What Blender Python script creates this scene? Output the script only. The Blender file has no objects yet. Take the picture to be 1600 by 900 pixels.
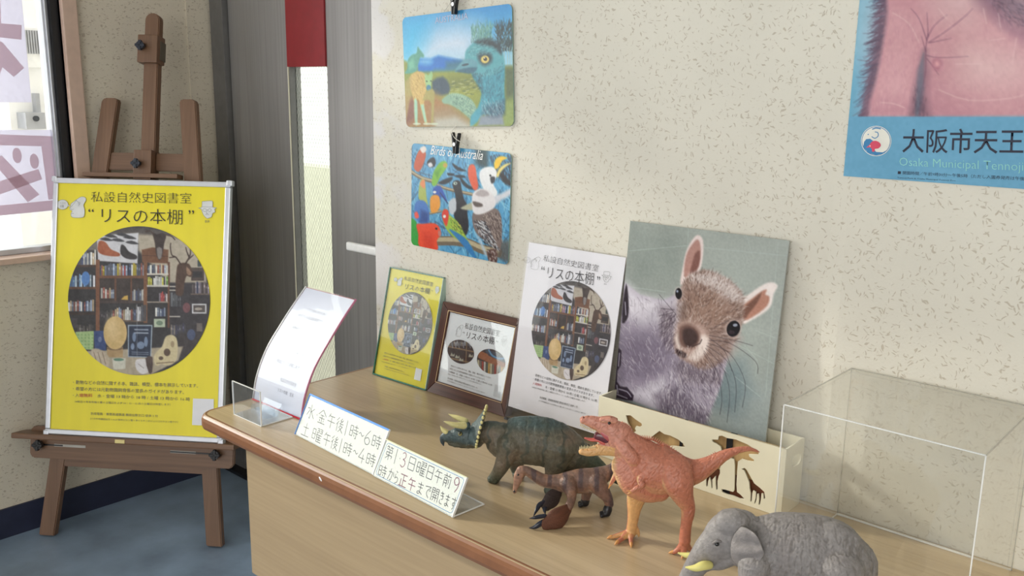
import bpy, bmesh, math, random
import numpy as np
from mathutils import Matrix, Vector
random.seed(7); rng = np.random.default_rng(7)
SC = bpy.context.scene
COL = SC.collection

# ---------------------------------------------------------------- camera
yaw, pit, rol, FPX = -0.7315, .2132, .0149, 1408.
_cy, _sy = math.cos(yaw), math.sin(yaw)
FW = np.array([_sy*math.cos(pit), _cy*math.cos(pit), -math.sin(pit)])
_r = np.array([_cy, -_sy, 0.]); _u = np.cross(_r, FW)
RR = _r*math.cos(rol)+_u*math.sin(rol); UU = -_r*math.sin(rol)+_u*math.cos(rol)
CAM = np.array([0., 0., 1.44])
cd = bpy.data.cameras.new('camera'); cam = bpy.data.objects.new('camera', cd); COL.objects.link(cam)
cd.sensor_width = 36; cd.lens = FPX*36/1600; cd.clip_start = .02
mw = Matrix.Identity(4)
for i in range(3):
    mw[i][0] = RR[i]; mw[i][1] = UU[i]; mw[i][2] = -FW[i]; mw[i][3] = CAM[i]
cam.matrix_world = mw
SC.camera = cam

# ---------------------------------------------------------------- world, light, exposure
w = bpy.data.worlds.new('sky'); SC.world = w; w.use_nodes = True
bg = w.node_tree.nodes['Background']
bg.inputs[0].default_value = (1.0, .985, .96, 1); bg.inputs[1].default_value = 1.45
SC.view_settings.view_transform = 'Standard'; SC.view_settings.look = 'None'
SC.view_settings.gamma = 1; SC.view_settings.use_curve_mapping = False
SC.view_settings.exposure = 0.1
SC.cycles.transparent_max_bounces = 40

def area_light(name, loc, rot, sx, sy, power, color):
    l = bpy.data.lights.new(name, 'AREA'); l.shape = 'RECTANGLE'; l.size = sx; l.size_y = sy
    l.energy = power; l.color = color
    o = bpy.data.objects.new(name, l); COL.objects.link(o); o.location = loc; o.rotation_euler = rot
    return o
# daylight coming through the shop window on the left
area_light('window_daylight', (-3.25, -.15, 1.57), (0, -math.pi/2, 0), 1.25, 2.0, 26, (1, .97, .92))
# added soft fill, standing in for unseen windows behind and right of the camera
area_light('room_fill', (.9, -2.6, 1.9), (math.radians(76), 0, math.radians(12)), 2.4, 1.4, 42, (1, .98, .95))
sl = bpy.data.lights.new('sun', 'SUN'); sl.energy = 2.6; sl.angle = math.radians(5); sl.color = (1, .93, .82)
so = bpy.data.objects.new('sun', sl); COL.objects.link(so)
so.rotation_euler = Vector((.93, .32, -.42)).to_track_quat('-Z', 'Y').to_euler()

# ---------------------------------------------------------------- helpers
def lin(c):
    c = np.asarray(c, float)/255.
    return np.where(c <= .04045, c/12.92, ((c+.055)/1.055)**2.4)
def L4(c): return (*[float(x) for x in lin(c)], 1.)

def rays(p):
    p = np.atleast_2d(np.asarray(p, float))
    return FW[None]+RR[None]*((p[:, 0:1]-800)/FPX)-UU[None]*((p[:, 1:2]-450)/FPX)
def hit(px, py, ax, v):
    d = rays([(px, py)])[0]; return CAM+d*(v-CAM[ax])/d[ax]

def tag(o, label=None, cat=None, group=None, kind=None):
    if label: o['label'] = label
    if cat: o['category'] = cat
    if group: o['group'] = group
    if kind: o['kind'] = kind
    return o
def empty(name, loc=(0, 0, 0), yaw=0., lean=0., roll=0.):
    o = bpy.data.objects.new(name, None); COL.objects.link(o); o.empty_display_size = .05
    o.location = loc; o.rotation_euler = (-lean, roll, yaw)
    return o
def Mof(o):
    return Matrix.Translation(o.location) @ o.rotation_euler.to_matrix().to_4x4()
def link(name, me, m, parent=None, smooth=False):
    o = bpy.data.objects.new(name, me); COL.objects.link(o)
    if m is not None and len(me.materials) == 0: me.materials.append(m)
    if parent: o.parent = parent
    if smooth:
        me.polygons.foreach_set('use_smooth', [True]*len(me.polygons))
    return o
def obj(name, bm, m, parent=None, smooth=False):
    me = bpy.data.meshes.new(name); bm.normal_update(); bm.to_mesh(me); bm.free()
    return link(name, me, m, parent, smooth)
def pymesh(name, V, F, m, parent=None, smooth=False):
    me = bpy.data.meshes.new(name); me.from_pydata([tuple(map(float, v)) for v in V], [], F); me.update()
    return link(name, me, m, parent, smooth)
def box(bm, x0, x1, y0, y1, z0, z1, M=None, bev=0, seg=2):
    r = bmesh.ops.create_cube(bm, size=1)
    vs = r['verts']
    for v in vs:
        v.co = Vector(((x0+x1)/2+v.co.x*(x1-x0), (y0+y1)/2+v.co.y*(y1-y0), (z0+z1)/2+v.co.z*(z1-z0)))
    if bev:
        es = list({e for v in vs for e in v.link_edges})
        rr = bmesh.ops.bevel(bm, geom=es, offset=bev, segments=seg, affect='EDGES', profile=.6)
        vs = list({v for f in rr['faces'] for v in f.verts} | {v for v in vs if v.is_valid})
    if M is not None:
        bmesh.ops.transform(bm, matrix=M, verts=[v for v in vs if v.is_valid])
    return vs
def cyl(bm, p, q, r0, r1=None, seg=16):
    p = Vector(p); q = Vector(q); r1 = r0 if r1 is None else r1
    d = q-p
    M = Matrix.Translation((p+q)/2) @ d.to_track_quat('Z', 'Y').to_matrix().to_4x4()
    bmesh.ops.create_cone(bm, cap_ends=True, segments=seg, radius1=r0, radius2=max(r1, 1e-5), depth=d.length, matrix=M)
def prism(bm, pts, y0, y1, axis='y'):
    """extrude a polygon given in (x,z) from y0 to y1"""
    n = len(pts)
    A = [bm.verts.new((p[0], y0, p[1])) for p in pts]; B = [bm.verts.new((p[0], y1, p[1])) for p in pts]
    bm.faces.new(A); bm.faces.new(B[::-1])
    for i in range(n): bm.faces.new((A[i], B[i], B[(i+1) % n], A[(i+1) % n]))
    bmesh.ops.recalc_face_normals(bm, faces=bm.faces[:])
def catmull(P, sub, closed=False):
    P = np.asarray(P, float); n = len(P); out = []
    rngi = range(n) if closed else range(n-1)
    for i in rngi:
        if closed: a, b, c, d = P[(i-1) % n], P[i], P[(i+1) % n], P[(i+2) % n]
        else: a, b, c, d = P[max(i-1, 0)], P[i], P[i+1], P[min(i+2, n-1)]
        for k in range(sub):
            t = k/sub
            out.append(.5*((2*b)+(-a+c)*t+(2*a-5*b+4*c-d)*t*t+(-a+3*b-3*c+d)*t**3))
    if not closed: out.append(P[-1])
    return np.array(out)

# ---------------------------------------------------------------- materials
MATS = {}
def mat(name, c=(200, 200, 200), rough=.6, metal=0., noise=.04, nscale=30., bump=0., bscale=200., stretch=(1, 1, 1), spec=.5, coat=0., emis=None, alpha=None):
    if name in MATS: return MATS[name]
    m = bpy.data.materials.new(name); m.use_nodes = True; nt = m.node_tree; N = nt.nodes; K = nt.links
    b = N['Principled BSDF']; b.inputs['Roughness'].default_value = rough; b.inputs['Metallic'].default_value = metal
    b.inputs['Specular IOR Level'].default_value = spec; b.inputs['Coat Weight'].default_value = coat
    b.inputs['Coat Roughness'].default_value = .08
    tc = N.new('ShaderNodeTexCoord'); mp = N.new('ShaderNodeMapping'); mp.inputs['Scale'].default_value = stretch
    K.new(tc.outputs['Object'], mp.inputs[0])
    nz = N.new('ShaderNodeTexNoise'); nz.inputs['Scale'].default_value = nscale; nz.inputs['Detail'].default_value = 5
    K.new(mp.outputs[0], nz.inputs['Vector'])
    rp = N.new('ShaderNodeValToRGB'); e = rp.color_ramp.elements
    a = np.array(L4(c)); e[0].position = .3; e[1].position = .7
    e[0].color = tuple(np.clip(a*(1-noise*2.2), 0, 1)[:3])+(1,); e[1].color = tuple(np.clip(a*(1+noise*2.2), 0, 1)[:3])+(1,)
    K.new(nz.outputs['Fac'], rp.inputs[0]); K.new(rp.outputs[0], b.inputs['Base Color'])
    if bump:
        n2 = N.new('ShaderNodeTexNoise'); n2.inputs['Scale'].default_value = bscale; n2.inputs['Detail'].default_value = 3
        K.new(mp.outputs[0], n2.inputs['Vector'])
        bp = N.new('ShaderNodeBump'); bp.inputs['Strength'].default_value = bump; bp.inputs['Distance'].default_value = .002
        K.new(n2.outputs['Fac'], bp.inputs['Height']); K.new(bp.outputs[0], b.inputs['Normal'])
    MATS[name] = m; return m

def wallpaper(name, c, fleck, dens=.5, stain=0.):
    m = bpy.data.materials.new(name); m.use_nodes = True; nt = m.node_tree; N = nt.nodes; K = nt.links
    b = N['Principled BSDF']; b.inputs['Roughness'].default_value = .8; b.inputs['Specular IOR Level'].default_value = .25
    tc = N.new('ShaderNodeTexCoord')
    nz = N.new('ShaderNodeTexNoise'); nz.inputs['Scale'].default_value = 80; nz.inputs['Detail'].default_value = 1
    K.new(tc.outputs['Object'], nz.inputs['Vector'])
    off = N.new('ShaderNodeVectorMath'); off.operation = 'MULTIPLY_ADD'
    K.new(nz.outputs['Color'], off.inputs[0]); off.inputs[1].default_value = (.012,)*3
    K.new(tc.outputs['Object'], off.inputs[2])
    last = None
    for k, ang in enumerate((12, 50, 83, 118, 155, -20)):
        mp = N.new('ShaderNodeMapping'); mp.inputs['Rotation'].default_value = (0, math.radians(ang), 0)
        mp.inputs['Location'].default_value = (k*1.37, k*.7, k*2.1)
        K.new(off.outputs[0], mp.inputs[0])
        sc = N.new('ShaderNodeVectorMath'); sc.operation = 'MULTIPLY'; sc.inputs[1].default_value = (60, 60, 235)
        K.new(mp.outputs[0], sc.inputs[0])
        vo = N.new('ShaderNodeTexVoronoi'); vo.inputs['Scale'].default_value = 1.
        K.new(sc.outputs[0], vo.inputs['Vector'])
        sp = N.new('ShaderNodeSeparateColor'); K.new(vo.outputs['Color'], sp.inputs[0])
        # only some cells carry a fleck; radius varies
        th = N.new('ShaderNodeMapRange'); th.inputs['From Min'].default_value = 1-dens; th.inputs['From Max'].default_value = 1.
        th.inputs['To Min'].default_value = 0.; th.inputs['To Max'].default_value = .30
        K.new(sp.outputs[0], th.inputs['Value'])
        sb = N.new('ShaderNodeMath'); sb.operation = 'SUBTRACT'; K.new(th.outputs[0], sb.inputs[0]); K.new(vo.outputs['Distance'], sb.inputs[1])
        mr = N.new('ShaderNodeMapRange'); mr.inputs['From Min'].default_value = -.04; mr.inputs['From Max'].default_value = .06
        K.new(sb.outputs[0], mr.inputs['Value'])
        if last is None: last = mr.outputs[0]
        else:
            mx = N.new('ShaderNodeMath'); mx.operation = 'MAXIMUM'; K.new(last, mx.inputs[0]); K.new(mr.outputs[0], mx.inputs[1]); last = mx.outputs[0]
    big = N.new('ShaderNodeTexNoise'); big.inputs['Scale'].default_value = 3.; big.inputs['Detail'].default_value = 6
    K.new(tc.outputs['Object'], big.inputs['Vector'])
    rp = N.new('ShaderNodeValToRGB'); a = np.array(L4(c)); e = rp.color_ramp.elements; e[0].position = .3; e[1].position = .7
    e[0].color = tuple((a*.93)[:3])+(1,); e[1].color = tuple(np.clip(a*1.06, 0, 1)[:3])+(1,)
    K.new(big.outputs['Fac'], rp.inputs[0])
    mix = N.new('ShaderNodeMix'); mix.data_type = 'RGBA'
    fm = N.new('ShaderNodeMath'); fm.operation = 'MULTIPLY'; fm.inputs[1].default_value = .5; K.new(last, fm.inputs[0])
    K.new(fm.outputs[0], mix.inputs[0]); K.new(rp.outputs[0], mix.inputs[6]); mix.inputs[7].default_value = L4(fleck)
    colr = mix.outputs[2]
    if stain:
        s2 = N.new('ShaderNodeTexNoise'); s2.inputs['Scale'].default_value = 7.; s2.inputs['Detail'].default_value = 7; K.new(tc.outputs['Object'], s2.inputs['Vector'])
        sx = N.new('ShaderNodeSeparateXYZ'); K.new(tc.outputs['Object'], sx.inputs[0])
        g = N.new('ShaderNodeMapRange'); g.inputs['From Min'].default_value = -1.62; g.inputs['From Max'].default_value = -1.75; K.new(sx.outputs[0], g.inputs['Value'])
        t = N.new('ShaderNodeMapRange'); t.inputs['From Min'].default_value = .5; t.inputs['From Max'].default_value = .56; K.new(s2.outputs['Fac'], t.inputs['Value'])
        mu = N.new('ShaderNodeMath'); mu.operation = 'MULTIPLY'; K.new(g.outputs[0], mu.inputs[0]); K.new(t.outputs[0], mu.inputs[1])
        m3 = N.new('ShaderNodeMath'); m3.operation = 'MULTIPLY'; m3.inputs[1].default_value = stain; K.new(mu.outputs[0], m3.inputs[0])
        mx2 = N.new('ShaderNodeMix'); mx2.data_type = 'RGBA'; K.new(m3.outputs[0], mx2.inputs[0]); K.new(colr, mx2.inputs[6]); mx2.inputs[7].default_value = L4((226, 224, 226))
        colr = mx2.outputs[2]
    K.new(colr, b.inputs['Base Color'])
    fn = N.new('ShaderNodeTexNoise'); fn.inputs['Scale'].default_value = 260; fn.inputs['Detail'].default_value = 3; K.new(tc.outputs['Object'], fn.inputs['Vector'])
    ad = N.new('ShaderNodeMath'); ad.operation = 'MULTIPLY_ADD'; K.new(last, ad.inputs[0]); ad.inputs[1].default_value = -.8; K.new(fn.outputs['Fac'], ad.inputs[2])
    bp = N.new('ShaderNodeBump'); bp.inputs['Strength'].default_value = .3; bp.inputs['Distance'].default_value = .002
    K.new(ad.outputs[0], bp.inputs['Height']); K.new(bp.outputs[0], b.inputs['Normal'])
    return m

def wood(name, c1, c2, along='X', rough=.45, fine=1., coat=0., bump=.1):
    if name in MATS: return MATS[name]
    m = bpy.data.materials.new(name); m.use_nodes = True; nt = m.node_tree; N = nt.nodes; K = nt.links
    b = N['Principled BSDF']; b.inputs['Roughness'].default_value = rough; b.inputs['Coat Weight'].default_value = coat; b.inputs['Coat Roughness'].default_value = .15
    tc = N.new('ShaderNodeTexCoord'); mp = N.new('ShaderNodeMapping')
    s = {'X': (5, 160, 160), 'Y': (160, 5, 160), 'Z': (160, 160, 5)}[along]
    mp.inputs['Scale'].default_value = tuple(v*fine for v in s)
    K.new(tc.outputs['Object'], mp.inputs[0])
    n1 = N.new('ShaderNodeTexNoise'); n1.inputs['Scale'].default_value = 1.; n1.inputs['Detail'].default_value = 6; K.new(mp.outputs[0], n1.inputs['Vector'])
    mp2 = N.new('ShaderNodeMapping'); mp2.inputs['Scale'].default_value = tuple(v*.12*fine for v in s); K.new(tc.outputs['Object'], mp2.inputs[0])
    n2 = N.new('ShaderNodeTexNoise'); n2.inputs['Detail'].default_value = 4; n2.inputs['Scale'].default_value = 1; K.new(mp2.outputs[0], n2.inputs['Vector'])
    ad = N.new('ShaderNodeMath'); ad.operation = 'MULTIPLY_ADD'; ad.inputs[1].default_value = .5; K.new(n1.outputs['Fac'], ad.inputs[0])
    h = N.new('ShaderNodeMath'); h.operation = 'MULTIPLY'; h.inputs[1].default_value = .5; K.new(n2.outputs['Fac'], h.inputs[0]); K.new(h.outputs[0], ad.inputs[2])
    rp = N.new('ShaderNodeValToRGB'); e = rp.color_ramp.elements; e[0].position = .35; e[1].position = .65; e[0].color = L4(c1); e[1].color = L4(c2)
    K.new(ad.outputs[0], rp.inputs[0]); K.new(rp.outputs[0], b.inputs['Base Color'])
    if bump:
        bp = N.new('ShaderNodeBump'); bp.inputs['Strength'].default_value = bump; bp.inputs['Distance'].default_value = .001
        K.new(n1.outputs['Fac'], bp.inputs['Height']); K.new(bp.outputs[0], b.inputs['Normal'])
    MATS[name] = m; return m

def clear(name, tint=(250, 252, 252), haze=.0, gloss_r=.02, refl=1.):
    """thin acrylic or glass sheet: transparent, with a fresnel reflection and a little haze"""
    if name in MATS: return MATS[name]
    m = bpy.data.materials.new(name); m.use_nodes = True; nt = m.node_tree; N = nt.nodes; K = nt.links
    N.remove(N['Principled BSDF']); out = N['Material Output']
    t = N.new('ShaderNodeBsdfTransparent'); t.inputs[0].default_value = L4(tint)
    g = N.new('ShaderNodeBsdfGlossy'); g.inputs['Roughness'].default_value = gloss_r; g.inputs[0].default_value = (1, 1, 1, 1)
    d = N.new('ShaderNodeBsdfTranslucent'); d.inputs[0].default_value = (.95, .95, .95, 1)
    d2 = N.new('ShaderNodeBsdfDiffuse'); d2.inputs[0].default_value = (.9, .9, .9, 1)
    dm = N.new('ShaderNodeMixShader'); K.new(d.outputs[0], dm.inputs[1]); K.new(d2.outputs[0], dm.inputs[2])
    # Schlick's fresnel from the (two-sided) facing ratio, so that both faces of a thin sheet reflect alike
    lw = N.new('ShaderNodeLayerWeight'); lw.inputs['Blend'].default_value = .5
    pw = N.new('ShaderNodeMath'); pw.operation = 'POWER'; pw.inputs[1].default_value = 5.; K.new(lw.outputs['Facing'], pw.inputs[0])
    fm = N.new('ShaderNodeMath'); fm.operation = 'MULTIPLY_ADD'; fm.inputs[1].default_value = .9; fm.inputs[2].default_value = .035*refl; K.new(pw.outputs[0], fm.inputs[0])
    nz = N.new('ShaderNodeTexNoise'); nz.inputs['Scale'].default_value = 8; hz = N.new('ShaderNodeMath'); hz.operation = 'MULTIPLY'; hz.inputs[1].default_value = haze*2
    K.new(nz.outputs['Fac'], hz.inputs[0])
    m1 = N.new('ShaderNodeMixShader'); K.new(hz.outputs[0], m1.inputs[0]); K.new(t.outputs[0], m1.inputs[1]); K.new(dm.outputs[0], m1.inputs[2])
    m2 = N.new('ShaderNodeMixShader'); K.new(fm.outputs[0], m2.inputs[0]); K.new(m1.outputs[0], m2.inputs[1]); K.new(g.outputs[0], m2.inputs[2])
    K.new(m2.outputs[0], out.inputs[0]); MATS[name] = m; return m

def paintmat(name, rough=.4, bump=0., bscale=60, bstretch=(1, 1, 1), spec=.5, detail=4, coat=0., wrink=0.):
    if name in MATS: return MATS[name]
    m = bpy.data.materials.new(name); m.use_nodes = True; nt = m.node_tree; N = nt.nodes; K = nt.links
    b = N['Principled BSDF']; b.inputs['Roughness'].default_value = rough; b.inputs['Specular IOR Level'].default_value = spec; b.inputs['Coat Weight'].default_value = coat
    at = N.new('ShaderNodeAttribute'); at.attribute_name = 'paint'; K.new(at.outputs['Color'], b.inputs['Base Color'])
    if bump:
        tc = N.new('ShaderNodeTexCoord'); mp = N.new('ShaderNodeMapping'); mp.inputs['Scale'].default_value = bstretch; K.new(tc.outputs['Object'], mp.inputs[0])
        nz = N.new('ShaderNodeTexNoise'); nz.inputs['Scale'].default_value = bscale; nz.inputs['Detail'].default_value = detail; K.new(mp.outputs[0], nz.inputs['Vector'])
        h = nz.outputs['Fac']
        if wrink:
            nz.inputs['Distortion'].default_value = wrink
            a = N.new('ShaderNodeMath'); a.operation = 'SUBTRACT'; a.inputs[1].default_value = .5; K.new(h, a.inputs[0])
            bb = N.new('ShaderNodeMath'); bb.operation = 'ABSOLUTE'; K.new(a.outputs[0], bb.inputs[0])
            cc = N.new('ShaderNodeMath'); cc.operation = 'MINIMUM'; cc.inputs[1].default_value = .09; K.new(bb.outputs[0], cc.inputs[0])
            dd = N.new('ShaderNodeMath'); dd.operation = 'MULTIPLY'; dd.inputs[1].default_value = 6.; K.new(cc.outputs[0], dd.inputs[0]); h = dd.outputs[0]
        bp = N.new('ShaderNodeBump'); bp.inputs['Strength'].default_value = bump; bp.inputs['Distance'].default_value = .002
        K.new(h, bp.inputs['Height']); K.new(bp.outputs[0], b.inputs['Normal'])
    MATS[name] = m; return m

M_wall = wallpaper('cream_flecked_wallpaper', (222, 218, 206), (164, 148, 126), .45, stain=.75)
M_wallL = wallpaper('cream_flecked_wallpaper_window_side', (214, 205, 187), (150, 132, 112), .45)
M_floor = mat('blue_grey_vinyl', (138, 158, 180), .36, noise=.13, nscale=5, bump=.05, bscale=60)
M_base = mat('navy_rubber_baseboard', (40, 44, 66), .45)
M_ceil = mat('ceiling_white', (225, 222, 215), .9)
M_door = mat('grey_brushed_metal', (150, 148, 146), .36, metal=.3, noise=.05, nscale=3, stretch=(40, 40, .6))
M_doord = mat('dark_grey_painted_frame', (112, 111, 110), .45, metal=.2)
M_desk = wood('beech_laminate', (170, 148, 116), (193, 171, 137), 'X', rough=.3, coat=.25, bump=.03)
M_panel = wood('beech_panel', (160, 138, 108), (173, 151, 119), 'X', rough=.5, bump=.03)
M_edge = mat('brown_plastic_edging', (134, 90, 62), .35, noise=.05)
M_easel = wood('walnut_stained_beech', (104, 75, 54), (128, 95, 70), 'Z', rough=.4, coat=.1, bump=.05)
M_easelx = wood('walnut_stained_beech_cross', (104, 75, 54), (128, 95, 70), 'X', rough=.4, coat=.1, bump=.05)
M_black = mat('black_plastic', (22, 23, 27), .35)
M_navy = mat('dark_navy_metal', (30, 38, 52), .35)
M_alum = mat('silver_aluminium', (205, 208, 215), .28, metal=.6, noise=.02)
M_brass = mat('pale_brass', (205, 190, 130), .3, metal=.5)
M_clear = clear('clear_acrylic', haze=.012, refl=.4)
M_case = clear('clear_case_acrylic', tint=(253, 253, 252), haze=.035, refl=1.2)  # milky haze in the material stands in for the bright room's reflection
M_cedge = mat('white_lit_acrylic_edge', (235, 236, 234), .2)  # light caught in the acrylic edges, painted as opaque white
M_glass = clear('window_glass')
M_white = mat('white_paper', (236, 236, 240), .55, noise=.01)
M_ink = mat('black_ink', (38, 36, 38), .5)
M_inkg = mat('grey_ink', (105, 100, 98), .5)
M_inkr = mat('red_ink', (190, 60, 70), .5)
M_cream = mat('cream_painted_board', (226, 221, 198), .5, noise=.01)
M_brown = wood('dark_brown_moulding', (62, 36, 28), (98, 62, 48), 'X', rough=.35, fine=.8)
M_brownz = wood('dark_brown_moulding_upright', (62, 36, 28), (98, 62, 48), 'Z', rough=.35, fine=.8)

# ---------------------------------------------------------------- painting helpers (flat printed pictures)
class Art:
    """a printed picture: pixel grid on a rectangle (x0..x1, z0..z1) of a frame's local plane"""
    def __init__(s, M, x0, x1, z0, z1, nx, bgc, cv=lambda x, y: (x, y)):
        s.M = M; s.Mi = np.array(M.inverted()); s.x0, s.x1, s.z0, s.z1 = x0, x1, z0, z1
        s.w = nx; s.h = int(round(nx*(z1-z0)/(x1-x0))); s.cv = cv
        s.a = np.zeros((s.h, s.w, 3)); s.a[:] = bgc
        s.seed = np.random.default_rng(3)
    def local(s, p):
        p = np.array([s.cv(*q) for q in p], float); d = rays(p)
        R = s.Mi[:3, :3]; c = R@CAM+s.Mi[:3, 3]; dl = d@R.T
        t = -c[1]/dl[:, 1]; q = c[None]+dl*t[:, None]
        return q[:, [0, 2]]
    def T(s, p):
        q = s.local(p)
        return np.stack([(q[:, 0]-s.x0)/(s.x1-s.x0)*s.w, (s.z1-q[:, 1])/(s.z1-s.z0)*s.h], 1)
    def scale_at(s, x, y):
        q = s.T([(x, y), (x+10, y), (x, y+10)]); return (np.linalg.norm(q[1]-q[0])+np.linalg.norm(q[2]-q[0]))/20
    def _win(s, q, pad):
        x0 = max(int(q[:, 0].min()-pad), 0); x1 = min(int(q[:, 0].max()+pad)+2, s.w)
        y0 = max(int(q[:, 1].min()-pad), 0); y1 = min(int(q[:, 1].max()+pad)+2, s.h)
        return x0, x1, y0, y1
    def _blend(s, win, al, col):
        x0, x1, y0, y1 = win; v = s.a[y0:y1, x0:x1]
        col = np.asarray(col, float)
        s.a[y0:y1, x0:x1] = v*(1-al[..., None])+col*al[..., None]
    def poly(s, pts, col, soft=1., al=1., smooth=0, raw=False):
        q = np.array(pts, float) if raw else s.T(pts)
        if smooth: q = catmull(q, smooth, True)
        win = s._win(q, soft+1); x0, x1, y0, y1 = win
        if x1 <= x0 or y1 <= y0: return
        Y, X = np.mgrid[y0:y1, x0:x1]; X = X+.5; Y = Y+.5
        dmin = np.full(X.shape, 1e9); ins = np.zeros(X.shape, bool)
        for i in range(len(q)):
            ax, ay = q[i]; bx, by = q[(i+1) % len(q)]
            ex, ey = bx-ax, by-ay; L = ex*ex+ey*ey+1e-9
            t = np.clip(((X-ax)*ex+(Y-ay)*ey)/L, 0, 1)
            dmin = np.minimum(dmin, (X-ax-t*ex)**2+(Y-ay-t*ey)**2)
            c = ((ay > Y) != (by > Y)) & (X < ex*(Y-ay)/(ey if abs(ey) > 1e-9 else 1e-9)+ax)
            ins ^= c
        d = np.sqrt(dmin)*np.where(ins, -1, 1)
        s._blend(win, np.clip(.5-d/soft, 0, 1)*al, col)
    def ell(s, cx, cy, rx, ry, col, rot=0., soft=1., al=1.):
        th = np.linspace(0, 2*np.pi, 29)[:-1]; c, n = math.cos(math.radians(rot)), math.sin(math.radians(rot))
        pts = [(cx+rx*math.cos(t)*c-ry*math.sin(t)*n, cy+rx*math.cos(t)*n+ry*math.sin(t)*c) for t in th]
        s.poly(pts, col, soft, al)
    def line(s, pts, wd, col, al=1., smooth=0, taper=0.):
        q = s.T(pts); k = s.scale_at(*pts[0]); W = wd*k/2
        if smooth: q = catmull(q, smooth)
        win = s._win(q, W+1.5); x0, x1, y0, y1 = win
        if x1 <= x0 or y1 <= y0: return
        Y, X = np.mgrid[y0:y1, x0:x1]; X = X+.5; Y = Y+.5
        A = np.zeros(X.shape); n = len(q)-1
        for i in range(n):
            ax, ay = q[i]; bx, by = q[i+1]; ex, ey = bx-ax, by-ay; L = ex*ex+ey*ey+1e-9
            t = np.clip(((X-ax)*ex+(Y-ay)*ey)/L, 0, 1)
            d = np.sqrt((X-ax-t*ex)**2+(Y-ay-t*ey)**2)
            Wt = W*(1-taper*(i+t)/n)
            A = np.maximum(A, np.clip(Wt-d+.5, 0, 1)*np.clip(Wt*2+.25, .15, 1))
        s._blend(win, A*al, col)
    def rect(s, x0, y0, x1, y1, col, soft=1., al=1.):
        s.poly([(x0, y0), (x1, y0), (x1, y1), (x0, y1)], col, soft, al)
    def noise(s, sc, amp, mask=None):
        g = s.seed.random((int(s.h/sc)+3, int(s.w/sc)+3))-.5
        yy = np.arange(s.h)/sc; xx = np.arange(s.w)/sc; yi = yy.astype(int); xi = xx.astype(int); fy = (yy-yi)[:, None]; fx = (xx-xi)[None]
        fy = fy*fy*(3-2*fy); fx = fx*fx*(3-2*fx)
        n = g[yi][:, xi]*(1-fy)*(1-fx)+g[yi+1][:, xi]*fy*(1-fx)+g[yi][:, xi+1]*(1-fy)*fx+g[yi+1][:, xi+1]*fy*fx
        s.a = np.clip(s.a+n[..., None]*amp*2, 0, 255)
    def grad(s, c0, c1, y0=0., y1=1., horiz=False):
        t = np.clip((np.linspace(0, 1, s.w if horiz else s.h)-y0)/(y1-y0), 0, 1)
        g = np.asarray(c0, float)[None]*(1-t[:, None])+np.asarray(c1, float)[None]*t[:, None]
        s.a[:] = g[None, :, :] if horiz else g[:, None, :]
    def inpoly(s, pts, x, y):
        ins = False; n = len(pts)
        for i in range(n):
            ax, ay = pts[i]; bx, by = pts[(i+1) % n]
            if (ay > y) != (by > y) and x < (bx-ax)*(y-ay)/(by-ay+1e-12)+ax: ins = not ins
        return ins
    def fur(s, pts, n, L, wd, cols, ang, al=.6, jit=25):
        """short hair strokes inside polygon pts; ang(x,y) -> degrees (image, y down)"""
        P = np.array(pts); lo = P.min(0); hi = P.max(0); k = 0; tries = 0
        while k < n and tries < n*6:
            tries += 1
            x, y = lo+(hi-lo)*s.seed.random(2)
            if not s.inpoly(pts, x, y): continue
            a = math.radians(ang(x, y)+s.seed.normal()*jit); l = L*(.5+s.seed.random())
            c = cols[s.seed.integers(len(cols))]
            s.line([(x, y), (x+l*math.cos(a), y+l*math.sin(a))], wd, c, al, taper=.6); k += 1
    def mesh(s, name, m, parent, y=0., shape='rect', rad=0.):
        W, H = s.w, s.h; xs = np.linspace(s.x0, s.x1, W+1); zs = np.linspace(s.z1, s.z0, H+1)
        X, Z = np.meshgrid(xs, zs); cx, cz = (s.x0+s.x1)/2, (s.z0+s.z1)/2; hx, hz = (s.x1-s.x0)/2, (s.z1-s.z0)/2
        if shape == 'disc':
            d = np.sqrt(((X-cx)/hx)**2+((Z-cz)/hz)**2); f = np.where(d > 1, 1/np.maximum(d, 1e-9), 1); out = d > 1+2.5/W
            X = cx+(X-cx)*f; Z = cz+(Z-cz)*f
        elif shape == 'round':
            qx = np.abs(X-cx)-(hx-rad); qz = np.abs(Z-cz)-(hz-rad); cor = (qx > 0) & (qz > 0); d = np.sqrt(np.maximum(qx, 0)**2+np.maximum(qz, 0)**2)
            f = np.where(cor & (d > rad), rad/np.maximum(d, 1e-9), 1); out = cor & (d > rad+2*(s.x1-s.x0)/W)
            X = np.where(cor, cx+np.sign(X-cx)*((hx-rad)+qx*f), X); Z = np.where(cor, cz+np.sign(Z-cz)*((hz-rad)+qz*f), Z)
        else: out = np.zeros(X.shape, bool)
        V = np.stack([X, np.full(X.shape, y), Z], -1).reshape(-1, 3)
        idx = np.arange((W+1)*(H+1)).reshape(H+1, W+1)
        keep = ~(out[:-1, :-1] | out[1:, :-1] | out[:-1, 1:] | out[1:, 1:])
        F = np.stack([idx[1:, :-1], idx[1:, 1:], idx[:-1, 1:], idx[:-1, :-1]], -1)[keep]
        used = np.zeros(len(V), bool); used[F.ravel()] = True; rm = np.cumsum(used)-1
        pad = np.pad(s.a, ((0, 1), (0, 1), (0, 0)), mode='edge'); p2 = np.pad(s.a, ((1, 0), (1, 0), (0, 0)), mode='edge')
        vc = (pad+p2)/2
        C = np.ones((len(V), 4)); C[:, :3] = lin(np.clip(vc, 0, 255)).reshape(-1, 3)
        V = V[used]; C = C[used]; F = rm[F].astype(np.int32)
        me = bpy.data.meshes.new(name); me.vertices.add(len(V)); me.vertices.foreach_set('co', V.ravel().astype(np.float32))
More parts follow.
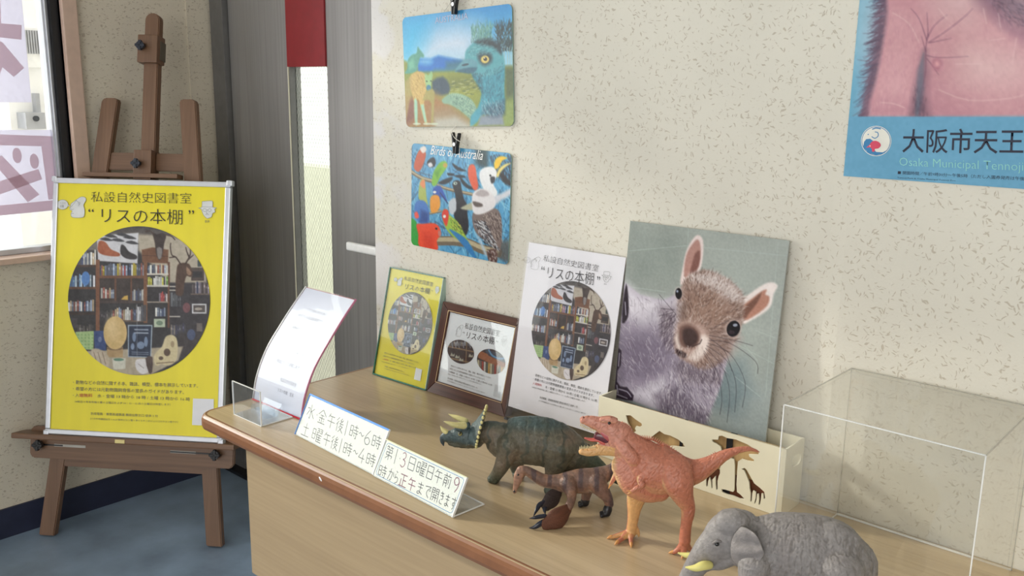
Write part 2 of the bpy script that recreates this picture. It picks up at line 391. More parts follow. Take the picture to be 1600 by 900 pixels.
        me.loops.add(F.size); me.loops.foreach_set('vertex_index', F.ravel()); me.polygons.add(len(F))
        me.polygons.foreach_set('loop_start', np.arange(0, F.size, 4, dtype=np.int32))
        me.update(calc_edges=True); me.validate()
        at = me.color_attributes.new('paint', 'FLOAT_COLOR', 'POINT'); at.data.foreach_set('color', C.ravel().astype(np.float32))
        return link(name, me, m, parent)
M_print = paintmat('semi_gloss_print', .38)
M_gprint = paintmat('glossy_laminated_print', .25, bump=.10, bscale=9, spec=.35)
M_mprint = paintmat('matt_poster_print', .55)

def text_mesh(s, res=2, off=0., spacing=1., line=1.):
    c = bpy.data.curves.new('lettering', 'FONT'); c.body = s; c.resolution_u = res; c.offset = off; c.space_character = spacing; c.space_line = line
    o = bpy.data.objects.new('lettering', c); COL.objects.link(o)
    bpy.context.view_layer.update()
    me = bpy.data.meshes.new_from_object(o.evaluated_get(bpy.context.evaluated_depsgraph_get()))
    bpy.data.objects.remove(o); bpy.data.curves.remove(c)
    return me
def text_fit(name, s, parent, M, bl, br, tl, m, y=-.0006, res=2, off=0., cv=lambda x, y: (x, y), italic=0., spacing=1.):
    """letters whose bounding box maps onto the parallelogram bl, br, tl (photo points on the frame's plane)"""
    me = text_mesh(s, res, off, spacing); n = len(me.vertices)
    co = np.zeros(n*3); me.vertices.foreach_get('co', co); co = co.reshape(-1, 3)
    lo = co.min(0); hi = co.max(0)
    A = Art(M, 0, 1, 0, 1, 2, (0, 0, 0), cv); q = A.local([bl, br, tl])
    u = (co[:, 0]-lo[0])/(hi[0]-lo[0]); v = (co[:, 1]-lo[1])/(hi[1]-lo[1])
    P = q[0][None]+u[:, None]*(q[1]-q[0])[None]+v[:, None]*(q[2]-q[0])[None]
    if italic: P[:, 0] += v*italic
    V = np.stack([P[:, 0], np.full(n, y), P[:, 1]], 1)
    me.vertices.foreach_set('co', V.ravel()); me.update(); me.materials.clear()
    me.name = name
    return link(name, me, m, parent)
def flat(name, parent, M, pts, m, y=-.0004, cv=lambda x, y: (x, y), th=0., smooth=0):
    A = Art(M, 0, 1, 0, 1, 2, (0, 0, 0), cv); q = A.local(pts)
    if smooth: q = catmull(q, smooth, True)
    bm = bmesh.new(); vs = [bm.verts.new((a, y, b)) for a, b in q]; f = bm.faces.new(vs); bm.normal_update()
    if f.normal.y > 0: f.normal_flip()
    bmesh.ops.triangulate(bm, faces=bm.faces[:])
    return obj(name, bm, m, parent)
def strokes(name, parent, M, lines, wd, m, y=-.0006, cv=lambda x, y: (x, y)):
    """thin drawn lines (each a list of photo points), joined into one flat mesh; wd in metres"""
    A = Art(M, 0, 1, 0, 1, 2, (0, 0, 0), cv); bm = bmesh.new()
    for ln in lines:
        q = A.local(ln)
        if len(q) > 2: q = catmull(q, 4)
        t = np.gradient(q, axis=0); t /= np.linalg.norm(t, axis=1)[:, None]+1e-12; n = np.stack([-t[:, 1], t[:, 0]], 1)*wd/2
        a = [bm.verts.new((p[0], y, p[1])) for p in q+n]; b = [bm.verts.new((p[0], y, p[1])) for p in q-n]
        for i in range(len(q)-1): bm.faces.new((a[i], b[i], b[i+1], a[i+1]))
    return obj(name, bm, m, parent)
# ================================================================ THE ROOM
ST = 'structure'
def boxes(name, L, m, parent=None, bev=0):
    bm = bmesh.new()
    for b in L: box(bm, *b, bev=bev)
    return obj(name, bm, m, parent)
YW = 1.462
WX, EY = -3.02, 1.75   # window wall, end wall with the door
tag(boxes('floor', [(-3.3, 3.2, -4.5, 2.0, -.1, 0)], M_floor), kind=ST)
tag(boxes('ceiling', [(-3.3, 3.2, -4.5, 2.0, 2.55, 2.65)], M_ceil), kind=ST)
tag(boxes('wall_back', [(-1.785, 3.2, YW, EY+.1, 0, 2.55)], M_wall), kind=ST)
# the right-hand stretch of the back wall stands slightly forward behind a chamfer
bm = bmesh.new()
A = [(-.601, YW+.01), (-.601, YW-.001), (-.572, 1.4555), (3.2, 1.4555), (3.2, YW+.01)]
lo = [bm.verts.new((x, y, 0)) for x, y in A]; hi = [bm.verts.new((x, y, 2.55)) for x, y in A]
for i in range(5): bm.faces.new((lo[i], lo[(i+1) % 5], hi[(i+1) % 5], hi[i]))
bm.faces.new(lo[::-1]); bm.faces.new(hi); bmesh.ops.recalc_face_normals(bm, faces=bm.faces[:])
tag(obj('trim_1', bm, M_wall), kind=ST)
tag(boxes('wall_right', [(3.1, 3.2, -4.5, 1.46, 0, 2.55)], M_wall), kind=ST)
WZ0, WZ1, WY0, WY1 = .93, 2.2, -1.2, 1.229
tag(boxes('wall_left', [(WX-.16, WX, -4.5, EY+.25, 0, WZ0-.02), (WX-.16, WX, -4.5, EY+.25, WZ1, 2.55),
                        (WX-.16, WX, -4.5, WY0, WZ0-.02, WZ1), (WX-.16, WX, WY1, EY+.25, WZ0-.02, WZ1)], M_wallL), kind=ST)
tag(boxes('trim_2', [(WX-.01, WX+.006, 1.652, EY, .1, 2.55)], M_wallL), kind=ST)
tag(boxes('wall_end', [(WX, -1.785, EY, EY+.1, 2.15, 2.55)], M_wall), kind=ST)
tag(boxes('baseboard_left', [(WX, WX+.009, -4.5, EY, 0, .1)], M_base, bev=.002), kind=ST)
tag(boxes('baseboard_back', [(-1.785, 3.1, YW-.024, YW-.013, 0, .1)], M_base, bev=.002), kind=ST)

# window
M_case_wood = mat('pinkish_beige_painted_wood', (206, 178, 160), .35, noise=.03)
wr = tag(empty('window_1', (0, 0, 0)), kind=ST)
boxes('casing', [(WX-.15, WX+.022, WY1, WY1+.045, WZ0-.05, WZ1+.05)], M_case_wood, wr, bev=.003)
boxes('casing', [(WX-.15, WX+.022, WY0-.045, WY0, WZ0-.05, WZ1+.05)], M_case_wood, wr, bev=.003)
boxes('head', [(WX-.15, WX+.022, WY0, WY1, WZ1, WZ1+.05)], M_case_wood, wr, bev=.003)
boxes('sill', [(WX-.15, WX+.035, WY0-.05, WY1+.05, WZ0-.033, WZ0-.014)], M_case_wood, wr, bev=.003)
boxes('outer_frame', [(WX-.09, WX-.012, 1.205, 1.229, WZ0, WZ1)], M_black, wr)
boxes('outer_frame', [(WX-.09, WX-.012, WY0, WY0+.02, WZ0, WZ1)], M_black, wr)
boxes('sash_stile', [(WX-.075, WX-.03, 1.186, 1.205, WZ0, WZ1), (WX-.062, WX-.022, 1.192, 1.197, WZ0, WZ1)], M_alum, wr, bev=.002)
boxes('sash_rail', [(WX-.075, WX-.03, WY0+.02, 1.186, WZ0-.014, WZ0+.004)], M_alum, wr, bev=.002)
boxes('sash_rail', [(WX-.075, WX-.03, WY0+.02, 1.186, WZ1-.03, WZ1)], M_alum, wr, bev=.002)
boxes('glass_pane', [(WX-.056, WX-.051, WY0+.02, 1.188, WZ0, WZ1-.03)], M_glass, wr)

# translucent paper signs taped inside the window, seen from behind
def paper_mat():
    m = bpy.data.materials.new('backlit_thin_paper'); m.use_nodes = True; N = m.node_tree.nodes; K = m.node_tree.links
    N.remove(N['Principled BSDF']); d = N.new('ShaderNodeBsdfDiffuse'); d.inputs[0].default_value = L4((228, 226, 238))
    t = N.new('ShaderNodeBsdfTranslucent'); t.inputs[0].default_value = L4((228, 227, 236))
    nz = N.new('ShaderNodeTexNoise'); nz.inputs['Scale'].default_value = 90; nz.inputs['Detail'].default_value = 2
    tc = N.new('ShaderNodeTexCoord'); K.new(tc.outputs['Object'], nz.inputs['Vector'])
    mr = N.new('ShaderNodeMapRange'); mr.inputs['To Min'].default_value = .6; mr.inputs['To Max'].default_value = .8; K.new(nz.outputs['Fac'], mr.inputs['Value'])
    mx = N.new('ShaderNodeMixShader'); K.new(mr.outputs[0], mx.inputs[0]); K.new(d.outputs[0], mx.inputs[1]); K.new(t.outputs[0], mx.inputs[2])
    K.new(mx.outputs[0], N['Material Output'].inputs[0]); return m
M_paper = paper_mat()
def letter_mat():
    m = bpy.data.materials.new('pinkish_grey_letter_paper'); m.use_nodes = True; N = m.node_tree.nodes; K = m.node_tree.links
    b = N['Principled BSDF']; b.inputs['Base Color'].default_value = L4((186, 172, 176)); b.inputs['Roughness'].default_value = .7
    t = N.new('ShaderNodeBsdfTranslucent'); t.inputs[0].default_value = L4((240, 228, 230)); mx = N.new('ShaderNodeMixShader'); mx.inputs[0].default_value = .85
    K.new(b.outputs[0], mx.inputs[1]); K.new(t.outputs[0], mx.inputs[2]); K.new(mx.outputs[0], N['Material Output'].inputs[0]); return m
M_letter = letter_mat()
def wpt(p): q = hit(p[0], p[1], 0, WX-.045); return q[1], q[2]
def wpoly(name, pts, m, x, par, th=.0006, raw=False):
    bm = bmesh.new(); q = pts if raw else [wpt(p) for p in pts]
    a = [bm.verts.new((x, y, z)) for y, z in q]; b = [bm.verts.new((x-th, y, z)) for y, z in q]; n = len(q)
    bm.faces.new(a); bm.faces.new(b[::-1])
    for i in range(n): bm.faces.new((a[i], b[i], b[(i+1) % n], a[(i+1) % n]))
    bmesh.ops.recalc_face_normals(bm, faces=bm.faces[:]); bmesh.ops.triangulate(bm, faces=bm.faces[:])
    return obj(name, bm, m, par)
y1, z1 = wpt((50, 160)); yt, _ = wpt((34, 0))
ps = tag(empty('window_sign'), 'backlit white paper sign in the upper part of the window with large grey letter strokes', 'sign')
wpoly('paper', [(y1-.42, z1), (y1, z1), (yt+.002, 2.02), (y1-.42, 2.02)], M_paper, WX-.048, ps, raw=True)
for q in ([(-40, 33), (34, 39), (34, 62), (-40, 54)], [(-8, 60), (4, 66), (38, 106), (22, 120), (4, 105), (-2, 122), (-30, 118)],
          [(-30, -20), (0, -16), (2, 36), (-26, 34)]): wpoly('letter_stroke', q, M_letter, WX-.0465, ps)
ps = tag(empty('window_sign'), 'framed white paper sign low in the window with a grey cross-shaped letter and two dots', 'sign')
y0, z0 = wpt((97, 326)); y2, z2 = wpt((90, 203))
wpoly('paper', [(y0-.42, z0-.01), (y0+.002, z0-.004), (y2, z2), (y2-.42, z2+.008)], M_paper, WX-.048, ps, raw=True)
wpoly('border_strip', [(-90, 207), (84, 213), (84, 229), (-90, 225)], M_letter, WX-.0465, ps)
wpoly('border_strip', [(65, 229), (84, 229), (93, 310), (76, 312)], M_letter, WX-.0465, ps)
wpoly('border_strip', [(-90, 330), (93, 312), (96, 327), (-90, 346)], M_letter, WX-.0465, ps)
for c in ((27, 243), (54, 252)):
    cy_, cz_ = wpt(c); wpoly('letter_dot', [(cy_+.0135*math.cos(t), cz_+.024*math.sin(t)) for t in np.linspace(0, 2*np.pi, 25)[:-1]], M_letter, WX-.0465, ps, raw=True)
wpoly('letter_stroke', [(-14, 250), (3, 243), (62, 304), (44, 316)], M_letter, WX-.0465, ps)
wpoly('letter_stroke', [(-40, 296), (60, 264), (66, 280), (-40, 318)], M_letter, WX-.0455, ps)

tag(boxes('neighbour_wall', [(-4.5, -4.3, 1.50, 1.86, -.1, 2.7)], mat('sunlit_white_wall', (246, 246, 246), .8, noise=.01)), kind=ST)
# outside the window: a pale wall-mounted grille and a post, over-bright in the daylight
M_out = mat('sunlit_white_render', (238, 238, 238), .8)
M_outg = mat('pale_grey_metal', (170, 172, 178), .5)
g = tag(empty('vent_grille'), 'pale louvred box outside the window, right of the upper paper sign', 'vent')
def opt(p, x=-4.2): q = hit(p[0], p[1], 0, x); return q[1], q[2]
ya, za = opt((43, 105)); yb, zb = opt((73, 45))
boxes('case', [(-4.3, -4.21, ya, yb, za, zb)], M_out, g)
for i in range(9):
    yy = ya+(yb-ya)*(i+.5)/9; boxes('slat', [(-4.21, -4.2, yy-.003, yy+.003, za+(zb-za)*.35, zb-.01)], M_outg, g)
g = tag(empty('meter_box'), 'pale grey panel with a round bolt outside the window, above the framed paper sign', 'box')
ya, za = opt((42, 202)); yb, zb = opt((70, 176))
boxes('panel', [(-4.3, -4.2, ya, yb, za, zb)], M_outg, g)
bm = bmesh.new(); cyl(bm, (-4.2, (ya+yb)/2, (za+zb)/2+.01), (-4.19, (ya+yb)/2, (za+zb)/2+.01), .012); obj('bolt', bm, M_navy, g)
ya, za = opt((66, 176)); yb, zb = opt((70, 146))
boxes('pipe', [(-4.3, -4.26, ya, yb, za, zb)], M_outg, g)

# door in the end wall
dr = tag(empty('door_1'), kind=ST)
boxes('jamb', [(WX+.022, -2.917, EY-.02, EY+.1, 0, 2.15)], M_doord, dr, bev=.002)
boxes('fixed_panel', [(-2.912, -2.566, EY, EY+.05, 0, 2.15)], M_door, dr, bev=.002)
boxes('stile', [(-2.362, -1.70, EY+.004, EY+.044, 0, 2.15)], M_door, dr, bev=.002)
boxes('bottom_rail', [(-2.566, -2.362, EY+.004, EY+.044, 0, .3)], M_door, dr)
boxes('glazing_bead', [(-2.566, -2.553, EY-.002, EY+.04, .3, 1.512)], M_doord, dr)
boxes('glazing_bead', [(-2.560, -2.557, EY-.006, EY, .3, 1.512)], M_cream, dr)
boxes('red_panel', [(-2.566, -2.362, EY-.002, EY+.03, 1.512, 2.15)], mat('dark_red_vinyl_panel', (140, 34, 40), .35), dr)
boxes('threshold', [(WX+.01, -1.785, EY-.06, EY+.1, 0, .012)], M_black, dr)
def wired():
    m = bpy.data.materials.new('patterned_wired_glass'); m.use_nodes = True; N = m.node_tree.nodes; K = m.node_tree.links
    N.remove(N['Principled BSDF']); d = N.new('ShaderNodeBsdfTranslucent'); d.inputs[0].default_value = L4((240, 243, 236))
    t = N.new('ShaderNodeBsdfRefraction'); t.inputs['Roughness'].default_value = .25; t.inputs['IOR'].default_value = 1.0; t.inputs[0].default_value = L4((252, 255, 251))
    g = N.new('ShaderNodeBsdfGlossy'); g.inputs['Roughness'].default_value = .2
    tc = N.new('ShaderNodeTexCoord'); nz = N.new('ShaderNodeTexNoise'); nz.inputs['Scale'].default_value = 120; K.new(tc.outputs['Object'], nz.inputs['Vector'])
    bp = N.new('ShaderNodeBump'); bp.inputs['Strength'].default_value = .4; bp.inputs['Distance'].default_value = .002; K.new(nz.outputs['Fac'], bp.inputs['Height'])
    K.new(bp.outputs[0], g.inputs['Normal']); K.new(bp.outputs[0], t.inputs['Normal'])
    m1 = N.new('ShaderNodeMixShader'); m1.inputs[0].default_value = .94; K.new(d.outputs[0], m1.inputs[1]); K.new(t.outputs[0], m1.inputs[2])
    m2 = N.new('ShaderNodeMixShader'); m2.inputs[0].default_value = .03; K.new(m1.outputs[0], m2.inputs[1]); K.new(g.outputs[0], m2.inputs[2])
    K.new(m2.outputs[0], N['Material Output'].inputs[0]); return m
pane = boxes('glass_pane', [(-2.553, -2.362, EY+.018, EY+.022, .3, 1.512)], wired(), dr)
bm = bmesh.new(); x0, x1, za, zb = -2.553, -2.362, .3, 1.512; st = .024
def clipline(x, z, dx, dz):
    t0, t1 = -9., 9.
    for (p, d, lo, hi) in ((x, dx, x0, x1), (z, dz, za, zb)):
        a, b = (lo-p)/d, (hi-p)/d; t0 = max(t0, min(a, b)); t1 = min(t1, max(a, b))
    return t0, t1
for sgn in (1, -1):
    for k in range(-60, 120):
        X, Z, dx, dz = x0, za+k*st, .5*sgn, .866
        t0, t1 = clipline(X+1e-6, Z, dx, dz)
        if t1-t0 > .01:
            p = Vector((X+dx*t0, EY+.017, Z+dz*t0)); q = Vector((X+dx*t1, EY+.017, Z+dz*t1)); n = Vector((dz, 0, -dx))*.0005
            bm.faces.new([bm.verts.new(v) for v in (p+n, q+n, q-n, p-n)])
tag(obj('wire_mesh', bm, mat('dull_wire', (185, 188, 178), .5), dr), kind='stuff')
hd = empty('door_handle'); hd.parent = dr
M_sat = mat('satin_silver_handle', (240, 240, 238), .3, metal=.0)
bm = bmesh.new(); box(bm, -2.200, -2.03, EY-.066, EY-.050, .961, .988, bev=.0075, seg=3); obj('lever', bm, M_sat, hd, True)
bm = bmesh.new(); cyl(bm, (-2.045, EY-.052, .975), (-2.045, EY+.006, .967), .011); cyl(bm, (-2.045, EY-.008, .967), (-2.045, EY+.005, .967), .026, seg=24); obj('rose', bm, M_sat, hd, True)
# outside the door: low rendered wall
tag(boxes('yard_wall', [(-5.5, .5, 3.3, 3.45, 0, .98)], mat('beige_render', (214, 216, 200), .85, bump=.3, bscale=60)), 'low beige rendered wall outside, dimly seen through the wired glass of the door', 'wall')
tag(boxes('yard_ground', [(-6, 1.5, 1.9, 5, -.12, -.02)], mat('concrete_paving', (170, 168, 158), .9)), kind=ST)

# ================================================================ THE DESK
dk = tag(empty('desk', (-1.0, 1.2, 0)), 'long beech-laminate desk with brown rounded edging against the cream wall, animal models on top', 'desk')
DX0, DX1, DY0, DY1, DZ = -1.775, .9, .938, 1.4548, .74
def rrect(x0, x1, y0, y1, r, n=8, corners=(1, 1, 1, 1)):
    P = []
    for (cx, cy, a0, on) in ((x0+r, y0+r, 180, corners[0]), (x1-r, y0+r, 270, corners[1]), (x1-r, y1-r, 0, corners[2]), (x0+r, y1-r, 90, corners[3])):
        if not on: P.append((x0 if a0 in (180, 90) else x1, y0 if a0 in (180, 270) else y1)); continue
        for k in range(n+1):
            a = math.radians(a0+90*k/n); P.append((cx+r*math.cos(a), cy+r*math.sin(a)))
    return P
def prof(P, Z, name, m, parent, inset=None, off=(0, 0)):
    """stack outlines P (one per entry of inset) at heights Z into a closed solid"""
    bm = bmesh.new(); R = []
    for ins, z in zip(inset, Z):
        Q = P(ins); R.append([bm.verts.new((x-off[0], y-off[1], z)) for x, y in Q])
    for a, b in zip(R[:-1], R[1:]):
        n = len(a)
        for i in range(n): bm.faces.new((a[i], a[(i+1) % n], b[(i+1) % n], b[i]))
    bm.faces.new(R[0][::-1]); bm.faces.new(R[-1]); bmesh.ops.recalc_face_normals(bm, faces=bm.faces[:])
    return obj(name, bm, m, parent)
prof(lambda i: rrect(DX0+.004+i, DX1-i, DY0+.004+i, DY1-i, .034, corners=(1, 1, 0, 0)), [DZ-.026, DZ-.0005, DZ], 'desktop', M_desk, dk, [0, 0, .0006], off=(-1.0, 1.2))
# wrapped edging: front and left
E_ = [(-.004, DZ-.031), (-.001, DZ-.0335), (.0005, DZ-.028), (.0, DZ-.018), (-.0012, DZ-.009), (.003, DZ-.0025), (.0065, DZ-.0003)]
E_ = [(.006, DZ-.0335), (.001, DZ-.031), (-.0015, DZ-.024), (-.0015, DZ-.012), (.0005, DZ-.005), (.0035, DZ-.0012), (.0075, DZ+.0004)]
bm = bmesh.new(); R = []
for ins, z in E_+[(.02, DZ-.001), (.02, DZ-.0325)]:
    Q = rrect(DX0+ins, DX1-ins, DY0+ins, DY1, max(.036-ins, .004), corners=(1, 1, 0, 0)); Q = [Q[-1]]+Q[:-1]   # back-left ... front ... back-right
    R.append([bm.verts.new((x+1.0, y-1.2, z)) for x, y in Q])
R.append(R[0])
for a, b in zip(R[:-1], R[1:]):
    for i in range(len(a)-1): bm.faces.new((a[i], a[i+1], b[i+1], b[i]))
bmesh.ops.recalc_face_normals(bm, faces=bm.faces[:]); obj('edging', bm, M_edge, dk, False)
bm = bmesh.new(); bmesh.ops.create_icosphere(bm, subdivisions=2, radius=.0045, matrix=Matrix.Translation((-.317, -.2632, DZ-.014)) @ Matrix.Rotation(.6, 4, 'Y') @ Matrix.Diagonal((1.3, .22, .6, 1))); obj('chip', bm, M_white, dk)
boxes('front_panel', [(-.608, 1.85, -.243, -.225, .41, DZ-.03)], M_panel, dk, bev=.002)
boxes('side_panel', [(-.608, -.59, -.225, .2, .41, DZ-.03)], M_panel, dk, bev=.002)
for xx in (-.56, 1.8):
    for yy in (-.20, .17):
        bm = bmesh.new(); cyl(bm, (xx, yy, .0), (xx, yy, .43), .022, seg=20); obj('leg', bm, M_edge, dk, True)
bm = bmesh.new(); cyl(bm, (-.555, -.262, .375), (-.555, -.2, .375), .024, seg=20); obj('leg_bracket', bm, M_edge, dk, True)

# ================================================================ THE EASEL
EM = (-2.6805, 1.1785, 0.); Eyaw = math.atan2(.5905, .8070)
es = tag(empty('easel', EM, Eyaw, math.radians(12)), 'dark brown wooden easel standing on the blue-grey floor by the window wall', 'easel')
def slab(name, pts, y0, y1, m, parent, bev=.003):
    bm = bmesh.new(); prism(bm, pts, y0, y1)
    if bev: bmesh.ops.bevel(bm, geom=[e for e in bm.edges], offset=bev, segments=2, affect='EDGES')
    return obj(name, bm, m, parent)
slab('leg', [(-.329, .006), (-.276, .006), (-.108, 1.43), (-.116, 1.437), (-.152, 1.437), (-.163, 1.428)], 0, .026, M_easel, es)
slab('leg', [(.240, .006), (.293, .006), (.155, 1.428), (.146, 1.437), (.108, 1.437), (.1, 1.43)], 0, .026, M_easel, es)
slab('mast', [(-.022, .3), (.026, .3), (.026, 1.69)]+[(.002+.024*math.cos(a), 1.69+.022*math.sin(a)) for a in np.linspace(.3, math.pi-.3, 7)]+[(-.022, 1.69)], -.004, .026, M_easel, es)
slab('crossbar', [(-.17, 1.205), (.14, 1.205), (.135, 1.262), (-.165, 1.262)], .008, .024, M_easelx, es)
slab('lower_rail', [(-.29, .235), (.262, .235), (.258, .3), (-.285, .3)], .002, .022, M_easelx, es)
def knob(x, z, y, par, r=.013):
    k = empty('knob'); k.parent = par; k.location = (x, y, z)
    bm = bmesh.new(); cyl(bm, (0, .018, 0), (0, -.004, 0), .005, seg=12); cyl(bm, (0, -.002, 0), (0, -.018, 0), r*.8, r, seg=18); box(bm, -r*1.15, r*1.15, -.02, -.008, -.0045, .0045, bev=.002)
    box(bm, -.0045, .0045, -.02, -.008, -r*1.15, r*1.15, bev=.002)
    bm2 = bm; o = obj('knob_body', bm2, M_navy, k, False); return k
def knobm(x, z, y, par, m, r=.013):
    bm = bmesh.new(); T = Matrix.Translation((x, y, z))
    cyl(bm, (0, .018, 0), (0, -.004, 0), .005, seg=12); cyl(bm, (0, -.002, 0), (0, -.018, 0), r*.8, r, seg=18)
    box(bm, -r*1.2, r*1.2, -.021, -.008, -.0045, .0045, bev=.002); box(bm, -.0045, .0045, -.021, -.008, -r*1.2, r*1.2, bev=.002)
    bmesh.ops.transform(bm, matrix=T, verts=bm.verts[:]); return obj('knob', bm, m, par, False)
c1 = boxes('clamp_block', [(-.034, .032, -.024, .03, 1.548, 1.637)], M_easel, es, bev=.003); knobm(-.016, 1.598, -.026, c1, M_navy)
c2 = boxes('clamp_block', [(-.034, .026, -.026, .03, 1.172, 1.268)], M_easel, es, bev=.003); knobm(-.016, 1.222, -.028, c2, M_navy)
boxes('canvas_holder', [(-.2, .118, -.034, .01, 1.178, 1.192)], M_easelx, es, bev=.002)
boxes('clamp_strip', [(-.006, .034, -.004, .031, 1.56, 1.62)], mat('greenish_brown_strip', (96, 88, 74), .5), c1)
boxes('tray', [(-.385, .352, -.075, .0, .332, .35)], M_easelx, es, bev=.004)
rb = [(-.345, .262), (.318, .262), (.33, .274), (.33, .352), (.316, .366), (-.343, .366), (-.356, .352), (-.356, .274)]
bb = slab('backboard', rb, -.02, -.002, M_easelx, es)
for sx0, sx1, kx in ((-.272, -.165, -.318), (.12, .205, .275)):
    boxes('slot', [(sx0, sx1, -.0212, -.0195, .303, .311)], mat('pale_slot', (190, 186, 178), .6), bb)
    boxes('slot_rod', [(min(sx0, kx), max(sx1, kx), -.0216, -.0202, .3045, .309)] if kx > 0 else [(kx, sx0+.03, -.0216, -.0202, .3045, .309)], M_black, bb)
    knobm(kx, .307, -.024, bb, M_black, .0145)
boxes('brass_plate', [(-.036, -.004, -.0765, -.074, .335, .347)], M_brass, es, bev=.0008)

# ---- framed yellow poster standing on the easel tray
pf = tag(empty('framed_poster', EM, Eyaw, math.radians(12)), 'large yellow library poster in a thin silver frame standing on the wooden easel', 'poster')
pf.location = Vector(EM)+(Matrix.Rotation(Eyaw, 3, 'Z') @ Matrix.Rotation(-math.radians(12), 3, 'X')) @ Vector((0, -.062, 0))
YM = Mof(pf)
PX0, PX1, PZ0, PZ1 = -.302, .272, .352, 1.160
def local_of(M, pts):
    A = Art(M, 0, 1, 0, 1, 2, (0, 0, 0)); return A.local(pts)
q = local_of(YM, [(85, 279), (361, 283), (347, 687), (70, 672)])
PX0 = (q[0][0]+q[3][0])/2; PX1 = (q[1][0]+q[2][0])/2; PZ1 = (q[0][1]+q[1][1])/2; PZ0 = .3505
fw = .017
bm = bmesh.new()
for (a, b, c, d) in ((PX0, PX1, PZ0, PZ0+fw), (PX0, PX1, PZ1-fw, PZ1), (PX0, PX0+fw, PZ0+fw, PZ1-fw), (PX1-fw, PX1, PZ0+fw, PZ1-fw)):
    r = obj('frame_rail', (lambda bb_: (box(bb_, a, b, -.004, .017, c, d, bev=.003), bb_)[1])(bmesh.new()), M_alum, pf)
bm.free()
for cx_, cz_ in ((PX0+.004, PZ1-.004), (PX1-.004, PZ1-.004), (PX0+.004, PZ0+.004), (PX1-.004, PZ0+.004)):
    boxes('corner_cap', [(cx_-.009, cx_+.009, -.0055, .018, cz_-.009, cz_+.009)], M_alum, pf, bev=.003)
M_yel = mat('yellow_poster_paper', (238, 222, 20), .35, noise=.02, nscale=6, bump=.25, bscale=7, stretch=(3, 1, .5), coat=.25)
bm = bmesh.new(); box(bm, PX0+fw-.001, PX1-fw+.001, .0015, .012, PZ0+fw-.001, PZ1-fw+.001); obj('paper', bm, M_yel, pf)
Z2 = lambda x, y: (x*.3667, 270+y*.3667)
def bookrow(A, x0, x1, yt, yb, pal, wmin=5, wmax=10, sk=0.):
    x = x0
    while x < x1-2:
        wd = wmin+(wmax-wmin)*A.seed.random(); t = yt+(yb-yt)*A.seed.random()*.28; c = np.array(pal[A.seed.integers(len(pal))])*(.75+.4*A.seed.random())
        A.poly([(x, t), (min(x+wd*.85, x1), t+sk), (min(x+wd*.85, x1), yb+sk), (x, yb)], np.clip(c, 0, 255), 1.)
        if A.seed.random() < .5: A.rect(x+wd*.15, t+(yb-t)*.3, min(x+wd*.6, x1), t+(yb-t)*.5, np.clip(c*1.6+40, 0, 255), 1., .7)
        x += wd
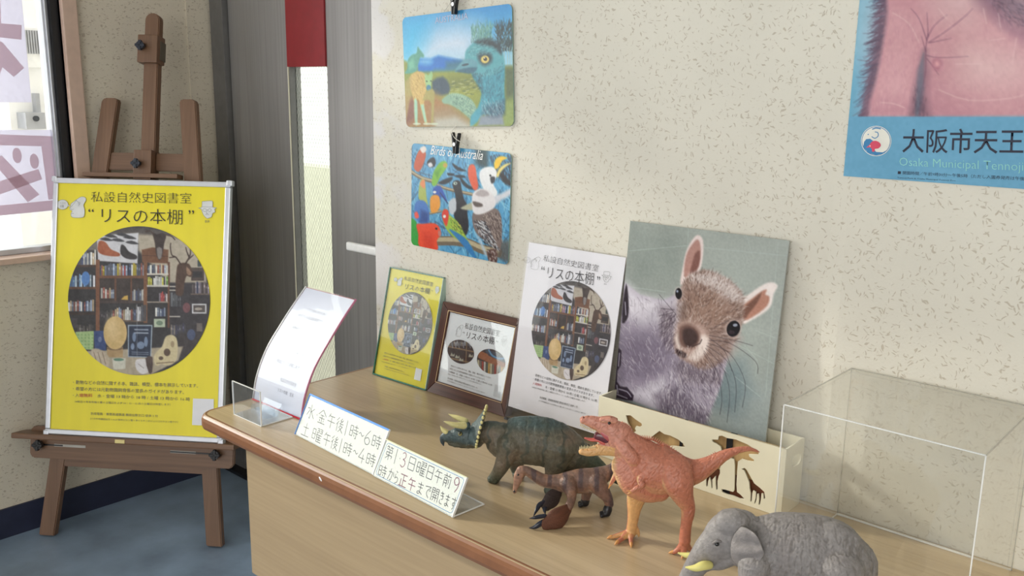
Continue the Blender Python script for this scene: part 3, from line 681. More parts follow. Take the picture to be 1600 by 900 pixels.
def library_disc(M, cx, cz, rx, rz, nx):
    A = Art(M, cx-rx, cx+rx, cz-rz, cz+rz, nx, (47, 45, 48), Z2)
    P1 = [(205, 205, 200), (150, 165, 190), (120, 130, 150), (190, 170, 140), (90, 95, 110), (230, 230, 225), (150, 90, 80), (70, 80, 110)]
    PB = [(110, 150, 190), (180, 200, 215), (80, 110, 150), (210, 210, 215), (60, 70, 90)]
    A.rect(280, 225, 900, 330, (84, 78, 76), 30)
    A.poly([(585, 262), (730, 268), (880, 330), (880, 470), (720, 470), (590, 330)], (178, 168, 152), 6)
    A.poly([(345, 330), (420, 262), (590, 255), (585, 330)], (120, 115, 110), 4)
    # poster of shoes
    A.poly([(412, 268), (590, 256), (586, 387), (418, 375)], (206, 206, 212), 2)
    A.poly([(422, 292), (450, 296), (472, 325), (508, 342), (505, 356), (450, 352), (418, 335)], (160, 88, 58), 2, smooth=3)
    A.poly([(516, 308), (532, 312), (550, 336), (582, 352), (580, 368), (540, 366), (514, 345)], (52, 48, 52), 2, smooth=3)
    for x, y in ((520, 262), (550, 274), (560, 296), (470, 268), (450, 282), (500, 285)): A.poly([(x-26, y), (x, y-7), (x+24, y+2), (x+30, y+8), (x, y+8)], (62, 62, 68), 2, smooth=2)
    # left bookcase
    A.rect(283, 385, 412, 402, (70, 52, 44)); bookrow(A, 320, 412, 325, 392, P1)
    bookrow(A, 296, 408, 428, 488, PB); A.rect(285, 486, 412, 496, (96, 66, 50))
    bookrow(A, 290, 402, 540, 590, P1); A.rect(285, 595, 412, 606, (60, 46, 42))
    A.ell(365, 450, 18, 30, (86, 130, 190)); bookrow(A, 330, 400, 640, 690, [(70, 66, 66), (100, 95, 92)])
    A.rect(408, 370, 425, 690, (122, 80, 58)); A.rect(285, 620, 330, 660, (66, 62, 66))
    # middle bookcase
    bookrow(A, 426, 622, 384, 440, P1+[(190, 60, 60), (200, 180, 60)]); A.rect(425, 438, 625, 450, (112, 76, 56))
    A.rect(425, 450, 622, 552, (58, 48, 46)); A.rect(488, 446, 496, 548, (104, 70, 52)); A.rect(556, 446, 563, 548, (104, 70, 52))
    bookrow(A, 430, 488, 487, 535, P1); bookrow(A, 564, 612, 492, 545, P1); A.poly([(515, 540), (530, 525), (545, 522), (545, 542)], (196, 160, 80))
    A.rect(425, 545, 625, 556, (74, 62, 60)); bookrow(A, 480, 622, 572, 630, P1+[(60, 60, 66)]); A.rect(470, 628, 625, 636, (96, 80, 70))
    bookrow(A, 425, 480, 580, 640, [(60, 56, 60), (90, 86, 84)])
    # moose head over a brown crate
    A.poly([(604, 328), (650, 318), (718, 328), (716, 386), (606, 382)], (112, 74, 52), 2)
    A.line([(606, 352), (716, 356)], 2, (70, 46, 36))
    A.poly([(650, 255), (668, 262), (690, 256), (708, 268), (700, 300), (692, 350), (680, 372), (666, 350), (660, 300)], (58, 46, 44), 2, smooth=3)
    A.poly([(668, 320), (690, 322), (688, 362), (674, 366)], (128, 122, 120), 2, smooth=2)
    for p in ([(655, 262), (640, 248), (620, 250)], [(700, 262), (730, 270), (745, 285)], [(720, 268), (728, 252)]): A.line(p, 5, (70, 54, 48), smooth=3)
    # narrow bookcase
    A.rect(612, 378, 628, 640, (122, 82, 58)); A.rect(714, 380, 724, 660, (104, 70, 54))
    bookrow(A, 628, 716, 386, 430, P1); A.rect(626, 428, 718, 436, (206, 200, 190)); bookrow(A, 630, 716, 438, 480, [(225, 220, 90), (120, 170, 80), (220, 220, 215), (60, 60, 60), (230, 230, 230)])
    A.rect(626, 478, 718, 486, (200, 196, 188)); A.rect(628, 488, 714, 548, (44, 40, 44)); bookrow(A, 678, 714, 504, 550, [(170, 70, 70), (200, 190, 190), (120, 110, 120)])
    A.rect(626, 548, 716, 554, (150, 140, 130)); bookrow(A, 662, 706, 568, 612, P1); A.rect(656, 622, 704, 658, (178, 190, 168)); A.ell(680, 640, 14, 10, (110, 130, 110))
    bookrow(A, 580, 625, 560, 632, [(150, 150, 155), (90, 90, 96), (200, 200, 205)])
    # far right shelves and stag
    A.rect(724, 470, 900, 700, (52, 48, 54), 4)
    A.rect(815, 404, 870, 460, (74, 62, 58)); A.rect(820, 420, 862, 446, (40, 38, 42)); A.rect(842, 372, 858, 400, (60, 70, 70))
    bookrow(A, 818, 892, 462, 514, [(70, 60, 62), (110, 100, 100), (150, 140, 150), (60, 70, 100)]); A.rect(812, 514, 895, 520, (110, 96, 88))
    A.rect(818, 558, 880, 600, (204, 204, 208)); A.rect(824, 564, 874, 594, (82, 74, 74)); A.ell(846, 580, 16, 6, (170, 160, 150))
    for y in (484, 500, 612): A.rect(722, y-2, 768, y+3, (196, 190, 180))
    bookrow(A, 728, 770, 502, 570, [(100, 104, 110), (60, 60, 66), (150, 150, 150)]); bookrow(A, 728, 790, 640, 690, [(80, 80, 88), (150, 140, 130), (60, 60, 80)])
    A.poly([(748, 482), (752, 420), (758, 392), (776, 384), (800, 386), (812, 398), (822, 430), (812, 444), (795, 440), (786, 470), (780, 520), (752, 520)], (78, 56, 46), 2, smooth=3)
    A.poly([(795, 400), (816, 425), (808, 438), (796, 428)], (150, 120, 100), 2, smooth=2)
    for p in ([(770, 390), (750, 360), (732, 350), (726, 315), (728, 300)], [(745, 358), (722, 362)], [(792, 385), (806, 360), (812, 340), (808, 305)], [(806, 360), (796, 335), (792, 318)], [(800, 372), (824, 350)]): A.line(p, 6, (58, 42, 38), smooth=3, taper=.4)
    A.ell(795, 575, 16, 22, (110, 70, 76)); A.ell(800, 705, 14, 20, (84, 110, 160)); A.rect(760, 680, 860, 790, (58, 52, 54), 6); A.ell(815, 690, 18, 24, (70, 80, 110)); A.rect(838, 640, 862, 676, (108, 100, 96))
    # table and the things on it
    A.poly([(360, 760), (780, 740), (760, 800), (640, 862), (520, 862), (380, 800)], (172, 160, 140), 3)
    A.poly([(322, 678), (400, 674), (398, 754), (330, 752)], (164, 190, 134)); 
    for y in range(690, 750, 14):
        for x in range(334, 396, 15): A.ell(x, y, 4, 4, (120, 160, 100), al=.7)
    A.poly([(400, 674), (452, 672), (452, 758), (404, 754)], (52, 72, 122)); A.ell(426, 710, 8, 12, (140, 150, 180), al=.6)
    A.rect(456, 742, 524, 786, (170, 142, 102)); A.ell(490, 748, 34, 8, (120, 96, 70))
    A.ell(491, 682, 50, 71, (206, 176, 120)); A.ell(480, 665, 26, 44, (222, 196, 146), soft=18, al=.7)
    A.poly([(388, 756), (420, 750), (462, 780), (460, 826), (430, 830), (400, 800)], (190, 176, 156), 3, smooth=3)
    for x in (400, 418, 436): A.line([(x, 765), (x+14, 815)], 3, (130, 112, 96))
    A.poly([(478, 792), (536, 790), (534, 835), (484, 838)], (206, 204, 190), 2); A.ell(506, 796, 22, 6, (90, 130, 110))
    A.poly([(545, 648), (650, 648), (644, 788), (545, 785)], (158, 172, 186)); A.poly([(550, 653), (645, 653), (640, 784), (549, 781)], (32, 44, 68))
    for x, y, a, b in ((572, 700, 8, 20), (600, 735, 16, 16), (622, 720, 8, 22), (565, 740, 8, 14)): A.ell(x, y, a, b, (140, 160, 190), al=.8)
    for y in (668, 682): A.line([(575, y), (630, y+1)], 6, (180, 190, 205), .8)
    for y in (764, 772): A.line([(562, y), (632, y+2)], 2.5, (170, 180, 195), .8)
    A.line([(584, 560), (584, 790)], 2, (170, 170, 175), .7)
    A.poly([(655, 790), (665, 765), (690, 740), (705, 700), (730, 690), (752, 705), (758, 750), (750, 800), (720, 822), (690, 815), (665, 822)], (206, 192, 154), 2, smooth=3)
    A.ell(712, 765, 14, 16, (92, 74, 60)); A.ell(686, 790, 10, 8, (92, 74, 60)); A.ell(735, 730, 8, 14, (160, 140, 110)); A.line([(668, 812), (740, 806)], 4, (120, 100, 80))
    A.poly([(578, 800), (605, 792), (632, 800), (640, 840), (610, 858), (582, 838)], (214, 210, 212), 2, smooth=3); A.poly([(620, 790), (650, 785), (648, 850), (634, 852)], (76, 60, 56), 2, smooth=2)
    A.line([(590, 815), (612, 832)], 3, (150, 140, 140))
    A.noise(3, 7); A.noise(9, 8)
    return A
qc = local_of(YM, [Z2(590, 545), Z2(284, 545), Z2(896, 545), Z2(590, 231), Z2(590, 859)])
CX, CZ = qc[0]; RX = (qc[2][0]-qc[1][0])/2; RZ = (qc[3][1]-qc[4][1])/2; RX = RZ = (RX+RZ)/2
A = library_disc(YM, CX, CZ, RX, RZ, 300)
DISC = A.mesh('round_photo', M_print, pf, y=-.0002, shape='disc')
LT = [  # the wording common to all four posters: text, (x0, baseline, x1, top) in poster units of the yellow one (zoom of it)
]
Zt = lambda x, y: (80+x*.1875, 280+y*.1875)      # header zoom
Zb = lambda x, y: (90+x*.1625, 580+y*.1625)      # footer zoom
def T_(name, s, bl, br, tl, m=M_ink, cv=None, off=0., res=2, par=pf, M=YM): return text_fit(name, s, par, M, bl, br, tl, m, y=-.0006, res=res, off=off, cv=cv)
T_('title_small', '私設自然史図書室', (333, 190), (1168, 204), (333, 102), cv=Zt, off=-.012)
T_('title_large', 'リスの本棚', (420, 362), (1093, 378), (420, 238), cv=Zt, off=-.008)
T_('opening_quote', '“', (310, 272), (355, 273), (310, 246), cv=Zt)
T_('closing_quote', '”', (1145, 292), (1190, 293), (1145, 258), cv=Zt)
T_('body_text', '・動物などの自然に関する本、雑誌、模型、標本を展示しています。', (150, 125), (1350, 160), (150, 86), m=M_inkg, cv=Zb, res=1)
T_('body_text', '・希望の方には元動物園飼育係の室長のガイドがあります。', (148, 186), (1215, 222), (148, 148), m=M_inkg, cv=Zb, res=1)
T_('body_text', '・入', (148, 250), (206, 251), (148, 212), m=M_inkg, cv=Zb, res=1)
T_('red_text', '場無料', (208, 251), (335, 252), (208, 214), m=M_inkr, cv=Zb, res=1)
T_('body_text', '水・金曜 13 時から 18 時 / 土曜 13 時から 16 時', (382, 254), (1272, 288), (382, 218), m=M_inkg, cv=Zb, res=1)
T_('small_text', '（※祝日と年末年始と夏の土曜日および 10・11・12 月の土曜日は休室します）', (165, 303), (1085, 333), (165, 280), m=M_inkg, cv=Zb, res=1)
T_('small_text', '京成電鉄・東葉高速鉄道 勝田台駅北口 徒歩 1 分', (318, 420), (965, 445), (318, 393), m=M_inkg, cv=Zb, res=1)
T_('small_text', '（八千代市勝田台北 1-4-27 鈴木ビル 2 階 1 歩くとそこがジュンコガクエン側です）', (314, 466), (1158, 500), (314, 446), m=M_inkg, cv=Zb, res=1)
flat('blank_label', pf, YM, [(1303, 262), (1503, 268), (1498, 525), (1293, 517)], M_white, cv=Zb)
SQL = [(165, 205), (185, 190), (215, 168), (250, 148), (282, 152), (290, 175), (270, 215), (278, 250), (278, 290), (262, 318), (180, 318), (165, 290), (175, 265), (155, 250)]
MANL = [(1258, 186), (1342, 182), (1346, 232), (1378, 238), (1362, 250), (1366, 272), (1345, 285), (1335, 315), (1300, 326), (1275, 305), (1258, 270), (1250, 248), (1228, 240), (1254, 234)]
SQS = [[(155, 240), (172, 225), (200, 190), (215, 168)], [(205, 175), (225, 190), (232, 212)], [(160, 245), (175, 252), (190, 250)], [(165, 290), (178, 284), (190, 286)], [(232, 190), (240, 200), (228, 225)]]
MNS = [[(1256, 230), (1345, 232)], [(1262, 256), (1275, 246), (1292, 250), (1296, 262), (1280, 270), (1264, 262), (1262, 256)], [(1305, 258), (1318, 246), (1332, 250), (1334, 262), (1320, 270), (1306, 262), (1305, 258)], [(1297, 256), (1305, 256)], [(1300, 266), (1294, 284), (1306, 286)], [(1286, 298), (1300, 292), (1314, 298)]]
def emblem_lines(par, M, wd, y, cv, bubble):
    g_ = mat('emblem_grey_line', (150, 152, 150), .5)
    for nm, LL in (('squirrel_outline', [SQL+[SQL[0]]]), ('head_outline', [MANL+[MANL[0]]]))+((('bubble_outline', [[(95+47*math.cos(t), 212+40*math.sin(t)) for t in np.linspace(.3, 2*math.pi+.3, 18)]]),) if bubble else ()): strokes(nm, par, M, LL, wd, g_, y=y, cv=cv)
    for l_ in SQS+MNS: strokes('emblem_line', par, M, [l_], wd, g_, y=y-.00002, cv=cv)
def logos(par, M, cv, wd=.0012, fill=True, s=1.):
    if fill:
        flat('squirrel_emblem', par, M, SQL, mat('pale_grey_print', (222, 224, 222), .5), cv=cv, smooth=3)
        flat('hatted_head_emblem', par, M, MANL, mat('pale_grey_print', (222, 224, 222), .5), cv=cv)
        flat('speech_bubble', par, M, [(95+47*math.cos(t), 212+40*math.sin(t)) for t in np.linspace(.35, 2*math.pi-.1, 18)]+[(155, 225)], mat('pale_grey_print', (222, 224, 222), .5), cv=cv)
    bub = [(95+47*math.cos(t), 212+40*math.sin(t)) for t in np.linspace(.3, 2*math.pi+.3, 18)]
    emblem_lines(par, M, wd, -.0008, cv, True)
    text_fit('bubble_text', 'リスの\n本棚', par, M, (75, 238), (122, 238), (75, 190), mat('emblem_grey_line', (150, 152, 150), .5), y=-.0008, cv=cv, res=1)
    text_fit('emblem_caption', '室長', par, M, (1280, 362), (1322, 362), (1280, 342), M_inkg, y=-.0008, cv=cv, res=1)
logos(pf, YM, Zt)

# ================================================================ PRINTS AND FRAMES ON THE DESK
def affine(src, dst):
    S = np.array([[x, y, 1] for x, y in src], float); D = np.array(dst, float); K_ = np.linalg.solve(S, D)
    return lambda x, y: tuple(np.array([x, y, 1.]) @ K_)
def px3(par, px, y=0.): return Art(Mof(par), 0, 1, 0, 1, 2, (0, 0, 0)).local(px)
def quad_rect(par, tl, tr, br, bl, cv=lambda x, y: (x, y)):
    q = local_of(Mof(par), [cv(*tl), cv(*tr), cv(*br), cv(*bl)])
    return (q[0][0]+q[3][0])/2, (q[1][0]+q[2][0])/2, (q[2][1]+q[3][1])/2, (q[0][1]+q[1][1])/2
def disc_copy(par, ctr, l, r, cv, y=-.0005):
    """the round library photograph again, at this poster's size (shares the mesh data)"""
    q = local_of(Mof(par), [cv(*ctr), cv(*l), cv(*r)]); s = (q[2][0]-q[1][0])/2/RX
    o = DISC.copy(); COL.objects.link(o); o.parent = par; o.scale = (s, 1, s); o.location = (q[0][0]-CX*s, y+.0002, q[0][1]-CZ*s)
    return o
HEAD = [(333, 190), (1168, 204), (333, 102)]
def body(par, cv, rows, m=M_inkg):
    M = Mof(par)
    for nm, s_, bl, br, h in rows:
        tl = (bl[0]+h*.12, bl[1]-h); mm = M_inkr if nm == 'red_text' else m
        text_fit(nm, s_, par, M, bl, br, tl, mm, y=-.0009, res=1, cv=cv)
B1 = '・動物などの自然に関する本、雑誌、模型、標本を展示しています。'; B2 = '・希望の方には元動物園飼育係の室長のガイドがあります。'
B3 = '水・金曜 13 時から 18 時 / 土曜 13 時から 16 時'; B4 = '（※祝日と年末年始と夏の土曜日および 10・11・12 月の土曜日は休室します）'
B5 = '京成電鉄・東葉高速鉄道 勝田台駅北口 徒歩 1 分'; B6 = '（八千代市勝田台北 1-4-27 鈴木ビル 2 階 1 歩くとそこがジュンコガクエン側です）'

# --- yellow A4 poster in an acrylic case with green edges
ZY = lambda x, y: (560+x*.3, 400+y*.3)
ya4 = tag(empty('acrylic_poster_case', (-1.622, 1.392, .7405), .03, math.radians(13.3)), 'small yellow library poster in a green-edged clear case at the desk end', 'poster')
MY = Mof(ya4); x0, x1, z0, z1 = quad_rect(ya4, (188, 58), (468, 118), (335, 690), (58, 600), ZY); z0 = .0
M_green = clear('green_acrylic_edge', tint=(60, 150, 120), haze=.35)
M_greens = mat('green_tinted_edge', (28, 110, 92), .2, spec=.7)
bm = bmesh.new(); box(bm, x0+.003, x1-.003, .0012, .004, z0+.003, z1-.003); obj('paper', bm, mat('small_yellow_poster_paper', (232, 216, 40), .4, noise=.02), ya4)
boxes('front_sheet', [(x0, x1, -.0028, -.0012, z0, z1)], M_clear, ya4)
for i_, (a, b, c, d) in enumerate(((x0, x0+.0022, z0, z1), (x0, x1, z0, z0+.0032), (x0, x1, z1-.0022, z1))):
    boxes('green_edge', [(a, b, -.003, .016, c, d)], M_greens, ya4)
boxes('side_edge', [(x1-.002, x1, -.003, .016, z0, z1)], mat('pale_green_edge', (170, 196, 186), .25), ya4)
boxes('back_sheet', [(x0, x1, .0125, .016, z0, z1)], mat('pale_green_edge'), ya4)
c_ = affine(HEAD, [(238, 126), (388, 160), (242, 104)])
CY = lambda x, y: ZY(*c_(x, y))
T_('title_small', '私設自然史図書室', (238, 126), (388, 160), (242, 104), cv=ZY, off=-.004, par=ya4, M=MY, res=1)
T_('title_large', 'リスの本棚', (242, 172), (370, 200), (247, 142), cv=ZY, par=ya4, M=MY, res=1)
T_('opening_quote', '“', (226, 148), (234, 150), (228, 140), cv=ZY, par=ya4, M=MY, res=1)
T_('closing_quote', '”', (380, 184), (388, 186), (382, 176), cv=ZY, par=ya4, M=MY, res=1)
logos(ya4, MY, CY, wd=.0005)
disc_copy(ya4, (267, 350), (152, 338), (382, 362), ZY)
body(ya4, ZY, [('body_text', B1, (133, 507), (315, 560), 9), ('body_text', B2, (128, 523), (292, 569), 9), ('red_text', '入場無料', (126, 540), (158, 548), 9), ('body_text', B3, (166, 550), (300, 588), 9), ('small_text', B4, (122, 552), (262, 590), 6), ('small_text', B5, (137, 577), (240, 607), 7), ('small_text', B6, (134, 588), (265, 626), 6)])
flat('blank_label', ya4, MY, [(300, 582), (332, 592), (322, 652), (289, 642)], M_white, cv=ZY, y=-.0002)

# --- brown wooden picture frame
bf = tag(empty('picture_frame', (-1.400, 1.396, .7405), .0, math.radians(14.5)), 'dark brown wooden picture frame with a thin gold line holding a white library flyer', 'picture frame')
MB_ = Mof(bf); x0, x1, z0, z1 = quad_rect(bf, (460, 230), (868, 345), (762, 838), (350, 690), ZY); z0 = 0.
ix0, ix1, iz0, iz1 = quad_rect(bf, (480, 290), (818, 378), (740, 760), (405, 645), ZY)
def moulding(name, pts, m, y0, y1):
    bm = bmesh.new(); a = [bm.verts.new((x, y, z)) for (x, z), y in zip(pts, (y0[0], y0[0], y0[1], y0[1]))]; b = [bm.verts.new((x, y1, z)) for x, z in pts]
    bm.faces.new(a); bm.faces.new(b[::-1])
    for i in range(4): bm.faces.new((a[i], b[i], b[(i+1) % 4], a[(i+1) % 4]))
    bmesh.ops.recalc_face_normals(bm, faces=bm.faces[:]); bmesh.ops.bevel(bm, geom=bm.edges[:], offset=.0012, segments=2, affect='EDGES'); return obj(name, bm, m, bf)
O = [(x0, z0), (x1, z0), (x1, z1), (x0, z1)]; I = [(ix0, iz0), (ix1, iz0), (ix1, iz1), (ix0, iz1)]
for k in range(4):
    moulding('frame_rail', [O[k], O[(k+1) % 4], I[(k+1) % 4], I[k]], M_brown if k % 2 == 0 else M_brownz, (-.004, -.001), .018)
M_gold = mat('pale_gold_line', (214, 186, 140), .35, metal=.3)
g0 = .0035
for a, b, c, d in ((ix0-g0, ix1+g0, iz0-g0, iz0-g0+.001), (ix0-g0, ix1+g0, iz1+g0-.001, iz1+g0), (ix0-g0, ix0-g0+.001, iz0-g0, iz1+g0), (ix1+g0-.001, ix1+g0, iz0-g0, iz1+g0)):
    boxes('gold_line', [(a, b, -.0022, 0, c, d)], M_gold, bf)
bm = bmesh.new(); box(bm, ix0-.002, ix1+.002, .003, .012, iz0-.002, iz1+.002); obj('flyer', bm, M_white, bf)
MB2 = MB_ @ Matrix.Translation((0, .003, 0))
def TB(*a, **k): return T_(*a, par=bf, M=MB_, cv=ZY, res=1, **k)
yb_ = .0024
def textb(nm, s_, bl, br, tl, m=M_ink, off=0.):
    o = text_fit(nm, s_, bf, MB2, bl, br, tl, m, y=yb_, res=1, cv=ZY, off=off); return o
textb('title_small', '私設自然史図書室', (553, 378), (734, 420), (559, 347), off=-.006); textb('title_large', 'リスの本棚', (562, 430), (706, 462), (568, 392)); textb('opening_quote', '“', (544, 402), (554, 404), (546, 392)); textb('closing_quote', '”', (716, 450), (727, 453), (718, 440))
c2_ = affine(HEAD, [(553, 378), (734, 420), (559, 347)]); CB = lambda x, y: ZY(*c2_(x, y))
emblem_lines(bf, MB2, .0006, yb_, CB, False)
for nm, s_, bl, br, h in [('body_text', B1, (478, 575), (692, 642), 10), ('body_text', B2, (473, 590), (660, 650), 10), ('body_text', '入場無料  '+B3, (470, 606), (696, 678), 10), ('small_text', B4, (466, 617), (640, 672), 6), ('small_text', B5, (465, 640), (620, 692), 9), ('small_text', B6, (462, 652), (658, 718), 7)]:
    textb(nm, s_, bl, br, (bl[0]+h*.15, bl[1]-h), M_inkg)
flat('blank_label', bf, MB2, [(713, 668), (748, 680), (738, 742), (702, 730)], mat('light_grey_print', (214, 214, 218), .5), y=yb_, cv=ZY)
qa = local_of(MB2, [ZY(534, 499), ZY(464, 490), ZY(604, 508), ZY(534, 436), ZY(534, 562)])
A = Art(MB2, qa[1][0], qa[2][0], qa[4][1], qa[3][1], 90, (52, 48, 46), ZY)
bookrow(A, 470, 600, 440, 468, [(150, 150, 155), (90, 90, 95), (120, 110, 100)]); A.line([(462, 470), (606, 500)], 5, (150, 118, 84)); A.line([(566, 430), (560, 570)], 5, (140, 110, 80)); A.line([(470, 530), (604, 560)], 5, (150, 118, 84))
for x, y in ((490, 515), (515, 525), (535, 540), (585, 520)): A.poly([(x-12, y+6), (x-4, y-12), (x+4, y), (x+12, y-8), (x+12, y+8)], (176, 168, 150), 1.5)
for x in (488, 505, 522, 545, 580): A.line([(x, 452), (x+4, 478)], 4, (150, 150, 160))
A.noise(4, 10); A.mesh('oval_photo', M_print, bf, y=yb_, shape='disc')
qa = local_of(MB2, [ZY(692, 550), ZY(617, 541), ZY(767, 560), ZY(692, 484), ZY(692, 616)])
A = Art(MB2, qa[1][0], qa[2][0], qa[4][1], qa[3][1], 90, (60, 52, 50), ZY)
A.poly([(625, 490), (770, 550), (770, 600), (625, 530)], (150, 92, 60)); A.poly([(650, 480), (770, 520), (770, 560), (680, 520)], (58, 66, 78)); A.line([(680, 490), (700, 520), (740, 535), (765, 530)], 8, (90, 140, 180), smooth=3)
for k in range(14):
    x = 622+k*11; c = [(190, 180, 150), (120, 110, 100), (160, 70, 60), (200, 190, 180), (90, 100, 90), (190, 150, 80)][k % 6]; A.poly([(x, 540+k*3.2), (x+9, 543+k*3.2), (x+7, 620), (x-2, 620)], c)
A.noise(4, 10); A.mesh('oval_photo', M_print, bf, y=yb_, shape='disc')
boxes('glazing', [(ix0, ix1, .0004, .0009, iz0, iz1)], clear('picture_glass', haze=.01), bf)
boxes('back_support', [(-.03, .03, .02, .023, .03, .17)], M_black, bf)

# --- white A3 poster in a clear sleeve
ZW = lambda x, y: (800+x/3, 360+y/3)
wp = tag(empty('sleeved_poster', (-1.140, 1.386, .7405), .0, math.radians(9.5)), 'large white library poster in a clear sleeve, leaning right of the brown frame', 'poster')
MWp = Mof(wp); x0, x1, z0, z1 = quad_rect(wp, (58, 52), (522, 126), (430, 965), (2, 832), ZW)
boxes('paper', [(x0, x1, .0006, .0022, z0, z1)], mat('cool_white_paper', (236, 235, 238), .5, noise=.01), wp)
boxes('sleeve', [(x0-.004, x1+.006, -.0020, -.0012, 0, z1+.003)], clear('soft_sleeve_plastic', tint=(252, 252, 253), haze=.006, refl=.35), wp)
boxes('sleeve_lip', [(x0-.004, x1+.006, -.004, .005, 0, .004)], clear('smoky_lip', tint=(150, 152, 160), haze=.02), wp)
T_('title_small', '私設自然史図書室', (146, 144), (404, 194), (150, 114), cv=ZW, off=-.012, par=wp, M=MWp)
T_('title_large', 'リスの本棚', (165, 224), (381, 257), (170, 168), cv=ZW, off=-.008, par=wp, M=MWp)
T_('opening_quote', '“', (138, 184), (153, 187), (139, 166), cv=ZW, par=wp, M=MWp); T_('closing_quote', '”', (399, 232), (413, 235), (400, 214), cv=ZW, par=wp, M=MWp)
c3_ = affine(HEAD, [(146, 144), (404, 194), (150, 114)]); CW = lambda x, y: ZW(*c3_(x, y))
logos(wp, MWp, CW, wd=.0007, fill=False)
disc_copy(wp, (271, 470), (88, 440), (455, 502), ZW)
body(wp, ZW, [('body_text', B1, (104, 683), (422, 773), 13), ('body_text', B2, (100, 702), (384, 782), 13), ('red_text', '入場無料', (98, 722), (140, 733), 12), ('body_text', B3, (156, 740), (398, 806), 13), ('small_text', B4, (94, 738), (343, 806), 8), ('small_text', B5, (130, 788), (308, 834), 11), ('small_text', B6, (126, 802), (346, 864), 8)], m=M_ink)
flat('blank_label', wp, MWp, [(408, 808), (430, 814), (424, 874), (401, 866)], mat('light_grey_print'), cv=ZW, y=-.0003)

# --- giraffe box
YB = 1.366
def bxp(p, cv=None): q = hit(*(cv(*p) if cv else p), 1, YB); return q[0], q[2]
gb = tag(empty('storage_box', (-.797, 1.40, .7405)), 'cream painted open box with giraffe and acacia tree cut-outs holding the squirrel picture', 'box')
ZG = lambda x, y: (940+x*.2444, 600+y*.2444)
BX0, BX1, BZ1 = -.993, -.603, .863
holes = [[(155, 200), (185, 200), (215, 225), (255, 252), (258, 265), (240, 275), (220, 270), (213, 285), (220, 300), (206, 310), (204, 340), (196, 340), (192, 295), (165, 245)],
 [(318, 340), (345, 318), (370, 300), (400, 320), (440, 330), (490, 355), (520, 380), (532, 405), (500, 402), (460, 396), (420, 398), (370, 385), (330, 365)],
 [(705, 355), (745, 356), (748, 334), (770, 330), (800, 345), (860, 355), (930, 385), (985, 420), (1005, 443), (1000, 452), (940, 450), (945, 465), (975, 485), (970, 497), (930, 490), (895, 480), (872, 495), (866, 560), (862, 640), (865, 690), (885, 705), (917, 738), (880, 732), (840, 715), (800, 705), (770, 690), (765, 672), (790, 675), (840, 690), (848, 680), (850, 600), (850, 520), (845, 480), (800, 465), (770, 440), (760, 400), (730, 380), (710, 370)],
 [(893, 543), (915, 537), (928, 550), (945, 580), (975, 635), (1010, 662), (1040, 690), (1046, 730), (1036, 735), (1032, 702), (1022, 700), (1018, 740), (1011, 773), (1003, 770), (1006, 735), (1003, 702), (995, 702), (990, 740), (981, 766), (975, 762), (984, 730), (985, 690), (968, 682), (963, 700), (959, 753), (950, 750), (952, 700), (945, 665), (943, 630), (923, 580), (911, 552)],
 [(797, 475), (775, 474), (760, 495), (743, 520), (713, 538), (685, 560), (675, 580), (667, 610), (668, 652), (677, 657), (681, 622), (690, 597), (697, 620), (702, 666), (709, 666), (707, 612), (728, 588), (728, 640), (732, 676), (741, 674), (741, 620), (748, 590), (757, 570), (756, 540), (770, 500), (786, 485)],
 [(652, 572), (660, 575), (657, 598), (651, 596)]]
def holed(name, outer, hs, th, m, par, T):
    c = bpy.data.curves.new(name, 'CURVE'); c.dimensions = '2D'; c.fill_mode = 'BOTH'; c.extrude = th/2
    for P in [outer]+hs:
        sp = c.splines.new('POLY'); sp.points.add(len(P)-1); sp.use_cyclic_u = True
        for k, (a, b) in enumerate(P): sp.points[k].co = (a, b, 0, 1)
    o = bpy.data.objects.new(name, c); COL.objects.link(o); bpy.context.view_layer.update()
    me = bpy.data.meshes.new_from_object(o.evaluated_get(bpy.context.evaluated_depsgraph_get())); bpy.data.objects.remove(o)
    me.transform(T); me.materials.clear(); return link(name, me, m, par)
ox, oz = -.797, .7405
hs = [[(a-ox, b-oz) for a, b in (bxp(p, ZG) for p in H_)] for H_ in holes]
RX90 = Matrix.Rotation(math.radians(90), 4, 'X')
holed('front_panel', [(BX0-ox, 0), (BX1-ox, 0), (BX1-ox, BZ1-oz), (BX0-ox, BZ1-oz)], hs, .003, M_cream, gb, Matrix.Translation((0, YB+.0015-1.40, 0)) @ RX90)
def slot_h(x):   # hand hole in an end panel, (y,z)
    q = [hit(*p, 0, BX1) for p in ((1237, 732), (1252, 706))]; cy1, cz1 = (q[0][1]+q[1][1])/2-1.40, (q[0][2]+q[1][2])/2-oz
    return [(cy1+(.010 if math.cos(t) > 0 else -.010)+.0085*math.cos(t), cz1+.0105*math.sin(t)) for t in np.linspace(-math.pi/2+.01, 1.5*math.pi-.01, 20)]
RYZ = Matrix(((0, 0, 1, 0), (1, 0, 0, 0), (0, 1, 0, 0), (0, 0, 0, 1)))
for xx in (BX1-.0015, BX0+.0015):
    holed('end_panel', [(YB+.003-1.40, 0), (1.434-1.40, 0), (1.434-1.40, BZ1-oz), (YB+.003-1.40, BZ1-oz)], [slot_h(xx)], .003, M_cream, gb, Matrix.Translation((xx-ox, 0, 0)) @ RYZ)
boxes('back_panel', [(BX0-ox, BX1-ox, .034, .037, 0, BZ1-oz)], M_cream, gb)
boxes('bottom_panel', [(BX0+.003-ox, BX1-.003-ox, YB+.003-1.40, .034, 0, .003)], M_cream, gb)
ins = tag(empty('wooden_block', (-.79, 1.384, .7440)), 'tan wooden block inside the giraffe box, seen through its cut-outs', 'block')
boxes('upper_block', [(-.175, .175, -.011, .004, .043, .112)], wood('tan_wood', (150, 118, 78), (204, 172, 120), 'Z', fine=.35), ins)
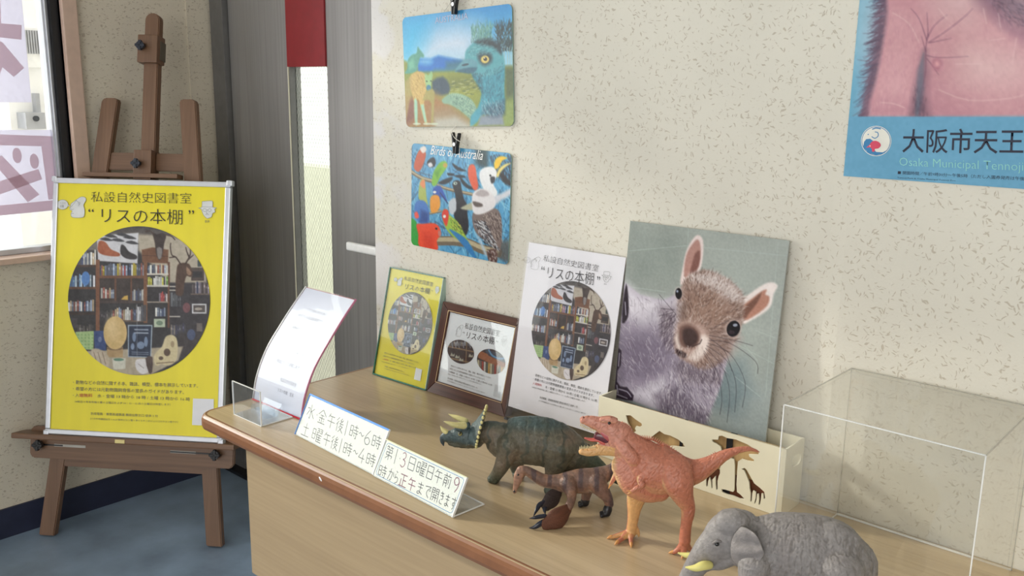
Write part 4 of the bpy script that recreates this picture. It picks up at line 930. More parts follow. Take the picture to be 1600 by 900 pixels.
boxes('shaded_brown_interior', [(-.175, .175, -.011, .004, .0, .042)], wood('shaded_interior_brown', (92, 50, 30), (120, 68, 42), 'X'), ins)  # dark brown block stands in for the box's shaded brown inside
a_ = bxp((800, 350), ZG)[0]+.79; boxes('black_strap', [(a_-.003, a_+.009, -.0125, .005, .0, .1125)], M_black, ins)
a_ = bxp((500, 380), ZG)[0]+.79; boxes('black_strap', [(a_-.004, a_+.002, -.0125, .005, .0, .1125)], M_black, ins)

# --- squirrel picture leaning in the box against the wall
ZS = lambda x, y: (940+x*.4, 340+y*.4)
lean_s = math.atan2(.040, .445)
sq = tag(empty('squirrel_picture', (-.826, 1.411, .7455), 0., lean_s), 'large grey-green photo print of a squirrel leaning in the giraffe box', 'picture')
MS = Mof(sq); q = local_of(MS, [ZS(112, 20), ZS(742, 83), ZS(630, 860), ZS(100, 250)])
SX0, SX1, SZ1 = q[0][0], (q[1][0]*.6+q[2][0]*.4), (q[0][1]+q[1][1])/2
A = Art(MS, SX0, SX1, 0., SZ1, 330, (130, 150, 146), ZS)
A.grad((158, 164, 159), (124, 132, 132)); A.poly([(400, 0), (760, 60), (700, 900), (400, 900)], (168, 178, 174), 160, .45); A.poly([(100, 20), (330, 40), (320, 240), (100, 280)], (128, 138, 134), 60, .6)
A.poly([(420, 560), (560, 560), (600, 700), (520, 780), (430, 740)], (92, 112, 122), 40, .6); A.poly([(560, 760), (660, 640), (640, 880), (420, 880)], (148, 160, 164), 60, .5)
for a in [[(340, 30), (330, 220)], [(105, 130), (330, 110), (730, 150)], [(105, 270), (250, 290)], [(500, 480), (690, 580)], [(560, 500), (610, 560), (600, 620)], [(690, 100), (640, 700)], [(560, 50), (590, 150)], [(520, 620), (620, 700)], [(600, 440), (680, 470)]]: A.line(a, 2.5, (178, 192, 190), .45)
BODY = [(88, 250), (110, 268), (150, 300), (240, 322), (290, 300), (320, 330), (480, 420), (500, 520), (480, 600), (465, 660), (440, 720), (402, 806), (300, 780), (120, 715), (20, 700), (20, 560), (60, 480), (70, 350)]
A.poly(BODY, (168, 160, 176), 5)
A.poly([(95, 255), (150, 305), (240, 325), (290, 330), (270, 420), (160, 430), (100, 380)], (214, 210, 220), 26, .9)
A.poly([(60, 480), (250, 470), (270, 600), (160, 660), (60, 640)], (128, 118, 138), 40, .8)
A.poly([(120, 690), (270, 600), (260, 740), (200, 740)], (204, 200, 212), 20, .8); A.poly([(250, 600), (460, 600), (410, 800), (250, 760)], (150, 142, 158), 20, .7)
A.poly([(200, 690), (290, 660), (410, 770), (400, 806), (230, 760)], (92, 82, 98), 16, .7)
A.poly([(75, 430), (200, 400), (290, 520), (250, 620), (80, 620)], (104, 94, 114), 60, .55)
f1 = [(196, 190, 202), (126, 116, 132), (232, 229, 234), (86, 76, 92)]
A.fur([(70, 300), (290, 320), (280, 720), (20, 690)], 500, 26, 2.5, f1, lambda x, y: 70+(x-150)*.2, .45, 18)
A.fur([(270, 560), (490, 560), (410, 800), (230, 760)], 700, 22, 2.5, f1+[(84, 74, 90)], lambda x, y: 75-(x-350)*.15, .6, 16)
A.line([(275, 600), (262, 730)], 2.5, (220, 214, 222), .6)
HEADP = [(300, 300), (322, 250), (350, 222), (398, 204), (440, 214), (500, 245), (545, 290), (556, 330), (552, 400), (530, 460), (500, 520), (470, 560), (430, 590), (380, 592), (330, 560), (290, 525), (278, 470), (290, 410), (296, 350)]
# ears
A.poly([(308, 262), (318, 190), (330, 135), (352, 90), (376, 68), (396, 88), (396, 150), (384, 205), (350, 240)], (222, 206, 204), 4, smooth=3)
A.poly([(322, 228), (330, 150), (356, 102), (376, 86), (386, 110), (386, 160), (372, 205), (345, 225)], (172, 132, 124), 4, smooth=3); A.poly([(345, 215), (356, 170), (366, 140), (385, 130), (380, 190), (360, 214)], (120, 82, 76), 4, .9, smooth=2)
A.poly([(535, 325), (575, 300), (620, 268), (662, 252), (688, 266), (672, 300), (664, 340), (640, 368), (590, 398), (548, 412)], (226, 216, 214), 4, smooth=3)
A.poly([(548, 350), (585, 318), (625, 288), (645, 282), (640, 300), (656, 310), (646, 345), (600, 382), (556, 400)], (176, 128, 112), 4, smooth=3); A.poly([(550, 360), (590, 322), (625, 292), (610, 330), (575, 375), (556, 395)], (110, 78, 68), 4, .85, smooth=2)
A.poly(HEADP, (150, 126, 118), 6, smooth=2)
A.poly([(350, 222), (440, 214), (545, 290), (550, 330), (500, 330), (420, 260), (350, 250)], (206, 196, 196), 16, .85); A.poly([(330, 300), (440, 290), (520, 370), (470, 430), (340, 400)], (140, 112, 100), 30, .8)
A.poly([(285, 330), (320, 330), (300, 440), (275, 470)], (214, 206, 210), 10, .8); A.poly([(240, 350), (300, 330), (290, 440), (232, 460)], (150, 140, 150), 20, .7)
A.poly([(480, 440), (545, 470), (500, 550), (440, 570), (420, 520)], (176, 160, 158), 20, .8)
hc = [(176, 156, 148), (96, 72, 62), (214, 202, 198), (128, 102, 92), (64, 46, 42)]
def hang(x, y): return math.degrees(math.atan2(y-470, x-345))
A.fur(HEADP, 1500, 17, 2.4, hc, hang, .6, 22); A.fur([(340, 225), (500, 240), (550, 320), (450, 300)], 350, 13, 2.2, [(226, 220, 220), (196, 184, 182), (150, 130, 124)], hang, .65, 20)
# muzzle
A.poly([(228, 350), (292, 372), (286, 440), (296, 500), (262, 520), (232, 460)], (92, 80, 92), 22, .6)
A.poly([(300, 545), (380, 592), (440, 585), (470, 560), (460, 640), (330, 640), (285, 590)], (84, 72, 84), 20, .55)
A.poly([(420, 420), (500, 470), (500, 530), (440, 570), (415, 520)], (110, 88, 82), 18, .5)
A.poly([(300, 340), (340, 330), (330, 410), (300, 420)], (96, 76, 70), 12, .5)
A.fur([(228, 350), (300, 372), (296, 520), (240, 500)], 160, 20, 2.2, [(210, 202, 210), (70, 58, 70)], lambda x, y: 120, .6, 22)
A.fur([(300, 560), (470, 570), (450, 660), (300, 640)], 220, 18, 2.2, [(216, 208, 214), (70, 58, 68), (150, 138, 150)], lambda x, y: 80, .6, 20)
A.poly([(296, 420), (330, 405), (380, 420), (412, 450), (415, 500), (395, 545), (350, 562), (310, 545), (288, 505)], (178, 152, 144), 12, .9, smooth=2)
A.poly([(385, 460), (418, 470), (410, 520), (370, 560), (340, 545), (372, 510)], (220, 208, 204), 8, .9, smooth=2); A.poly([(286, 470), (302, 440), (312, 500), (300, 520)], (214, 202, 198), 6, .9)
A.poly([(304, 430), (340, 415), (378, 440), (384, 480), (360, 510), (325, 510), (302, 485)], (108, 82, 76), 8, smooth=3); A.poly([(318, 440), (350, 432), (374, 456), (372, 488), (345, 505), (322, 490)], (62, 46, 46), 6, smooth=3)
A.poly([(290, 512), (330, 530), (330, 548), (300, 540)], (54, 40, 44), 4, smooth=2); A.line([(352, 505), (384, 492), (392, 476)], 3, (60, 46, 46)); A.fur([(290, 500), (410, 500), (390, 560), (310, 550)], 120, 14, 2, [(226, 216, 214), (150, 128, 122)], lambda x, y: 95-(x-340)*.3, .6, 15)
# eyes
A.ell(300, 297, 16, 25, (190, 180, 180), soft=7, al=.8); A.ell(301, 297, 13, 22, (24, 20, 26)); A.ell(296, 288, 4, 5, (150, 160, 180))
A.ell(514, 434, 31, 36, (188, 172, 168), rot=20, soft=8, al=.8); A.ell(515, 434, 26, 32, (26, 22, 28), rot=20); A.ell(522, 420, 9, 6, (150, 156, 172)); A.ell(508, 448, 12, 8, (60, 48, 56), al=.8)
for p in [[(280, 370), (225, 385)], [(285, 385), (222, 420)], [(290, 400), (230, 450)], [(284, 360), (232, 355)], [(292, 380), (250, 330), (225, 300)], [(400, 520), (450, 600), (470, 700), (462, 770)], [(405, 510), (470, 580), (500, 680), (490, 800)], [(410, 500), (490, 560), (525, 650), (520, 760)], [(415, 490), (500, 530), (560, 640), (550, 740)], [(420, 480), (500, 490), (600, 560), (610, 610)], [(420, 460), (520, 480), (590, 500)], [(400, 530), (440, 600), (435, 640)], [(440, 430), (500, 400)], [(420, 470), (480, 520), (510, 600)]]: A.line(p, 1.8, (48, 42, 50), .75, smooth=4)
# bark
A.poly([(58, 498), (78, 520), (76, 575), (62, 600), (60, 640), (74, 660), (100, 662), (126, 694), (122, 716), (90, 712), (-10, 690), (10, 600), (40, 540)], (52, 42, 56), 3); A.poly([(96, 258), (104, 300), (106, 370), (98, 400), (80, 412), (84, 330)], (46, 38, 48), 3, smooth=2)
for p in [[(55, 520), (50, 600), (40, 660)], [(70, 530), (66, 580)], [(68, 670), (100, 680), (115, 700)], [(60, 690), (100, 706)], [(60, 655), (64, 685)], [(92, 330), (95, 380)]]: A.line(p, 4, (186, 180, 198), .8, smooth=2)
A.noise(3, 5); A.noise(40, 6)
A.mesh('photo_print', M_gprint, sq, y=-.0002)
boxes('backing_board', [(SX0, SX1, 0, .0035, 0, SZ1)], mat('grey_backing_card', (176, 182, 180), .6), sq)

# --- clear acrylic display case
cs = tag(empty('display_case', (-.4015, 1.32, .7405)), 'large empty clear acrylic cover standing on the desk behind the grey elephant', 'display case')
hx, hy, hz, th = .1355, .1245, .2615, .003
for nm, b in (('front_panel', (-hx, hx, -hy, -hy+th, 0, hz)), ('back_panel', (-hx, hx, hy-th, hy, 0, hz)), ('left_panel', (-hx, -hx+th, -hy+th, hy-th, 0, hz)), ('right_panel', (hx-th, hx, -hy+th, hy-th, 0, hz)), ('top_panel', (-hx+th, hx-th, -hy+th, hy-th, hz-th, hz))):
    boxes(nm, [b], M_case, cs)
e_ = .0008
for a in (-1, 1):
    for b in (-1, 1):
        boxes('polished_edge', [(a*hx-e_, a*hx+e_, b*hy-e_, b*hy+e_, 0, hz)], M_cedge if b < 0 else clear('soft_edge', tint=(225, 225, 220), haze=.25), cs)
boxes('polished_edge', [(-hx, hx, -hy-e_, -hy+e_, hz-e_, hz+e_)], M_cedge, cs)
for s_ in (-1, 1): boxes('polished_edge', [(s_*hx-e_, s_*hx+e_, -hy, hy, hz-e_, hz+e_)], clear('soft_edge'), cs)
boxes('polished_edge', [(-hx, hx, hy-e_, hy+e_, hz-e_, hz+e_)], clear('soft_edge'), cs)
boxes('polished_edge', [(-hx-e_, -hx+e_, -hy, hy, 0, .002)], M_cedge, cs); boxes('polished_edge', [(-hx, hx, hy-th, hy+e_, 0, .0022)], M_cedge, cs)

# ================================================================ SIGNS AT THE FRONT OF THE DESK
ZN = lambda x, y: (450+x*.24446, 600+y*.24446)
M_signp = mat('off_white_sign_paper', (224, 222, 214), .5, noise=.01)
M_blue = mat('bright_blue_edge', (40, 128, 214), .35); M_bluel = mat('blue_border_line', (84, 132, 178), .5); M_purp = mat('purple_red_ink', (120, 44, 74), .5)
M_pen = mat('dark_grey_pen', (50, 46, 52), .5)
def sign(name, BL, BR, corners, label, lean):
    a = np.array(BL); b = np.array(BR); c = (a+b)/2; yw = math.atan2(b[1]-a[1], b[0]-a[0])
    r = tag(empty(name, (c[0], c[1], .7418), yw, lean), label, 'sign')
    x0, x1, z0, z1 = quad_rect(r, *corners, ZN); z0 = 0.0; L_ = z1
    boxes('front_sheet', [(x0, x1, -.0014, -.0005, z0, z1)], clear('sign_acrylic', haze=.005, refl=.25), r)
    boxes('back_sheet', [(x0, x1, .0012, .0024, z0, z1)], mat('white_acrylic_back', (220, 222, 222), .35), r)
    boxes('paper', [(x0+.002, x1-.002, .0, .001, z0+.002, z1-.001)], M_signp, r)
    bm = bmesh.new(); box(bm, x0, x1, 0, .072, -.0006, .0012); bmesh.ops.transform(bm, matrix=Matrix.Rotation(lean, 4, 'X'), verts=bm.verts[:])
    obj('base_sheet', bm, clear('base_acrylic', haze=.22), r)
    bm = bmesh.new(); box(bm, x0, x1, .0705, .0725, -.0004, .0016); bmesh.ops.transform(bm, matrix=Matrix.Rotation(lean, 4, 'X'), verts=bm.verts[:]); obj('base_edge', bm, M_cedge, r)
    bm = bmesh.new(); box(bm, x1-.0012, x1+.0004, 0, .072, -.0004, .0016); bmesh.ops.transform(bm, matrix=Matrix.Rotation(lean, 4, 'X'), verts=bm.verts[:]); obj('base_edge', bm, M_cedge, r)
    boxes('side_edge', [(x1-.0012, x1+.0006, -.0016, .0028, z0, z1)], M_cedge, r)
    return r, (x0, x1, z0, z1)
s1, R1 = sign('desk_sign', (-1.508, 1.013), (-1.235, .995), [(140, 62), (652, 287), (540, 588), (45, 325)], 'handwritten opening-hours sign with a blue top edge, left of two low desk signs', math.radians(26.5))
x0, x1, z0, z1 = R1
boxes('blue_edge', [(x0, x1, -.0018, .003, z1-.0035, z1)], M_blue, s1)
boxes('blue_side_line', [(x0, x0+.0012, -.0018, .002, z0, z1)], M_blue, s1)
GL = {
'水': [[(5,10),(5,.5),(4,1.2)],[(1,7),(4,7),(1,2)],[(9,8),(5.5,5)],[(5.2,6),(9.5,1)]],
'金': [[(5,10),(.5,6)],[(5,10),(9.5,6)],[(3,6),(7,6)],[(2,4),(8,4)],[(5,6),(5,.5)],[(2.5,3),(3.2,1.5)],[(7.5,3),(6.8,1.5)],[(1,.5),(9,.5)]],
'午': [[(3,10),(1,7)],[(2.3,8.3),(8.5,8.3)],[(.5,4.5),(9.5,4.5)],[(5,8.3),(5,0)]],
'後': [[(3,10),(.5,7.5)],[(3.2,7.5),(.5,4.5)],[(2,6),(2,0)],[(7,10),(5,8)],[(5,8),(7.5,7.5)],[(8.5,9),(4.5,5.8)],[(4.5,5.8),(9,6)],[(6.3,5.5),(4,2.8)],[(5.8,4.3),(8.6,4.3)],[(8.6,4.3),(4,0)],[(5.2,3),(9.5,0)]],
'1': [[(5,10.5),(5,-.5)]], '・': [[(4,5.2),(6,4.4)]], '～': [[(1,5),(3,6.3),(5,5.2),(7,4.2),(9,5.5)]],
'時': [[(.5,8.5),(.5,1.5)],[(.5,8.5),(3.5,8.5)],[(3.5,8.5),(3.5,1.5)],[(.5,5),(3.5,5)],[(.5,1.5),(3.5,1.5)],[(4.8,8.3),(9.3,8.3)],[(7,10),(7,6)],[(4.3,6),(9.8,6)],[(4.5,4),(9.8,4)],[(8.2,5.5),(8.2,.3)],[(8.2,.3),(7,.8)],[(5.5,2.8),(6.3,1.6)]],
'6': [[(7,10.5),(3.4,6.5),(2,3),(4,.3),(7,.6),(8.2,3),(6,5),(3.2,4.3),(2.1,3)]],
'土': [[(2,6.5),(8,6.5)],[(5,10),(5,.5)],[(.5,.5),(9.5,.5)]],
'曜': [[(.5,8.5),(.5,1.5)],[(.5,8.5),(3.2,8.5)],[(3.2,8.5),(3.2,1.5)],[(.5,5),(3.2,5)],[(.5,1.5),(3.2,1.5)],[(4.5,9.8),(6.6,9.8)],[(6.6,9.8),(6.6,7)],[(4.8,8.4),(6.6,8.4)],[(4.5,7),(6.6,7)],[(7.4,9.8),(9.5,9.8)],[(9.5,9.8),(9.5,7)],[(7.7,8.4),(9.5,8.4)],[(7.4,7),(9.5,7)],[(5.3,6.5),(4.3,4.5)],[(5,5.3),(5,0)],[(5,5.2),(9.6,5.2)],[(5,3.5),(9.2,3.5)],[(5,1.9),(9.2,1.9)],[(5,.2),(9.8,.2)],[(7.2,5.2),(7.2,.2)]],
'4': [[(5.5,10.5),(1,3)],[(1,3),(9,3)],[(6.5,6),(6.5,-.5)]],
'第': [[(2.5,10),(1,8.5)],[(2,9.3),(4.5,9.3)],[(3.2,9.2),(3.6,8.2)],[(6.5,10),(5.5,8.5)],[(6.2,9.3),(9,9.3)],[(7.5,9.2),(7.8,8.2)],[(1.5,7.5),(8.5,7.5)],[(8.5,7.5),(8.5,5.5)],[(1.5,5.5),(8.5,5.5)],[(1.5,5.5),(1.5,3.5)],[(1.5,3.5),(9,3.5)],[(9,3.5),(8.5,1.5)],[(5,7.5),(5,0)],[(4.8,3.3),(1,.5)]],
'3': [[(2,9.2),(5,10.3),(7.6,8.6),(6.5,6.2),(4,5.3)],[(4,5.3),(7.5,4.5),(8.4,2),(5.5,-.2),(2,.8)]],
'日': [[(1.5,9.5),(1.5,.5)],[(1.5,9.5),(8.5,9.5)],[(8.5,9.5),(8.5,.5)],[(1.5,5.2),(8.5,5.2)],[(1.5,.5),(8.5,.5)]],
'前': [[(3,10),(3.6,8.6)],[(7,10),(6.4,8.6)],[(.5,8.2),(9.5,8.2)],[(1.5,6.8),(1.5,0)],[(1.5,6.8),(4.8,6.8)],[(4.8,6.8),(4.8,0)],[(1.5,4.8),(4.8,4.8)],[(1.5,2.9),(4.8,2.9)],[(6.7,6.5),(6.7,2.5)],[(9,7.2),(9,.2)],[(9,.2),(7.8,.8)]],
'9': [[(8,7.5),(6,10.2),(3,9.7),(1.8,7),(4,4.8),(7,5.8),(8.1,8.2),(7.5,3.5),(5,-.3)]],
'か': [[(1,7),(6,7.3),(6.5,5),(5.5,1),(4,1.5)],[(4,10),(3.3,6),(1,.8)],[(7.8,8),(9.5,4.5)]],
'ら': [[(3.5,9.8),(6,8.7)],[(3,7.5),(2.5,4),(5,5.3),(8,4.5),(7.8,1.8),(4,.3)]],
'正': [[(1,9.3),(9,9.3)],[(5,9.3),(5,.5)],[(5,5.2),(8.5,5.2)],[(2.3,6),(2.3,.5)],[(.3,.5),(9.7,.5)]],
'ま': [[(1.5,8),(8.5,8)],[(2,5.7),(8,5.7)],[(5,10),(5,2),(3.5,.5),(1.8,1.5),(4,2.6),(8.5,.8)]],
'で': [[(1,8.5),(9,9),(5,6),(4.5,3),(8,.5)],[(7,6.5),(7.8,5.5)],[(8.5,7),(9.3,6)]],
'開': [[(.8,10),(.8,0)],[(.8,10),(4.2,10)],[(4.2,10),(4.2,6.5)],[(.8,8.2),(4.2,8.2)],[(.8,6.5),(4.2,6.5)],[(9.2,10),(9.2,0)],[(5.8,10),(9.2,10)],[(5.8,10),(5.8,6.5)],[(5.8,8.2),(9.2,8.2)],[(5.8,6.5),(9.2,6.5)],[(2.5,5),(7.5,5)],[(1.8,3),(8.2,3)],[(3.8,5),(3.6,2),(2.6,.2)],[(6.2,5),(6.2,0)]],
'き': [[(2,8.5),(7.5,8.8)],[(2,6.5),(8,6.8)],[(4,10),(7,4.8),(4,4)],[(2.2,3.3),(2.8,1),(7,.4)]],
'す': [[(1,8),(9,8)],[(6,10),(6,4),(4.5,3),(3.5,4.5),(5,5.5),(6,4.5),(5.5,1.5),(4,0)]]}
def hand(r, row, y0, x00, sl, ho, dx):
    """handwritten characters as pen strokes: row = (character, left, right[, ink])"""
    for c in row:
        ch_, a, b = c[:3]; m = c[3] if len(c) > 3 else M_pen
        f = lambda u, v: (a+(b-a)*u/10+dx*v/10, y0+sl*(a+(b-a)*u/10-x00)-ho*v/10)
        strokes('character', r, Mof(r), [[f(*p) for p in L_] for L_ in GL[ch_]], .0015 if m is M_pen else .0019, m, y=-.0001, cv=ZN)
hand(s1, [('水', 110, 162), ('・', 168, 184), ('金', 182, 236), ('午', 242, 292), ('後', 297, 347), ('1', 350, 376), ('時', 386, 438), ('～', 440, 478), ('6', 474, 524), ('時', 528, 584)], 210, 110, .455, 88, 20)
hand(s1, [('土', 78, 130), ('曜', 145, 207), ('午', 216, 262), ('後', 265, 312), ('1', 314, 338), ('時', 345, 398), ('～', 403, 440), ('4', 440, 486), ('時', 492, 548)], 322, 78, .46, 84, 20)
s2, R2 = sign('desk_sign', (-1.233, .993), (-1.003, .977), [(630, 358), (1147, 593), (1050, 858), (540, 590)], 'handwritten sign with red-purple characters and blue border line, right of two low desk signs', math.radians(27.5))
x0, x1, z0, z1 = R2
bm = bmesh.new(); Po = rrect(x0+.005, x1-.004, z0+.004, z1-.004, .006, n=4); Pi = rrect(x0+.0062, x1-.0052, z0+.0052, z1-.0052, .0048, n=4)
va = [bm.verts.new((a, -.0001, b)) for a, b in Po]; vb = [bm.verts.new((a, -.0001, b)) for a, b in Pi]
for i in range(len(va)): bm.faces.new((va[i], va[(i+1) % len(va)], vb[(i+1) % len(va)], vb[i]))
obj('border_line', bm, M_bluel, s2)
boxes('top_edge', [(x0, x1, -.0016, .0028, z1-.001, z1+.0005)], mat('pale_yellow_edge', (214, 212, 170), .4), s2)
hand(s2, [('第', 613, 660), ('1', 666, 692), ('・', 698, 712), ('3', 708, 747, M_purp), ('日', 755, 806), ('曜', 812, 870), ('日', 874, 922), ('午', 926, 976), ('前', 980, 1032), ('9', 1040, 1088, M_purp)], 474, 613, .475, 86, 22)
hand(s2, [('時', 570, 620), ('か', 628, 668), ('ら', 666, 698), ('正', 700, 752, M_purp), ('午', 757, 806, M_purp), ('ま', 812, 858), ('で', 860, 902), ('開', 905, 953), ('き', 955, 990), ('ま', 990, 1026), ('す', 1028, 1068)], 586, 570, .455, 80, 20)

# --- curved leaning notice with red backing
cn = tag(empty('curved_notice', (-1.6655, 1.073, .7405)), 'curved white notice with red edges, leaning back at the left end of the desk', 'notice')
PR = catmull([(0, 0), (.012, .052), (.040, .110), (.082, .163), (.120, .206), (.156, .243)], 8)
ds = np.concatenate([[0], np.cumsum(np.linalg.norm(np.diff(PR, axis=0), axis=1))]); LN = ds[-1]; PN = np.gradient(PR, axis=0); PN /= np.linalg.norm(PN, axis=1)[:, None]
def curv(u, v, off):     # u across (m), v along (0..1), off towards the viewer
    s_ = np.asarray(v)*LN; y = np.interp(s_, ds, PR[:, 0]); z = np.interp(s_, ds, PR[:, 1]); ty = np.interp(s_, ds, PN[:, 0]); tz = np.interp(s_, ds, PN[:, 1])
    return np.stack([np.asarray(u)+0*y, y-tz*off, z+ty*off], -1)
def csheet(name, u0, u1, v0, v1, o0, o1, m):
    vs = np.linspace(v0, v1, 33); V = []; 
    for v in vs: V += [curv(u0, v, o0), curv(u1, v, o0), curv(u1, v, o1), curv(u0, v, o1)]
    F = []
    for i in range(32):
        a = i*4; b = a+4
        for k in range(4): F.append((a+k, a+(k+1) % 4, b+(k+1) % 4, b+k))
    F += [(3, 2, 1, 0), (128, 129, 130, 131)]
    return pymesh(name, V, F, m, cn, True) if False else pymesh(name, V, F, m, cn)
W2 = .0945
M_redb = mat('red_backing', (196, 22, 52), .3)
csheet('red_backing', -W2+.001, W2-.001, 0, .998, -.0035, -.0015, M_redb)
csheet('paper', -W2+.003, W2-.004, .008, .992, -.0012, .0, mat('lavender_white_paper', (224, 222, 238), .45, noise=.01))
csheet('front_sheet', -W2, W2, 0, 1, .0006, .0022, clear('notice_acrylic', refl=.3, haze=.01))
csheet('side_edge', W2-.0012, W2+.0006, 0, 1, -.002, .0022, mat('pinkish_edge', (206, 130, 160), .3)); csheet('side_edge', -W2-.0006, -W2+.001, 0, 1, -.002, .0022, M_cedge)
csheet('red_bottom_edge', -W2, W2, 0, .012, .0023, .003, M_redb)
def ctext(s_, u0, v0, u1, h):
    me = text_mesh(s_, 1, -.01); n = len(me.vertices); co = np.zeros(n*3); me.vertices.foreach_get('co', co); co = co.reshape(-1, 3); lo = co.min(0); hi_ = co.max(0)
    u = u0+(co[:, 0]-lo[0])/(hi_[0]-lo[0])*(u1-u0); v = v0+(co[:, 1]-lo[1])/(hi_[1]-lo[1])*h/LN
    me.vertices.foreach_set('co', curv(u, v, .0003).ravel()); me.update(); me.materials.clear(); me.name = 'lettering'; link('lettering', me, mat('faint_grey_ink', (116, 112, 130), .5), cn)
ctext('ここは動物の好きな人と', -.035, .80, .035, .0075); ctext('考えている私設図書室です', -.055, .735, .038, .0085); ctext('入場無料です', -.058, .63, -.012, .0075); ctext('ごゆっくりご覧ください', -.058, .565, .028, .0075); ctext('本の声と', .012, .44, .05, .0075)
ctext('その物語について説明します', -.055, .34, .045, .009); ctext('私設自然史図書室', -.005, .215, .055, .0085); ctext('リスの本棚　室長', -.005, .135, .055, .0085)

# --- clear card holder in front of it
ch = tag(empty('card_holder', (-1.652, 1.03, .7405)), 'small empty clear acrylic card holder at the front left corner of the desk', 'card holder')
M_ca = clear('holder_acrylic', tint=(240, 244, 248), haze=.04, refl=1.4)
boxes('front_plate', [(-.053, .055, -.040, -.038, 0, .077)], M_ca, ch); boxes('base_plate', [(-.053, .055, -.038, .038, 0, .002)], M_ca, ch)
boxes('inner_block', [(-.030, .030, -.012, .012, .002, .022)], M_ca, ch, bev=.002)
bm = bmesh.new(); box(bm, -.034, .034, .0, .0015, .0, .03, M=Matrix.Translation((0, .012, .002)) @ Matrix.Rotation(-.5, 4, 'X')); obj('inner_tab', bm, M_ca, ch)
boxes('plate_edge', [(-.0535, -.0525, -.0405, -.0375, 0, .077)], M_cedge, ch); boxes('plate_edge', [(.0545, .0555, -.0405, -.0375, 0, .077)], M_cedge, ch)
boxes('plate_edge', [(-.053, .055, -.0405, -.0375, .0765, .0775)], M_cedge, ch); boxes('plate_edge', [(-.053, .055, -.0405, -.0395, 0, .0015)], M_cedge, ch); boxes('plate_edge', [(.0545, .0555, -.038, .038, 0, .0022)], M_cedge, ch)
boxes('plate_edge', [(-.053, .055, .0375, .0385, 0, .0022)], M_cedge, ch)

# ================================================================ PICTURES ON THE WALL
def wallpic(name, corners, label, y=1.458, rad=.012, roll=None):
    q = [hit(*p, 1, y) for p in corners]; c = sum(q)/4
    tx = ((q[1]-q[0])+(q[2]-q[3])); ro = -math.atan2(tx[2], tx[0])
    r = tag(empty(name, (c[0], y, c[2]), 0, 0, ro), label, 'picture')
    x0, x1, z0, z1 = quad_rect(r, *corners); return r, (x0, x1, z0, z1)
ZA = lambda x, y: (600+x*.24438, y*.24438)
au, (x0, x1, z0, z1) = wallpic('hanging_picture', [ZA(130, 112), ZA(822, 22), ZA(830, 806), ZA(134, 812)], 'glossy square emu and kangaroo picture, upper of two hanging on the wall')
MA = Mof(au)
A = Art(MA, x0, x1, z0, z1, 260, (100, 170, 210), ZA)
A.grad((40, 140, 205), (150, 205, 228), 0, .45); A.poly([(240, 330), (330, 200), (470, 160), (600, 200), (560, 380), (240, 390)], (216, 222, 236), 70, .95); A.poly([(120, 100), (300, 90), (200, 380), (120, 380)], (60, 190, 232), 60, .7)
A.poly([(120, 380), (200, 420), (330, 440), (840, 420), (840, 830), (120, 830)], (132, 142, 62), 6)
A.poly([(215, 370), (300, 375), (350, 355), (400, 365), (500, 385), (540, 420), (450, 455), (220, 460)], (26, 112, 196), 6); A.ell(270, 395, 40, 14, (150, 210, 236), soft=12, al=.8)
A.poly([(400, 400), (520, 385), (560, 440), (400, 440)], (52, 110, 120), 10, .8)
A.poly([(330, 465), (600, 450), (620, 640), (330, 640)], (150, 156, 60), 20, .8); A.poly([(420, 500), (600, 490), (600, 560), (420, 560)], (86, 96, 58), 20, .6); A.poly([(310, 520), (380, 490), (420, 540), (415, 600), (330, 605)], (48, 70, 88), 6, smooth=2)
A.poly([(130, 620), (330, 600), (420, 660), (540, 770), (540, 830), (130, 830)], (156, 112, 64), 20); A.poly([(300, 700), (420, 680), (560, 770), (560, 830), (300, 830)], (150, 130, 100), 18, .8); A.poly([(330, 760), (460, 745), (560, 800), (560, 830), (330, 830)], (182, 184, 176), 12, .8); A.poly([(130, 640), (200, 630), (210, 760), (140, 800)], (120, 70, 60), 14, .8)
for k in range(60): 
    x, y = 420+A.seed.random()*190, 500+A.seed.random()*110; A.line([(x, y), (x+18, y-4)], 3, [(190, 196, 120), (60, 80, 60), (210, 210, 160)][k % 3], .7)
# distant trees
A.fur([(560, 180), (690, 165), (690, 300), (560, 300)], 260, 40, 3.5, [(90, 150, 140), (60, 110, 100), (130, 180, 150)], lambda x, y: -85, .8, 14)
A.fur([(715, 170), (820, 150), (825, 330), (730, 330)], 260, 34, 5, [(36, 52, 60), (28, 44, 48), (60, 84, 80)], lambda x, y: -80, .9, 22)
for x in (770, 790, 806, 820): A.line([(x, 300), (x+4, 430)], 4, (170, 180, 160), .8)
A.poly([(770, 430), (840, 430), (840, 640), (780, 640)], (84, 100, 70), 10, .9); A.poly([(770, 640), (840, 620), (840, 820), (760, 810)], (140, 160, 90), 14, .9)
# far kangaroo
A.poly([(218, 300), (232, 318), (258, 352), (254, 368), (236, 366), (226, 392), (216, 430), (210, 455), (180, 468), (135, 470), (150, 440), (155, 385), (180, 352), (210, 340)], (82, 152, 134), 3, smooth=3); A.poly([(160, 400), (190, 370), (200, 430), (165, 450)], (120, 190, 160), 8, .7)
